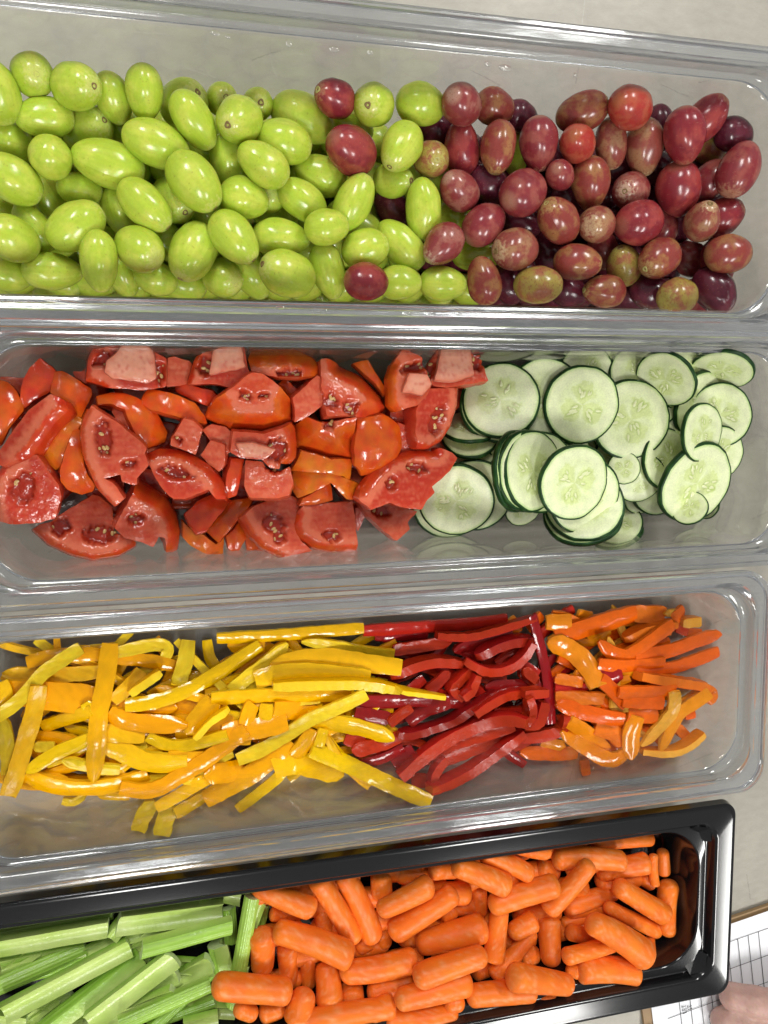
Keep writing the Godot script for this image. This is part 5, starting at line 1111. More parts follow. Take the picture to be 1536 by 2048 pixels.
# ---------------------------------------------------------------- pepper strips
# colour, face, width, points x y z, label
var STRIPS := [
	["a", "s", 7.1, [-235.8, 6.2, 133, -220.3, 6.2, 130.8, -204.6, 6.2, 128.8, -188.7, 6.2, 126.9], "yellow pepper strip buried low in the yellow pile"],
	["r", "s", 7.9, [-15.5, 6.2, 188.3, -3.8, 6.2, 190.2, 7.7, 6.2, 193.7, 19, 6.2, 198.7], "red pepper strip buried low in the red pile"],
	["o", "s", 7, [138.2, 6.2, 205.8, 153, 6.2, 194.7, 170.5, 6.2, 189.5, 190.9, 6.2, 190.5], "orange pepper strip buried low in the orange pile"],
	["a", "s", 4.6, [-265.6, 6.2, 207.8, -246.3, 6.2, 213.6, -226.5, 6.2, 218.4, -206.1, 6.2, 222.2], "yellow pepper strip buried low in the yellow pile"],
	["t", "s", 8.5, [192.8, 6.2, 233.7, 205.2, 6.2, 230.7, 218, 6.2, 228.4, 231.2, 6.2, 227.1], "orange pepper strip buried low in the orange pile"],
	["a", "i", 7.2, [-254.6, 6.2, 173.4, -237.7, 6.2, 161.5, -219.8, 6.2, 151.2, -200.8, 6.2, 142.6], "yellow pepper strip buried low in the yellow pile"],
	["d", "i", 8.7, [87.4, 6.2, 217.8, 97.4, 6.2, 217.6, 107.4, 6.2, 218.4, 117.5, 6.2, 220.1], "red pepper strip buried low in the red pile"],
	["o", "s", 8.5, [170.7, 6.2, 150.3, 185.5, 6.2, 148.5, 200.5, 6.2, 149.6, 215.8, 6.2, 153.9], "orange pepper strip buried low in the orange pile"],
	["a", "s", 6.4, [-238.8, 6.2, 206.1, -227.4, 6.2, 206.9, -216, 6.2, 206.1, -204.7, 6.2, 203.6], "yellow pepper strip buried low in the yellow pile"],
	["r", "s", 7.2, [-18.5, 8.7, 195.4, -8.1, 9.2, 188.5, 2.9, 9.9, 188.2, 14.6, 10.2, 194.6], "red pepper strip buried low in the red pile"],
	["r", "s", 6.5, [33.7, 6.2, 192, 48.5, 6.2, 192.2, 63.4, 6.2, 193.2, 78.6, 6.2, 195], "red pepper strip buried low in the red pile"],
	["t", "s", 6.7, [156.2, 7, 212.3, 168.8, 7.5, 198.8, 184.3, 8.4, 189.5, 203.9, 8.2, 185], "orange pepper strip buried low in the orange pile"],
	["y", "s", 5, [-38.2, 6.2, 187.8, -26.7, 6.2, 181.1, -14.3, 6.2, 176.1, -1, 6.2, 172.8], "yellow pepper strip buried low in the yellow pile"],
	["t", "i", 6.3, [179, 8.7, 221.2, 195.9, 9.2, 229, 213.1, 9.9, 231.3, 230.8, 10.2, 228.2], "orange pepper strip buried low in the orange pile"],
	["a", "s", 5, [-278.5, 8.5, 210.4, -263.4, 8, 217.7, -247.5, 8, 220.9, -230.8, 8.5, 219.7], "yellow pepper strip buried low in the yellow pile"],
	["d", "i", 6.9, [80.9, 6.2, 224.9, 97.7, 6.2, 233.3, 115.3, 6.2, 236.9, 133.6, 6.2, 235.4], "red pepper strip buried low in the red pile"],
	["a", "s", 5.7, [-184, 6.2, 187.9, -165.1, 6.2, 199.1, -147.1, 6.2, 212.6, -130.1, 6.2, 228.7], "yellow pepper strip buried low in the yellow pile"],
	["r", "s", 7.2, [-7.3, 6.2, 228.9, -2.4, 6.2, 220.3, 4.9, 6.2, 214.9, 14.9, 6.2, 212.9], "red pepper strip buried low in the red pile"],
	["o", "s", 5.5, [133, 6.4, 133.6, 153.5, 6.7, 136.3, 173.9, 7.5, 140.3, 194.3, 8.4, 145.8], "orange pepper strip buried low in the orange pile"],
	["a", "s", 7.8, [-159.6, 8.2, 211.5, -147.3, 8.4, 210.8, -135.4, 7.5, 208.6, -123.9, 7, 204.2], "yellow pepper strip buried low in the yellow pile"],
	["d", "i", 6, [-5.4, 11.4, 199.2, 6.8, 12.4, 197, 19.3, 11.4, 194.2, 31.4, 10.7, 189.9], "red pepper strip buried low in the red pile"],
	["o", "s", 8.3, [176.8, 6.2, 161.6, 197.6, 6.2, 163.8, 218.1, 6.2, 162.4, 238.1, 6.2, 157.4], "orange pepper strip buried low in the orange pile"],
	["y", "i", 5, [-206.6, 6.2, 191.3, -189.1, 6.2, 199.4, -172, 6.2, 209.1, -155.3, 6.3, 220.7], "yellow pepper strip buried low in the yellow pile"],
	["o", "s", 6.5, [137.8, 6.2, 178.6, 146.8, 6.2, 170.5, 157.5, 6.2, 168.9, 170.2, 6.2, 174], "orange pepper strip buried low in the orange pile"],
	["a", "i", 7, [-249.7, 6.2, 193.3, -233.2, 6.2, 188.5, -216.2, 6.2, 184.9, -198.8, 6.2, 182.7], "yellow pepper strip buried low in the yellow pile"],
	["d", "s", 6.5, [-13.3, 6.2, 163.7, 1.5, 6.2, 152.9, 18.6, 6.2, 148.5, 38, 6.2, 150.6], "red pepper strip buried low in the red pile"],
	["a", "s", 5, [-91.2, 6.2, 205.7, -69.4, 6.2, 210.7, -48.4, 6.2, 219.9, -28.4, 6.2, 233.2], "yellow pepper strip buried low in the yellow pile"],
	["d", "s", 7.1, [86.7, 10.2, 220.8, 97.6, 9.9, 213.7, 109.8, 9.2, 213.8, 123, 8.8, 221], "red pepper strip buried low in the red pile"],
	["o", "s", 7.5, [218.9, 6.9, 198.3, 227.7, 7.8, 209.8, 230.5, 9.8, 221.7, 227.4, 12.4, 234.2], "orange pepper strip buried low in the orange pile"],
	["a", "s", 5.7, [-145.4, 6.2, 160.1, -128.2, 6.2, 148.3, -109.4, 6.2, 139.4, -89, 6.2, 133.4], "yellow pepper strip buried low in the yellow pile"],
	["d", "s", 7.8, [11.7, 6.2, 183.5, 29.1, 6.2, 178.4, 46.2, 6.2, 172.1, 62.8, 6.2, 164.3], "red pepper strip buried low in the red pile"],
	["o", "s", 5.8, [146.5, 6.2, 227, 160.1, 6.2, 228.4, 173, 6.2, 232.9, 185.4, 6.2, 240.3], "orange pepper strip buried low in the orange pile"],
	["a", "s", 6.3, [-169.6, 6.4, 122.7, -161.4, 6.7, 137.2, -151, 7.5, 149.9, -138.6, 8.4, 161.1], "yellow pepper strip buried low in the yellow pile"],
	["r", "s", 7.6, [101.5, 6.4, 198.9, 115.5, 6.7, 191.3, 129.5, 7.5, 183.7, 143.6, 8.4, 176], "red pepper strip buried low in the red pile"],
	["t", "s", 7.4, [176.5, 10.1, 183.9, 187.3, 10.7, 192.6, 200.9, 9, 197.6, 215.5, 8.1, 197.4], "orange pepper strip buried low in the orange pile"],
	["a", "i", 6.3, [-217.5, 7, 215.4, -199.1, 6.7, 224.7, -179.6, 6.4, 230.6, -159.1, 6.3, 232.9], "yellow pepper strip buried low in the yellow pile"],
	["o", "i", 6.4, [198.9, 8.8, 143.2, 212.4, 7.7, 144.5, 225.7, 6.8, 146.9, 238.8, 6.4, 150.5], "orange pepper strip buried low in the orange pile"],
	["a", "s", 6, [-69.5, 8.2, 221.4, -48.5, 8.4, 219.5, -26.9, 8.6, 218.4, -4.9, 8.6, 218.1], "yellow pepper strip buried low in the yellow pile"],
	["t", "i", 7.7, [138.5, 11.1, 185.2, 141.6, 10.9, 197.5, 146, 10.6, 209.7, 151.5, 10.5, 221.6], "orange pepper strip buried low in the orange pile"],
	["a", "s", 5.7, [-70.4, 6.2, 171.9, -48.7, 6.3, 180.3, -27.6, 6.3, 191.4, -7.2, 6.3, 205.2], "yellow pepper strip buried low in the yellow pile"],
	["d", "i", 7.9, [-7.4, 8.2, 142.5, 11.5, 8.4, 148.1, 27.3, 8.6, 158.9, 39.9, 8.7, 175.3], "red pepper strip buried low in the red pile"],
	["t", "s", 7.7, [161.9, 9.1, 176.5, 178.1, 9.6, 177.8, 193.5, 10.5, 182.4, 209.1, 10.1, 190.8], "orange pepper strip buried low in the orange pile"],
	["d", "s", 4.9, [-6.4, 11.1, 151.7, -3.8, 11.6, 167.1, -4.5, 12.3, 182.1, -8.6, 12.8, 196.8], "red pepper strip buried low in the red pile"],
	["t", "s", 8, [186.1, 14.3, 190.5, 196.8, 13.7, 189.5, 208.1, 12.5, 190.2, 219.6, 11.5, 192.3], "orange pepper strip buried low in the orange pile"],
	["d", "s", 5.5, [91.3, 7.4, 181.4, 111.2, 8.3, 182.6, 129.7, 9.9, 178.9, 147.6, 10.2, 170.8], "red pepper strip buried low in the red pile"],
	["t", "i", 7.1, [159.9, 9.7, 174.1, 170.3, 9.4, 166, 181.3, 9.6, 158.7, 193, 9.8, 152.1], "orange pepper strip buried low in the orange pile"],
	["y", "s", 5.9, [-157.7, 8.4, 152, -139.5, 8.4, 150.9, -121.5, 7.5, 154.8, -103.9, 7, 163.5], "yellow pepper strip buried low in the yellow pile"],
	["r", "i", 7.3, [12.2, 12.7, 155.5, 25.6, 12.5, 158.9, 38.1, 12.1, 165.2, 49.4, 11.9, 174.2], "red pepper strip buried low in the red pile"],
	["t", "s", 5.7, [147, 12.8, 219.5, 161.9, 11.4, 226.5, 176.3, 10.9, 227.8, 190.1, 11.2, 223.2], "orange pepper strip buried low in the orange pile"],
	["a", "i", 5.2, [-259.2, 6.2, 170.7, -250.8, 6.2, 163.1, -241.8, 6.2, 156.4, -232, 6.2, 150.7], "yellow pepper strip buried low in the yellow pile"],
	["r", "s", 8.3, [3.4, 12.2, 184.7, 13.3, 11.8, 180.2, 23.8, 11.6, 176.9, 34.8, 11.6, 174.7], "red pepper strip buried low in the red pile"],
	["o", "i", 6.4, [168, 14.1, 173.1, 185.7, 13.8, 179.5, 204.1, 13.2, 183.2, 223.5, 12, 184.2], "orange pepper strip buried low in the orange pile"],
	["a", "s", 6.7, [-112, 8.2, 135.2, -96, 8.4, 134.8, -81.3, 7.5, 140.4, -68.1, 7, 151.7], "yellow pepper strip buried low in the yellow pile"],
	["t", "i", 8.1, [143.8, 12.4, 176.8, 155.1, 12.1, 187.2, 168, 12.5, 192.9, 182.4, 13.5, 194], "orange pepper strip buried low in the orange pile"],
	["a", "s", 8, [-99.9, 6.3, 223.9, -78.8, 6.3, 216.1, -58.4, 6.3, 206.3, -38.7, 6.3, 194.4], "yellow pepper strip buried low in the yellow pile"],
	["r", "s", 5, [33.3, 14.6, 160.5, 53, 11.3, 168.1, 70.2, 8.7, 180, 84.4, 7.4, 195.9], "red pepper strip buried low in the red pile"],
	["o", "s", 5.9, [126.2, 11.9, 177.3, 142.4, 9.8, 167, 158.9, 8.8, 157, 175.6, 8.9, 147.3], "orange pepper strip buried low in the orange pile"],
	["a", "i", 6.8, [-187.6, 6.4, 167.3, -174.5, 6.9, 164.6, -164.6, 7.9, 156.9, -158, 9.4, 144.1], "yellow pepper strip buried low in the yellow pile"],
	["d", "s", 5.8, [72.2, 6.2, 140.7, 68.8, 6.2, 152.7, 70.3, 6.2, 164.5, 76.6, 6.2, 176.2], "red pepper strip buried low in the red pile"],
	["t", "i", 8.9, [177.7, 6.2, 215.5, 188.4, 6.2, 209.1, 200.6, 6.2, 207.4, 214.2, 6.2, 210.6], "orange pepper strip buried low in the orange pile"],
	["y", "i", 6.7, [-223.6, 8.2, 180.3, -201.9, 8.4, 179.5, -180.3, 7.5, 183.2, -158.5, 7, 191], "yellow pepper strip buried low in the yellow pile"],
	["d", "s", 6.6, [-0.1, 16.3, 182.2, 10.1, 16.2, 180.4, 20.3, 16.1, 178.6, 30.6, 16, 176.8], "red pepper strip buried low in the red pile"],
	["t", "s", 6.6, [150.2, 12.8, 213.6, 161.1, 11.3, 210.6, 172.5, 10.1, 210.6, 184.2, 9.5, 213.5], "orange pepper strip buried low in the orange pile"],
	["y", "s", 6.6, [-221, 8.6, 194.5, -205.5, 8.7, 195.1, -191.7, 8.7, 201.5, -179.7, 8.6, 213.8], "yellow pepper strip buried low in the yellow pile"],
	["d", "i", 8.2, [-17.4, 13.5, 179.7, -7.5, 14, 170.1, 4.3, 14, 163.5, 17.8, 14.9, 159.7], "red pepper strip buried low in the red pile"],
	["t", "s", 8.1, [172.8, 17.1, 195, 193.2, 16.4, 191.7, 214.8, 14.5, 194.3, 236.8, 13.1, 202.3], "orange pepper strip buried low in the orange pile"],
	["y", "s", 5.5, [-242.9, 8.7, 137.5, -226.4, 9.2, 129.7, -208.9, 9.9, 126.6, -190.5, 10.2, 128.5], "yellow pepper strip buried low in the yellow pile"],
	["d", "s", 6.8, [6.3, 16.6, 159, 22.1, 14.9, 156.7, 35.2, 11.9, 149.9, 44.8, 10.3, 137.9], "red pepper strip buried low in the red pile"],
	["o", "s", 8.8, [203.6, 10.4, 221.2, 214.4, 11.6, 225, 222.4, 13.7, 231.1, 230.3, 12.4, 241.7], "orange pepper strip buried low in the orange pile"],
	["y", "s", 4.9, [-250.3, 8.2, 139.5, -232.6, 8.4, 150.4, -213.5, 7.5, 156.8, -192.8, 7, 158.3], "yellow pepper strip buried low in the yellow pile"],
	["r", "s", 5.4, [66.4, 6.2, 233.3, 74.7, 6.4, 221.1, 86.2, 6.6, 213, 101, 6.8, 209], "red pepper strip buried low in the red pile"],
	["o", "s", 8.2, [172.2, 18.9, 188.6, 187, 18.9, 187.6, 200.6, 15.9, 182.8, 210.4, 14, 172.7], "orange pepper strip buried low in the orange pile"],
	["y", "i", 5.9, [-163.1, 9.9, 161.6, -142.8, 8.2, 169.1, -122.6, 7, 178.9, -102.9, 6.5, 190.7], "yellow pepper strip buried low in the yellow pile"],
	["r", "s", 8.5, [105.5, 7, 159.6, 118.6, 7.6, 145.8, 133.1, 8.6, 133.6, 149.9, 8.3, 123.4], "red pepper strip buried low in the red pile"],
	["t", "s", 5.9, [145.1, 7.7, 143.4, 157.4, 8.9, 150.6, 168.6, 11.1, 150, 180.1, 11.5, 142.7], "orange pepper strip buried low in the orange pile"],
	["y", "i", 5.8, [-121.8, 9.9, 200.1, -108.3, 9.2, 189.8, -94.3, 8, 180.2, -79.7, 7.2, 170.9], "yellow pepper strip buried low in the yellow pile"],
	["r", "s", 7.2, [-17.5, 17.7, 191.7, -3.8, 18.5, 183.4, 9.7, 18.6, 174.7, 22.8, 18.6, 165.3], "red pepper strip buried low in the red pile"],
	["o", "s", 8, [162.2, 14.8, 208, 173.8, 14.6, 221.6, 188.6, 14.2, 229.7, 206.4, 14, 232], "orange pepper strip buried low in the orange pile"],
	["y", "s", 6.7, [-114.4, 9.6, 159.2, -94.7, 8.1, 164.1, -74.3, 6.9, 167.4, -53.6, 6.4, 168.9], "yellow pepper strip buried low in the yellow pile"],
	["d", "s", 6.7, [86, 9.6, 183.5, 104.3, 10.2, 180, 121, 8.4, 172.7, 134.7, 7.5, 160.2], "red pepper strip buried low in the red pile"],
	["t", "s", 8.4, [214.3, 13.7, 221.7, 235.5, 11.4, 215.8, 255.9, 9.2, 208.1, 274.9, 7.9, 198.3], "orange pepper strip buried low in the orange pile"],
	["y", "s", 7.6, [-175.3, 12.1, 162.6, -161.8, 12.3, 156.5, -147.7, 12.4, 152.3, -132.8, 12.5, 150], "yellow pepper strip buried low in the yellow pile"],
	["d", "i", 6.4, [-26.1, 10.9, 176.1, -15, 12.8, 166.9, -2.8, 16.2, 160.9, 11.2, 18.9, 158.8], "red pepper strip buried low in the red pile"],
	["o", "s", 5.7, [134.4, 12.6, 161.7, 145.1, 12.6, 167, 155.7, 12.6, 172.7, 166.3, 12.6, 178.7], "orange pepper strip buried low in the orange pile"],
	["y", "i", 7.3, [-181.4, 9.6, 199.1, -165.3, 9, 203.7, -149.6, 8, 203.2, -134.2, 7.4, 197.2], "yellow pepper strip buried low in the yellow pile"],
	["r", "s", 7.2, [-30.2, 11.5, 217.3, -10.9, 10.9, 219.4, 7.7, 8.8, 227.2, 25.1, 7.7, 239.8], "red pepper strip buried low in the red pile"],
	["y", "s", 6.3, [-232.4, 11.7, 155.4, -220.8, 11.1, 152.5, -208.9, 9.9, 151.7, -196.6, 9.2, 152.9], "yellow pepper strip buried low in the yellow pile"],
	["t", "s", 6.8, [210.1, 14.5, 208, 219.1, 15.3, 216.6, 229.4, 15.8, 219.4, 241.1, 16, 216.2], "orange pepper strip buried low in the orange pile"],
	["y", "s", 5.5, [-39.5, 6.5, 172.6, -28.1, 7.2, 166.8, -17.6, 8.8, 159.7, -7.8, 11.3, 151.3], "yellow pepper strip buried low in the yellow pile"],
	["t", "s", 7.4, [150.8, 14.4, 191.3, 159.9, 14, 198.5, 169.1, 13.9, 205.7, 178.3, 13.9, 212.7], "orange pepper strip buried low in the orange pile"],
	["a", "i", 7.1, [-229.2, 11, 187.2, -214.4, 11.4, 187.7, -200.2, 11.9, 191.7, -186.5, 12.3, 199.5], "yellow pepper strip buried low in the yellow pile"],
	["d", "s", 7.7, [-28.6, 18.6, 189.2, -12.5, 20.4, 189.1, 2.6, 21.2, 185.2, 16.6, 21.6, 177.2], "red pepper strip buried low in the red pile"],
	["o", "s", 8.5, [165.4, 15.3, 172.7, 176.6, 14.4, 164.4, 189.6, 13.3, 158.6, 204.3, 12.7, 155.3], "orange pepper strip buried low in the orange pile"],
	["y", "i", 4.6, [-223.1, 14.6, 188.5, -203.9, 14, 186.8, -184.4, 12.7, 188.2, -164.4, 12, 192.4], "yellow pepper strip buried low in the yellow pile"],
	["d", "i", 7.6, [70, 8.5, 153, 81.5, 8.2, 161.1, 93, 8.5, 162.2, 104.5, 9.4, 156.3], "red pepper strip buried low in the red pile"],
	["t", "s", 8.1, [168.4, 18, 176.1, 185.9, 17.2, 167, 204.1, 15.9, 157.9, 222.3, 15, 148.8], "orange pepper strip buried low in the orange pile"],
	["y", "s", 5.5, [-123.4, 10.1, 172.3, -111, 10.4, 167.6, -98.9, 10.9, 162.3, -86.7, 10.2, 157], "yellow pepper strip buried low in the yellow pile"],
	["r", "i", 6.7, [67.5, 7.2, 239.8, 83.8, 7.8, 235.7, 99.9, 8.9, 230.9, 116.2, 9.5, 225.8], "red pepper strip buried low in the red pile"],
	["t", "s", 6, [137.7, 17.5, 208.2, 157.4, 18.3, 204, 177, 19.4, 199.5, 197.1, 20.1, 195], "orange pepper strip buried low in the orange pile"],
	["a", "s", 7.8, [-157.7, 9.5, 222.5, -134.8, 8.9, 225.2, -112.9, 7.8, 221.7, -92.2, 7.2, 211.4], "yellow pepper strip buried low in the yellow pile"],
	["r", "s", 7.2, [55, 8.5, 160.2, 66.9, 8.8, 153.2, 80.7, 7.7, 150, 95.7, 7.1, 150.2], "red pepper strip buried low in the red pile"],
	["t", "i", 5.4, [184, 7.7, 122.8, 187.2, 8.9, 131.9, 189.7, 11, 140.9, 192.1, 13, 149.8], "orange pepper strip buried low in the orange pile"],
	["a", "i", 4.7, [-270.7, 7.8, 117.8, -252.4, 9, 124.2, -233.2, 11.4, 128.8, -213.7, 12.1, 132.1], "yellow pepper strip buried low in the yellow pile"],
	["r", "s", 8.3, [42.9, 15.3, 175, 54.5, 14.8, 174.6, 64.7, 14.1, 179, 73.3, 13.6, 188.1], "red pepper strip buried low in the red pile"],
	["o", "s", 5.6, [181, 21.8, 196.9, 196.1, 19, 205.7, 210.4, 17.7, 207.5, 224, 17.4, 202.3], "orange pepper strip buried low in the orange pile"],
	["y", "s", 5.6, [-128.7, 9.7, 172.5, -124.6, 10, 188.6, -122.3, 10.7, 204.7, -121.9, 11.2, 221.3], "yellow pepper strip buried low in the yellow pile"],
	["r", "s", 5.3, [-0.1, 23.7, 172.6, 13.8, 23.7, 176.4, 27.1, 21.4, 175.1, 38.7, 20.2, 167.6], "red pepper strip buried low in the red pile"],
	["o", "i", 5.7, [138.4, 16.7, 181, 148.4, 17.2, 178.2, 158.4, 18.5, 176.5, 168.6, 20.2, 176.1], "orange pepper strip buried low in the orange pile"],
	["a", "s", 5.1, [-185.4, 15.6, 185.6, -172, 14.8, 187.8, -159.3, 13.6, 193, -147.1, 12.9, 200.9], "yellow pepper strip buried low in the yellow pile"],
	["d", "s", 7.1, [57.7, 9.1, 211.3, 74.7, 9.7, 221.9, 91.1, 10.7, 233.5, 107.9, 10, 246.9], "red pepper strip buried low in the red pile"],
	["a", "s", 6.3, [-137.8, 13.1, 174.6, -126.4, 13, 183.9, -113.6, 12.8, 189.6, -99.4, 12.5, 191.7], "yellow pepper strip buried low in the yellow pile"],
	["d", "i", 8.1, [48.3, 6.2, 202.7, 66.6, 6.3, 207.4, 83.5, 6.4, 205, 98.7, 6.5, 195.5], "red pepper strip buried low in the red pile"],
	["o", "s", 5.8, [177.1, 22.6, 167.5, 184, 22.7, 181.3, 188.4, 22.8, 195.6, 191.8, 20.5, 211.5], "orange pepper strip buried low in the orange pile"],
	["a", "s", 6.2, [-99.3, 10.7, 183, -86.4, 8.6, 187.9, -73.1, 7.1, 191.5, -59.5, 6.5, 193.3], "yellow pepper strip buried low in the yellow pile"],
	["d", "s", 7, [93.1, 10.8, 189.7, 108.7, 11.9, 186.8, 123.5, 13.7, 182.1, 138, 15.2, 175.9], "red pepper strip buried low in the red pile"],
	["t", "i", 5.5, [173.1, 24.1, 201.2, 192.8, 24, 203, 213.5, 18.3, 200.6, 229.9, 15.2, 190.2], "orange pepper strip buried low in the orange pile"],
	["y", "s", 6.9, [-142.5, 13.4, 161.8, -123.2, 13.1, 174.1, -103.1, 12.5, 186.1, -82.2, 11.5, 198], "yellow pepper strip buried low in the yellow pile"],
	["r", "s", 7.4, [25.3, 24, 172.7, 36.8, 19.2, 179.5, 48.6, 15.7, 183.7, 60.3, 14.1, 185.1], "red pepper strip buried low in the red pile"],
	["y", "i", 7, [-51.8, 8.2, 152.2, -36.7, 9.9, 158.9, -21.3, 13.2, 163.9, -5.6, 16.4, 167.7], "yellow pepper strip buried low in the yellow pile"],
	["t", "s", 7.1, [152.3, 22.5, 171.9, 168.6, 23.3, 170.5, 184.7, 24.9, 171.5, 202.6, 24, 176], "orange pepper strip buried low in the orange pile"],
	["a", "s", 4.9, [-253.5, 8.5, 156.9, -234.5, 9.5, 160.8, -217.1, 12.1, 169.2, -201.6, 15.8, 182.4], "yellow pepper strip buried low in the yellow pile"],
	["d", "s", 5.2, [95, 11.6, 205.1, 101.7, 12.3, 198.2, 109.4, 13.7, 192.7, 118.3, 15, 188.9], "red pepper strip buried low in the red pile"],
	["t", "s", 7.9, [146.2, 21.8, 207, 163.7, 22.9, 196.3, 182.9, 24.9, 191.1, 206.3, 24.1, 193], "orange pepper strip buried low in the orange pile"],
	["y", "s", 4.8, [-101, 14.8, 186.9, -86.1, 13.5, 190.2, -72.1, 12.4, 188.3, -59.3, 11.7, 180.8], "yellow pepper strip buried low in the yellow pile"],
	["d", "i", 6.4, [61.5, 12.4, 192.9, 80.7, 13.1, 195, 99.4, 14.6, 199.8, 119.1, 13.1, 208.7], "red pepper strip buried low in the red pile"],
	["t", "s", 5.8, [144.8, 20.4, 171.3, 159.8, 21.4, 180.1, 174.7, 23.6, 182.2, 189.8, 26.6, 177.7], "orange pepper strip buried low in the orange pile"],
	["a", "s", 6.4, [-259.6, 6.5, 186.9, -251.7, 7.1, 196.6, -243.6, 8.6, 206.2, -235.5, 10.6, 215.6], "yellow pepper strip buried low in the yellow pile"],
	["d", "i", 5.2, [82.3, 11.2, 160.6, 90.8, 10.8, 154.6, 100.7, 10.3, 151.1, 111.7, 10.1, 150.1], "red pepper strip buried low in the red pile"],
	["o", "i", 8.5, [129.6, 10.1, 126, 139.8, 10.8, 128.8, 149.5, 11.2, 133.3, 158.6, 11.4, 139.5], "orange pepper strip buried low in the orange pile"],
	["y", "s", 6.1, [-79.3, 10.1, 236.2, -60.7, 11.7, 220.8, -42.2, 15.8, 204.8, -23.9, 21.6, 188.4], "yellow pepper strip buried low in the yellow pile"],
	["r", "s", 7.4, [89.9, 16.8, 206.2, 104, 16.8, 198.3, 120.7, 14.7, 196.3, 138.7, 13.7, 199.2], "red pepper strip buried low in the red pile"],
	["o", "s", 7.3, [165.7, 25.5, 193.2, 180.6, 20.9, 210.4, 193.6, 16.9, 228.8, 203.8, 14.6, 247.8], "orange pepper strip buried low in the orange pile"],
	["y", "s", 6, [-187, 15.7, 197.3, -174.6, 15.9, 196.3, -162.3, 16.1, 193.8, -150.4, 14.4, 190.7], "yellow pepper strip buried low in the yellow pile"],
	["t", "s", 8.1, [159.8, 10.9, 144.7, 179.2, 10.8, 138.6, 200.9, 8.8, 135.8, 223.3, 7.7, 135.5], "orange pepper strip buried low in the orange pile"],
	["a", "s", 5.9, [-110.2, 16.9, 196.4, -94.6, 16.7, 183.7, -76.6, 13, 175.5, -56.4, 11.1, 169.9], "yellow pepper strip buried low in the yellow pile"],
	["t", "i", 6.7, [172.3, 23.1, 143.8, 176.1, 25.1, 162.4, 176.4, 27, 181, 174, 27.6, 199.9], "orange pepper strip buried low in the orange pile"],
	["r", "s", 7.7, [75.2, 10.5, 146.1, 83.7, 8.5, 137.6, 94.5, 7.1, 133.2, 107.6, 6.5, 132.9], "red pepper strip buried low in the red pile"],
	["a", "s", 5.9, [-115.6, 9.8, 154.7, -97.2, 8.4, 142.1, -76.7, 7.2, 133.1, -54.2, 6.6, 127.6], "yellow pepper strip buried low in the yellow pile"],
	["y", "s", 5.7, [-232.9, 11.8, 171.9, -216, 12.9, 163.2, -201.6, 12, 151.6, -189.7, 11, 136.5], "yellow pepper strip buried low in the yellow pile"],
	["r", "i", 6.5, [14.2, 11.1, 227.8, 25.1, 10.1, 232.8, 35.2, 8.5, 232.6, 44.1, 7.5, 226.6], "red pepper strip buried low in the red pile"],
	["y", "i", 6, [-224.6, 12, 206.2, -208.7, 13.2, 204.1, -193, 15.5, 199.8, -177.7, 18.1, 193.7], "yellow pepper strip buried low in the yellow pile"],
	["d", "i", 8, [38.5, 10.7, 210.6, 58.1, 12.1, 212.1, 76.2, 15.1, 208.4, 93, 19, 199.9], "red pepper strip buried low in the red pile"],
	["y", "i", 7, [-193.6, 11.5, 150.4, -177.3, 10.3, 145, -160.4, 9.3, 140.7, -142.8, 8.8, 137.6], "yellow pepper strip buried low in the yellow pile"],
	["r", "i", 5.8, [-5, 12.9, 217.2, 7.3, 11.3, 215, 19.2, 9.8, 218, 30.6, 9, 226], "red pepper strip buried low in the red pile"],
	["d", "s", 5.6, [47.9, 13.8, 144.9, 58.8, 13.7, 150.7, 68.5, 13.7, 149.8, 77.1, 13.8, 142.2], "red pepper strip buried low in the red pile"],
	["y", "s", 5.5, [-163.2, 11.4, 169.3, -152.3, 12.9, 165.5, -141.7, 15.6, 160.6, -131.2, 15.1, 156.1], "yellow pepper strip buried low in the yellow pile"],
	["r", "s", 7.1, [-5.1, 10, 133.4, 2.9, 10.6, 142.1, 12.7, 11.2, 145.8, 24.3, 11.4, 144.3], "red pepper strip buried low in the red pile"],
	["a", "s", 5.4, [-270.1, 10.2, 157, -253.6, 11, 158.2, -238.5, 10, 154.5, -224.4, 9.4, 145.4], "yellow pepper strip buried low in the yellow pile"],
	["y", "i", 5.3, [-114.1, 10.7, 217.5, -93.5, 9.9, 209.4, -74, 8.7, 198.9, -55.5, 7.9, 185.7], "yellow pepper strip buried low in the yellow pile"],
	["a", "i", 5.8, [-183.5, 9.5, 233.3, -163.8, 9.9, 224.5, -146.2, 10.7, 211.8, -130.9, 11.1, 195.5], "yellow pepper strip buried low in the yellow pile"],
	["y", "i", 6, [-246.1, 12.4, 116.3, -233.5, 13.7, 126.3, -219.5, 14.2, 133.4, -204.3, 12.8, 138], "yellow pepper strip buried low in the yellow pile"],
	["y", "s", 6.5, [-59, 8.8, 163.9, -41.5, 8, 148.7, -21.8, 7.1, 136.4, 0.2, 6.6, 126.7], "yellow pepper strip buried low in the yellow pile"],
	["a", "i", 6.5, [-58.2, 16.7, 208.2, -45.7, 18, 204, -32.9, 19, 204.2, -19.1, 16.7, 210.4], "yellow pepper strip buried low in the yellow pile"],
	["a", "s", 7.1, [-253.6, 13.9, 214.8, -236, 14.7, 208, -217.6, 16.1, 204.7, -198.5, 17, 205.4], "yellow pepper strip buried low in the yellow pile"],
	["a", "i", 6, [-61.1, 14.6, 192.7, -38.8, 17.1, 190.7, -17.7, 21.9, 194.1, 4.5, 19, 207.2], "yellow pepper strip buried low in the yellow pile"],
	["a", "s", 6.7, [-46.2, 19.6, 190.5, -32.1, 19.8, 185.6, -17.5, 21.2, 183.5, -2.4, 23.5, 184.4], "yellow pepper strip buried low in the yellow pile"],
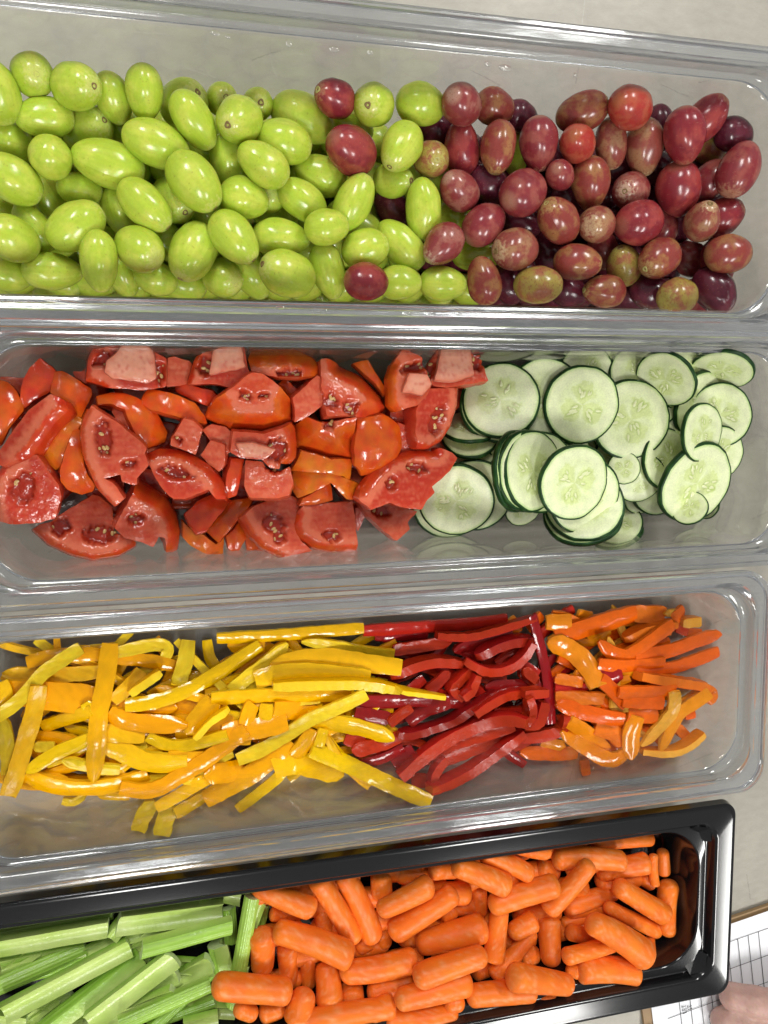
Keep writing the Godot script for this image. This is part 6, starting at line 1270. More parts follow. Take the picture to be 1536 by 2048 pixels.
	["a", "i", 5.9, [-150.9, 14.2, 214.6, -136.9, 14.8, 209.1, -123.7, 16.1, 201.4, -111.6, 18, 191.6], "yellow pepper strip buried low in the yellow pile"],
	["a", "i", 6.6, [-115.5, 14.4, 214.4, -91.3, 15, 210, -66.9, 17, 205.1, -42.4, 20.5, 199.8], "yellow pepper strip buried low in the yellow pile"],
	["a", "s", 5.7, [-171.8, 13.2, 211.4, -155.6, 14.6, 208.5, -139.6, 17, 210.1, -124, 16.9, 217.9], "yellow pepper strip buried low in the yellow pile"],
	["y", "s", 7.7, [-147.3, 18.1, 161, -127.3, 17.4, 156.6, -106.5, 13.9, 154.8, -84.9, 11.9, 154.3], "yellow pepper strip buried low in the yellow pile"],
	["y", "i", 6, [-149.2, 18.2, 208.6, -139.2, 17.1, 202.7, -129.5, 16.5, 196.1, -119.9, 16.3, 188.8], "yellow pepper strip buried low in the yellow pile"],
	["y", "s", 6.1, [-113.7, 20, 190.5, -100.7, 16.4, 178.8, -85.3, 13.7, 170.2, -67.5, 12.4, 164.6], "yellow pepper strip buried low in the yellow pile"],
	["a", "s", 7.3, [-176.4, 18.1, 201.6, -163, 17.5, 200.3, -152.3, 17.2, 193.9, -144.3, 15.2, 183.1], "yellow pepper strip buried low in the yellow pile"],
	["a", "s", 5.1, [-68.3, 14.7, 161.6, -43.8, 13.1, 156.3, -20, 12.4, 148.1, 3, 12.7, 137], "yellow pepper strip buried low in the yellow pile"],
	["a", "i", 6.5, [-219.5, 16.8, 155.5, -211.3, 16.7, 176.1, -203.1, 16.5, 197, -195.1, 15.4, 218.8], "yellow pepper strip buried low in the yellow pile"],
	["a", "s", 7, [-255.2, 14.8, 157.1, -245.3, 14.8, 152.5, -234.9, 14.8, 150, -223.9, 14.8, 149.6], "yellow pepper strip buried low in the yellow pile"],
	["a", "s", 6.2, [-269.1, 9.3, 140, -257.2, 12, 146.5, -244.4, 17, 151.5, -232.1, 17, 157.2], "yellow pepper strip buried low in the yellow pile"],
	["a", "s", 6.9, [-210, 16, 153.4, -203.1, 16.5, 173.4, -192.5, 17.3, 191.2, -178.1, 16.7, 207.4], "yellow pepper strip buried low in the yellow pile"],
	["y", "s", 5, [-103.7, 19.7, 177, -90.1, 17.2, 166.7, -74.2, 16.2, 161.5, -56, 16.6, 161.8], "yellow pepper strip buried low in the yellow pile"],
	["y", "i", 5.3, [-220.6, 16.6, 145.7, -208.3, 15.7, 136.3, -196.6, 13.3, 126.5, -185.1, 11.8, 115.6], "yellow pepper strip buried low in the yellow pile"],
	["y", "i", 4.9, [-52.6, 17.4, 155.4, -39, 17.4, 157.4, -26.9, 17.4, 163.4, -16.5, 17.4, 173.7], "yellow pepper strip buried low in the yellow pile"],
	["a", "i", 4.7, [-137.4, 20.4, 160.2, -120.6, 19.3, 158.9, -104.2, 16.4, 155.3, -88.5, 14.5, 148.2], "yellow pepper strip buried low in the yellow pile"],
	["y", "s", 6.7, [-97.2, 19, 190.2, -74.9, 17.7, 185, -53.1, 17.8, 177.5, -31.8, 19.6, 167.8], "yellow pepper strip buried low in the yellow pile"],
	["y", "i", 5, [-166, 20.9, 202.7, -150.8, 20.3, 210.7, -135.2, 19.4, 212.5, -119.3, 18.7, 207.7], "yellow pepper strip buried low in the yellow pile"],
	["a", "s", 7.2, [-274.6, 13.9, 207, -260.2, 14.9, 209.7, -245.4, 16.6, 211.9, -230.9, 16.5, 214.7], "yellow pepper strip buried low in the yellow pile"],
	["a", "s", 6.6, [-84.7, 21.3, 212.1, -66, 21.5, 204.3, -49.9, 21.7, 192.5, -35.8, 18.9, 178], "yellow pepper strip buried low in the yellow pile"],
	["y", "s", 6.2, [-207.5, 15.3, 219.4, -188.9, 17.1, 206.4, -168.7, 20.2, 196.7, -146.8, 20.6, 191.9], "yellow pepper strip buried low in the yellow pile"],
	["a", "i", 6.5, [-198.4, 14.3, 156, -182.7, 12, 162.9, -167.3, 10.7, 171.2, -152.2, 10.7, 180.9], "yellow pepper strip buried low in the yellow pile"],
	["y", "s", 7.3, [-118.5, 19.3, 184, -98.6, 19.5, 192.3, -78.5, 19.1, 201.7, -58.3, 18.9, 212], "yellow pepper strip buried low in the yellow pile"],
	["a", "s", 6.8, [-150.1, 19.5, 220.7, -135.5, 20.5, 203.7, -117.9, 22.2, 190.8, -97.1, 22.3, 183.1], "yellow pepper strip buried low in the yellow pile"],
	["y", "s", 5.7, [-52.3, 17.3, 133.5, -44, 19.6, 157.4, -36.3, 22, 181.7, -28.8, 22.5, 207], "yellow pepper strip buried low in the yellow pile"],
	["y", "s", 5.1, [-57.5, 22.2, 165.3, -57.5, 22.8, 184, -52.1, 23.9, 201.1, -40.4, 21.9, 218.3], "yellow pepper strip buried low in the yellow pile"],
	["y", "i", 6.1, [-181, 16.4, 230.1, -164.9, 18.4, 222.8, -148, 22, 216.8, -130.5, 22.5, 214.3], "yellow pepper strip buried low in the yellow pile"],
	["y", "s", 5.3, [-65.6, 25.6, 199.1, -42.8, 25.6, 193, -21.3, 25.6, 183.5, -1.1, 25.6, 170.7], "yellow pepper strip buried low in the yellow pile"],
	["a", "s", 6.8, [-102.8, 18.1, 201.6, -91.5, 20.8, 182.3, -75.7, 20.2, 169.4, -55.7, 19.9, 161.6], "yellow pepper strip buried low in the yellow pile"],
	["a", "s", 6, [-91.2, 20.3, 230.1, -76.1, 23.6, 213.1, -59.1, 27.8, 199, -39.2, 28.5, 189.5], "yellow pepper strip buried low in the yellow pile"],
	["a", "s", 4.4, [-232.6, 14.3, 115.1, -232.2, 16.1, 128.2, -230.4, 16.5, 141.5, -227, 17.1, 154.6], "yellow pepper strip buried low in the yellow pile"],
	["a", "s", 6.7, [-246.5, 13.4, 204.8, -233.7, 14.2, 202.1, -222.1, 16.1, 195.5, -212, 18.9, 185.2], "yellow pepper strip buried low in the yellow pile"],
	["a", "i", 6.5, [-235.8, 18.2, 142.9, -218.8, 18.3, 151.8, -202, 18.4, 161.8, -185.5, 16.2, 173.6], "yellow pepper strip buried low in the yellow pile"],
	["a", "i", 5.4, [-239.4, 18.2, 124.5, -219.7, 18.1, 130, -201.8, 17.8, 140.3, -185.6, 17.6, 155.4], "yellow pepper strip buried low in the yellow pile"],
	["y", "s", 6.5, [-112.7, 23.2, 175.6, -101.9, 24.5, 189.5, -93.3, 23.9, 205.7, -87.2, 23.8, 223.2], "yellow pepper strip buried low in the yellow pile"],
	["y", "i", 7.4, [-105.2, 26.3, 184.6, -90.9, 25.9, 175.3, -74.9, 25.7, 170.6, -57.2, 25.6, 170.5], "yellow pepper strip buried low in the yellow pile"],
	["y", "s", 7.1, [-243.1, 19.7, 200.5, -229, 20.3, 195.2, -215.3, 21.1, 188.5, -202.1, 21.5, 180.7], "yellow pepper strip buried low in the yellow pile"],
	["y", "i", 6.1, [-181.9, 14.5, 221.2, -169.9, 17.7, 219.8, -157.9, 23.1, 219.2, -146.3, 23.8, 222.4], "yellow pepper strip buried low in the yellow pile"],
	["y", "i", 5.1, [-155.3, 12.9, 123.8, -140, 16.1, 141.9, -124, 21.8, 158.6, -107.2, 25.6, 175.6], "yellow pepper strip buried low in the yellow pile"],
	["a", "i", 6.3, [-247.1, 21.2, 148.9, -232.8, 21.2, 158.1, -218.1, 21.2, 167.3, -203, 21.2, 176.4], "yellow pepper strip buried low in the yellow pile"],
	["a", "i", 5.2, [-55.2, 30.2, 194.4, -46.2, 25.1, 213, -34.1, 17.2, 231.8, -19.8, 13, 247.8], "yellow pepper strip buried low in the yellow pile"],
	["y", "i", 5.8, [-139.8, 23.2, 166.3, -117.7, 24.4, 159.4, -94.5, 21.9, 156.9, -70.2, 20.7, 157.1], "yellow pepper strip buried low in the yellow pile"],
	["a", "i", 5.8, [-109.9, 26.6, 170, -93.9, 24.2, 168.8, -78.4, 22.3, 164.8, -63.7, 21.5, 157.9], "yellow pepper strip buried low in the yellow pile"],
	["y", "s", 6.3, [-197.2, 20, 167.3, -184.1, 18.9, 169.1, -171.8, 14.1, 175.6, -160.1, 11.5, 184.6], "yellow pepper strip buried low in the yellow pile"],
	["y", "i", 6.5, [-131.1, 22.6, 189.8, -119.7, 24.7, 183.3, -107.7, 28.4, 181.1, -95, 29, 185.2], "yellow pepper strip buried low in the yellow pile"],
	["a", "s", 6.5, [-209.8, 23.4, 175.8, -194.8, 21.6, 177.4, -180, 19.9, 176.1, -165.3, 18.9, 171.3], "yellow pepper strip buried low in the yellow pile"],
	["y", "s", 5, [-143.2, 18.2, 175.8, -130, 20.8, 176.1, -117.2, 25.5, 177.2, -104.6, 30.9, 179.6], "yellow pepper strip buried low in the yellow pile"],
	["y", "s", 7.9, [-86, 14.7, 134.2, -65.1, 17.2, 147.8, -42.8, 21.8, 157.5, -18, 22, 165.4], "yellow pepper strip buried low in the yellow pile"],
	["a", "s", 5.9, [-170.2, 19.2, 154.4, -154.5, 21.4, 158.8, -139, 25.6, 163.4, -123.5, 24.2, 170.9], "yellow pepper strip buried low in the yellow pile"],
	["a", "s", 13.1, [-162, 18, 168.1, -153.6, 18.8, 170.6, -145.3, 20.8, 172.4, -137.6, 23.6, 173.2, -130.1, 26.7, 173.6], "half buried golden yellow pepper strip skin side up, sixth from left in third row"],
	["a", "s", 17.4, [-158.3, 22.5, 183, -145.8, 23.8, 183.6, -133, 26, 184.4, -119.6, 27.8, 186.7, -105.8, 28.6, 189.9], "half buried golden yellow pepper strip skin side up, seventh from left in fourth row"],
	["a", "s", 13.1, [-164.2, 24.8, 203.9, -154.2, 25, 205.6, -144.1, 25.2, 207.3, -133.9, 25.4, 209], "half buried golden yellow pepper strip skin side up, eighth from left in fifth row"],
	["a", "s", 10.7, [-120.3, 10, 130.8, -111.6, 10.7, 131.3, -102.8, 11.7, 131.8, -94, 12.2, 132.3], "half buried golden yellow pepper strip skin side up, sixth from left in first row"],
	["d", "s", 8.4, [-12.9, 12.2, 131.2, 0.4, 12.2, 132.2, 14.7, 9.5, 134, 28.9, 8, 135.5], "half buried dark red pepper strip skin side up, first from left in first row"],
	["d", "s", 6.4, [-33.4, 18, 154.3, -21.5, 16.5, 155.8, -10, 17.1, 156.7, 1.1, 19.5, 156.9], "half buried dark red pepper strip skin side up, first from left in second row"],
	["d", "s", 9.6, [47.1, 16, 147.4, 63.3, 14.6, 144.2, 79.5, 13.9, 140.8, 95.7, 13.5, 137.2], "half buried dark red pepper strip skin side up, fifth from left in first row"],
	["d", "s", 9.7, [72.2, 16.2, 178, 87.4, 15.8, 178.8, 102.6, 15.7, 179.6, 118, 15.8, 180.3], "half buried dark red pepper strip skin side up, seventh from left in third row"],
	["d", "s", 9.1, [-32.4, 28.9, 182.7, -23.6, 28.2, 185.4, -14.7, 27.1, 188.2, -5.8, 26.4, 191], "half buried dark red pepper strip skin side up, first from left in fourth row"],
	["t", "s", 11.7, [123.8, 13.8, 131.3, 130.7, 14.2, 131.3, 137.5, 14.7, 131.4, 144.5, 15, 131.5], "half buried yellowish orange pepper strip skin side up, second from left in first row"],
	["d", "s", 11.7, [162.7, 28.4, 172.4, 168.9, 28.8, 173.4, 175, 29.6, 174.4, 181.2, 30, 175.5], "half buried dark red pepper strip skin side up, eighth from left in second row"],
	["r", "s", 8.8, [128.6, 20.2, 181.9, 138.2, 20.9, 182.9, 147.6, 22.1, 183.7, 156.9, 23.5, 184.5], "half buried red pepper strip skin side up, ninth from left in third row"],
	["o", "s", 10.2, [174.4, 9.2, 242.4, 181.1, 10.7, 242.2, 186.8, 13.8, 241.2, 191.9, 17.9, 239.7], "half buried orange pepper strip skin side up, sixth from left in fifth row"],
	["t", "s", 7.8, [95.3, 9.6, 126.3, 97.4, 10, 130.3, 99.4, 10.7, 134.2, 101.5, 11, 138.3], "half buried yellowish orange pepper strip skin side up, first from left in second row"],
	["a", "s", 17.5, [-265.7, 19.2, 148.9, -251.7, 20.7, 151, -237.4, 23.4, 152.7, -223.5, 23.8, 155.2, -209.3, 24, 157.8], "half buried golden yellow pepper strip skin side up, first from left in third row"],
	["y", "i", 5.2, [-236.7, 6.2, 233.3, -233.1, 6.2, 234.6, -229.4, 6.2, 235.2, -225.3, 6.2, 233.8, -221, 6.2, 231.7], "half buried lemon yellow pepper strip inside up, first from left in sixth row"],
	["y", "s", 5.3, [-213.5, 6.2, 232.6, -206.4, 6.2, 233.9, -199.1, 6.2, 235.1, -191.9, 6.2, 236.3], "half buried lemon yellow pepper strip skin side up, third from left in sixth row"],
	["r", "s", 11.6, [77.4, 21.2, 199.6, 90.1, 21.1, 200.2, 102.9, 20.9, 200.9, 115.9, 20.7, 201.7], "half buried red pepper strip skin side up, fifth from left in fourth row"],
	["r", "i", 9.1, [-39.5, 25.6, 201.9, -34.9, 25.6, 204, -30.2, 25.5, 206.2, -25.6, 25.3, 208.4], "half buried red pepper strip inside up, first from left in fifth row"],
	["a", "i", 9.2, [-267.4, 15.4, 137.2, -254.5, 15.7, 138.2, -240.9, 17, 139.1, -226.4, 19.2, 139.8, -212.5, 20.7, 139.5, -199.1, 21.5, 138.7], "half buried golden yellow pepper strip inside up, third from left in second row"],
	["y", "s", 6.8, [-218.4, 14.9, 125.1, -213.3, 15, 125.8, -208.2, 15.4, 126.4, -203.1, 16, 126.9], "half buried lemon yellow pepper strip skin side up, first from left in first row"],
	["a", "s", 9.4, [-200.2, 21.9, 162.9, -186.8, 21.5, 164.3, -174.3, 21.3, 165.7, -164.7, 21.5, 167.4, -156.1, 21.9, 169.1], "half buried golden yellow pepper strip skin side up, fifth from left in third row"],
	["a", "s", 7.7, [-251.2, 9, 184.5, -242.8, 10.3, 185.7, -234.7, 13.2, 186.4, -228.1, 17.6, 187, -222.1, 23.1, 187.4], "half buried golden yellow pepper strip skin side up, second from left in fourth row"],
	["y", "s", 6, [-231.4, 10.7, 178.9, -225.8, 12.9, 180.1, -219.8, 17.6, 180.4, -213.7, 23.9, 180.1], "half buried lemon yellow pepper strip skin side up, third from left in fourth row"],
	["r", "i", 8.3, [101.7, 9.7, 168.7, 106.1, 12.5, 171.6, 109.3, 18, 173.5, 114.6, 18.6, 177.1], "half buried red pepper strip inside up, fifth from left in second row"],
	["d", "i", 7.9, [23.3, 25.6, 173.2, 29.3, 24.2, 169.1, 35.4, 22.3, 165.1, 41.4, 21.1, 160.9], "half buried dark red pepper strip inside up, third from left in third row"],
	["o", "s", 11, [188.6, 26.2, 208.1, 198.5, 24.4, 210.1, 208.6, 22.7, 212.1, 218.3, 21.7, 213.8], "half buried orange pepper strip skin side up, third from left in fourth row"],
	["o", "i", 8.4, [246.4, 6.4, 232.1, 250.5, 6.3, 235.8, 254.6, 6.2, 239.6, 258.7, 6.2, 243.3], "half buried orange pepper strip inside up, fifth from left in fourth row"],
	["o", "s", 6.3, [254.1, 6.7, 222.9, 257.4, 6.5, 222.6, 260.7, 6.4, 222.3, 263.9, 6.3, 221.9], "half buried orange pepper strip skin side up, seventh from left in fourth row"],
	["a", "i", 8.5, [-198.2, 24.1, 159.8, -191.7, 22.2, 154.2, -185.9, 19.9, 149.2, -182.3, 17.7, 145.5, -179.3, 16.5, 142], "half buried golden yellow pepper strip inside up, fourth from left in second row"],
	["y", "i", 6.8, [-251.3, 14.3, 189.4, -246.7, 14.9, 189.8, -242.1, 15.9, 190.1, -237.4, 17, 190.3], "half buried lemon yellow pepper strip inside up, second from left in fifth row"],
	["r", "i", 7.2, [64.2, 13, 170.3, 73.1, 12.8, 171.2, 82, 12.9, 172, 90.8, 13.4, 172.6], "half buried red pepper strip inside up, third from left in second row"],
	["r", "s", 8.2, [97.5, 14.6, 159.9, 103.6, 15.7, 163.7, 109.3, 17.8, 167.2, 114.8, 20.3, 170.6], "half buried red pepper strip skin side up, fourth from left in second row"],
	["o", "i", 13.2, [199.7, 12.2, 130, 209.4, 11.6, 130.8, 219.5, 10.6, 131.7, 229.5, 9.9, 132.6], "half buried orange pepper strip inside up, fourth from left in first row"],
	["t", "i", 5.1, [227.8, 12.5, 131.9, 232.8, 10.2, 132.1, 237.5, 8.2, 132.2, 241.6, 7.3, 132], "half buried yellowish orange pepper strip inside up, fifth from left in first row"],
	["o", "s", 7.3, [254.6, 6.2, 151.1, 259.4, 6.2, 151.8, 264.1, 6.2, 152.6, 268.9, 6.2, 153.3], "half buried orange pepper strip skin side up, seventh from left in second row"],
	["o", "s", 10.1, [103.3, 11.6, 235.4, 120.4, 9.9, 238.7, 136.2, 8.2, 241.6, 147, 6.9, 243, 155.8, 6.4, 243.5], "half buried orange pepper strip skin side up, first from left in fifth row"],
	["y", "i", 7.7, [-232, 23.6, 196.6, -225.2, 23, 199.8, -218.3, 22.1, 202.9, -211.3, 21.4, 205.7, -203.8, 21.1, 207.6, -196, 21, 209], "half buried lemon yellow pepper strip inside up, fourth from left in fifth row"],
	["r", "i", 9.6, [14.4, 9.7, 248.1, 19.3, 10.3, 248.4, 24, 11.2, 248.6, 28.9, 11.7, 248.9], "half buried red pepper strip inside up, fifth from left in fifth row"],
	["d", "s", 13.3, [0.4, 10.9, 233.9, 5.8, 11.9, 230.4, 11, 13.3, 226.8, 16.4, 14.1, 223.5], "half buried dark red pepper strip skin side up, fourth from left in fifth row"],
	["o", "s", 7.2, [162.2, 6.3, 250.7, 162.8, 6.3, 255.1, 163.4, 6.3, 259.4, 164.1, 6.2, 263.8], "half buried orange pepper strip skin side up, third from left in fifth row"],
	["y", "s", 6.7, [-215.1, 28.1, 157.6, -213.5, 28, 160.9, -211.8, 27.9, 164.3, -210.2, 27.8, 167.7], "half buried lemon yellow pepper strip skin side up, third from left in third row"],
	["d", "s", 8, [-26.4, 9.3, 230.4, -17.9, 10.2, 229.4, -9.5, 11.9, 227.3, -1.2, 14, 223.3, 7.3, 15.2, 219], "half buried dark red pepper strip skin side up, third from left in fifth row"],
	["r", "i", 7.7, [100.8, 21.4, 164.1, 104.4, 21.7, 167.6, 108, 22.3, 171, 111.7, 22.6, 174.6], "half buried red pepper strip inside up, sixth from left in second row"],
	["o", "s", 8.8, [123.7, 7.2, 126.8, 119.5, 7.1, 130.2, 115.2, 7.2, 133.6, 110.8, 7.6, 136.8], "half buried orange pepper strip skin side up, first from left in first row"],
	["t", "s", 7, [152, 10.7, 127, 157.5, 8.6, 128.5, 162.6, 7.2, 129.9, 167.4, 6.5, 131.1], "half buried yellowish orange pepper strip skin side up, third from left in first row"],
	["y", "i", 9.2, [-269, 21.6, 161.4, -268.6, 16.6, 173.2, -268.1, 13.9, 183.9, -267.4, 14.2, 192.8, -266.9, 16.3, 199.5, -267.3, 17.2, 205.7], "lemon yellow pepper strip inside up, first from left in fifth row"],
	["y", "s", 6.3, [-75.9, 12.2, 129.1, -73.6, 13.3, 132.9, -71.4, 15.6, 136.3, -69.4, 18.7, 139.4], "lemon yellow pepper strip skin side up, eighth from left in first row"],
	["y", "s", 11.9, [-203.2, 25.3, 180.7, -195, 24.4, 182.2, -186.8, 22.9, 184, -178.4, 21.9, 185.5], "lemon yellow pepper strip skin side up, fourth from left in fourth row"],
	["y", "s", 7.1, [-55.9, 32.4, 191, -57.2, 32.5, 195.1, -58.5, 32.6, 199.3, -59.8, 32.6, 203.4], "lemon yellow pepper strip skin side up, tenth from left in fourth row"],
	["r", "i", 10.1, [-35.5, 28.2, 210.8, -26.7, 27.6, 210.4, -16.5, 22.5, 211.4, -6.1, 20.5, 209.8, 3.9, 21.5, 206.4], "red pepper strip inside up, second from left in fifth row"],
	["t", "e", 9.3, [245.4, 8.9, 140.3, 251.1, 8.8, 140.3, 256.8, 8.8, 140.4, 262.4, 8.8, 140.4], "yellowish orange pepper strip lying on edge, seventh from left in first row"],
	["t", "s", 8, [122.5, 9.2, 229.2, 129.2, 9.6, 231.2, 135.8, 10.2, 233.1, 142.6, 10.6, 235.1], "yellowish orange pepper strip skin side up, second from left in fifth row"],
	["o", "i", 7.8, [128.2, 20.9, 173.6, 135.5, 22, 175.3, 142.5, 23.6, 176.7, 149.7, 24.7, 178.4], "orange pepper strip inside up, first from left in third row"],
	["t", "e", 6.7, [204, 20.4, 241.1, 221.1, 19.4, 244.6, 236.5, 17.5, 246.3, 248.2, 15.2, 244.5, 258, 13.4, 240.9, 266, 12.5, 235.6], "yellowish orange pepper strip lying on edge, eighth from left in fifth row"],
	["a", "s", 8.5, [-251.2, 19.2, 129.8, -239.9, 20.4, 127.1, -225.6, 20.4, 126.2, -210.5, 19.3, 127.3, -199.9, 17.4, 130.8, -186.6, 15, 133.8, -171.1, 13.6, 137.6, -154.4, 13.2, 142.9], "golden yellow pepper strip skin side up, second from left in first row"],
	["y", "s", 7.1, [-134.4, 6.4, 127, -133.8, 6.8, 133.7, -132.8, 7.9, 139.5, -130.7, 9.2, 143.5, -128.3, 10.3, 147], "lemon yellow pepper strip skin side up, fifth from left in first row"],
	["a", "s", 9.6, [-111, 32.7, 182.3, -109.1, 32.3, 176.9, -107.2, 31.7, 172.3, -105.8, 31.1, 170, -104.4, 30.8, 168.4], "golden yellow pepper strip skin side up, eighth from left in third row"],
	["y", "s", 8.7, [-95.3, 30, 169.6, -95.9, 30.5, 173.2, -96.5, 31.3, 176.8, -97.1, 31.8, 180.5], "lemon yellow pepper strip skin side up, ninth from left in third row"],
	["a", "s", 11.6, [-90.9, 33.1, 173.4, -81.3, 29.6, 175.9, -71.9, 26.9, 178.5, -63.5, 25.5, 181.5, -55.5, 25.2, 184.5], "golden yellow pepper strip skin side up, tenth from left in third row"],
	["a", "s", 10.7, [-63, 31.6, 191.5, -66.6, 30.8, 197.1, -70.2, 30, 202.4, -73.8, 29.3, 206.6, -77.4, 28.9, 210.4], "golden yellow pepper strip skin side up, ninth from left in fifth row"],
	["r", "i", 11.7, [39.4, 10.5, 233.6, 52.6, 10.5, 230.1, 65.8, 11.2, 226.2, 79.2, 12.5, 222.1, 93, 13.3, 218.2], "red pepper strip inside up, eighth from left in fifth row"],
	["r", "i", 7.4, [-7.4, 28.7, 193.8, -2.7, 27.4, 190.8, 1.8, 26.4, 188, 6.3, 25.8, 185.7, 10.7, 25.6, 183.4], "red pepper strip inside up, second from left in fourth row"],
	["r", "e", 9.1, [98.3, 27.7, 205.2, 105, 27.5, 205.3, 111, 27, 203.8, 113.9, 26.2, 197.7, 115.7, 25.6, 189.9], "red pepper strip lying on edge, seventh from left in fourth row"],
	["r", "i", 8.8, [241.7, 7.6, 144.5, 245.4, 8, 146.1, 249, 8.5, 147.6, 252.7, 8.9, 149.2], "red pepper strip inside up, eighth from left in first row"],
	["o", "i", 9.8, [127.9, 22, 189.3, 138.6, 23.2, 189.9, 148.6, 25.2, 190.2, 157.6, 26.8, 190.5, 166.7, 27.5, 191.2], "orange pepper strip inside up, second from left in third row"],
	["y", "s", 8.4, [-246.4, 9.5, 178.2, -239.5, 12, 175.6, -231.6, 17.3, 172, -221.7, 23.9, 167.6, -211.3, 30.2, 163.3], "lemon yellow pepper strip skin side up, second from left in third row"],
	["a", "s", 12.9, [-150.8, 28.1, 186.1, -146, 28.4, 180.8, -141.2, 28.8, 175.3, -136.4, 29.2, 169.4, -131.5, 29.4, 163.5], "golden yellow pepper strip skin side up, seventh from left in third row"],
	["y", "i", 10.7, [-175.8, 6.7, 241, -179.7, 6.5, 246.2, -183.2, 6.3, 251.5, -185.4, 6.2, 257, -187.1, 6.2, 262.7], "lemon yellow pepper strip inside up, fourth from left in sixth row"],
	["y", "i", 11.7, [-163, 7.2, 246.1, -166.1, 8, 251, -168.6, 9.2, 255.7, -169.8, 10.2, 260.7, -170.7, 10.7, 266], "lemon yellow pepper strip inside up, fifth from left in sixth row"],
	["r", "i", 8.4, [-0.6, 15.8, 142.6, 9.3, 15.5, 142.1, 20, 14.9, 141.6, 32.5, 14.4, 140.9, 45.8, 14.2, 140], "red pepper strip inside up, second from left in first row"],
	["r", "e", 8.4, [-5, 24.9, 159.4, 5.4, 24, 155.8, 16.8, 21.9, 153.6, 29.4, 19, 153.1, 41.7, 16.2, 155, 53.5, 14.7, 158], "red pepper strip lying on edge, second from left in second row"],
	["o", "s", 10.7, [161.5, 32.5, 174, 167.8, 32.2, 180.2, 174, 31.6, 186.4, 179.6, 30.9, 192.3, 184.7, 30.5, 198], "orange pepper strip skin side up, third from left in third row"],
	["y", "s", 7.4, [-266, 23.9, 139.7, -264.5, 23.9, 144.6, -263.9, 24, 149.2, -266.3, 24, 152.8, -269.6, 24.1, 156.2], "lemon yellow pepper strip skin side up, first from left in second row"],
	["y", "e", 6.4, [-186.9, 27, 154.6, -182.3, 25.6, 151.6, -177.5, 23, 148.9, -172.3, 20.5, 146.1, -166.8, 19.2, 142.7], "lemon yellow pepper strip lying on edge, fifth from left in second row"],
	["a", "s", 11.1, [-256.2, 20.1, 205.7, -246.2, 19.6, 213.5, -232, 18.7, 219.3, -214.1, 17.9, 222.1, -199.9, 17.7, 221.5, -187.9, 17.3, 219.8, -177.6, 18, 217.1], "golden yellow pepper strip skin side up, second from left in sixth row"],
	["a", "s", 11.1, [-201.2, 26, 166.7, -195.3, 25.8, 170.6, -188, 25.6, 174.1, -178.4, 25.9, 176.5, -165.2, 27.6, 178.1, -149.7, 30.6, 179.1], "golden yellow pepper strip skin side up, fifth from left in fourth row"],
	["y", "s", 8.1, [-161.3, 12.8, 250.2, -156.3, 10.7, 248.8, -150.8, 8.6, 247.1, -144.3, 7.1, 244.5, -137.4, 6.5, 241.3], "lemon yellow pepper strip skin side up, seventh from left in sixth row"],
	["y", "s", 7.2, [-117.3, 7.2, 255.5, -109.1, 9.3, 249, -101, 14.7, 240.7, -92.9, 22.8, 230.9, -87.9, 26, 225.2, -84.6, 26.8, 221.6], "lemon yellow pepper strip skin side up, tenth from left in sixth row"],
	["y", "i", 6.9, [-68.7, 19.2, 129.7, -52.5, 19.5, 132.5, -37.7, 15.7, 136.6, -27, 14.4, 140.2, -14.1, 15.7, 142.6, 0.3, 18, 144.4], "lemon yellow pepper strip inside up, tenth from left in first row"],
	["r", "s", 9, [-22, 13, 127.4, -3.7, 14.5, 127.2, 16.1, 11.7, 128.1, 36.5, 9.4, 128.9, 57.1, 8.5, 129.5, 75.7, 9.5, 128.8, 92.3, 11.9, 127], "red pepper strip skin side up, third from left in first row"],
	["d", "e", 8.6, [62.2, 21.2, 151, 71.3, 21, 147, 80.7, 20.4, 143.8, 90.5, 19, 141.9, 100.1, 17.1, 141.9, 109.4, 15.6, 142.7], "dark red pepper strip lying on edge, seventh from left in first row"],
	["r", "e", 10.3, [100.1, 14.1, 222.8, 117.8, 14, 221.9, 131.3, 14.1, 219.6, 136.7, 16.8, 214, 136.9, 22.4, 207.4, 137.4, 22.4, 203.2], "red pepper strip lying on edge, eighth from left in fourth row"],
	["o", "s", 9.7, [249.1, 8.1, 130.2, 245.6, 8.9, 132.9, 241.7, 10.2, 135.5, 238.7, 10.2, 138.4], "orange pepper strip skin side up, sixth from left in first row"],
	["o", "s", 10.9, [179.6, 33.4, 192.4, 189.6, 32.3, 194.3, 201.2, 28.7, 197.2, 212.1, 25.7, 199.8, 222.1, 24.2, 201.8], "orange pepper strip skin side up, fifth from left in third row"],
	["o", "i", 13, [164.3, 18.9, 217.5, 172.4, 19, 220.7, 179.7, 19.2, 224.3, 184.5, 19.5, 229.1, 188.5, 19.7, 234.4], "orange pepper strip inside up, second from left in fourth row"],
	["y", "i", 10, [-146.8, 14.8, 123.8, -148.3, 16.7, 131.9, -150.2, 16.9, 140, -153, 17.9, 147.2, -154.6, 20.1, 151.3, -155.4, 23.1, 153.6], "lemon yellow pepper strip inside up, fourth from left in first row"],
	["y", "s", 12.9, [-207.5, 24, 185.1, -198.3, 23.2, 192.5, -189, 23.1, 199, -179.7, 24, 204.2, -166.5, 25.6, 206.8, -150.9, 27.3, 208], "lemon yellow pepper strip skin side up, fifth from left in fifth row"],
	["a", "s", 13.1, [-126.5, 32.1, 187.2, -114.9, 32.4, 186.6, -103.4, 32.8, 185.8, -92.5, 33, 184.3, -81.6, 33.1, 182.5], "golden yellow pepper strip skin side up, eighth from left in fourth row"],
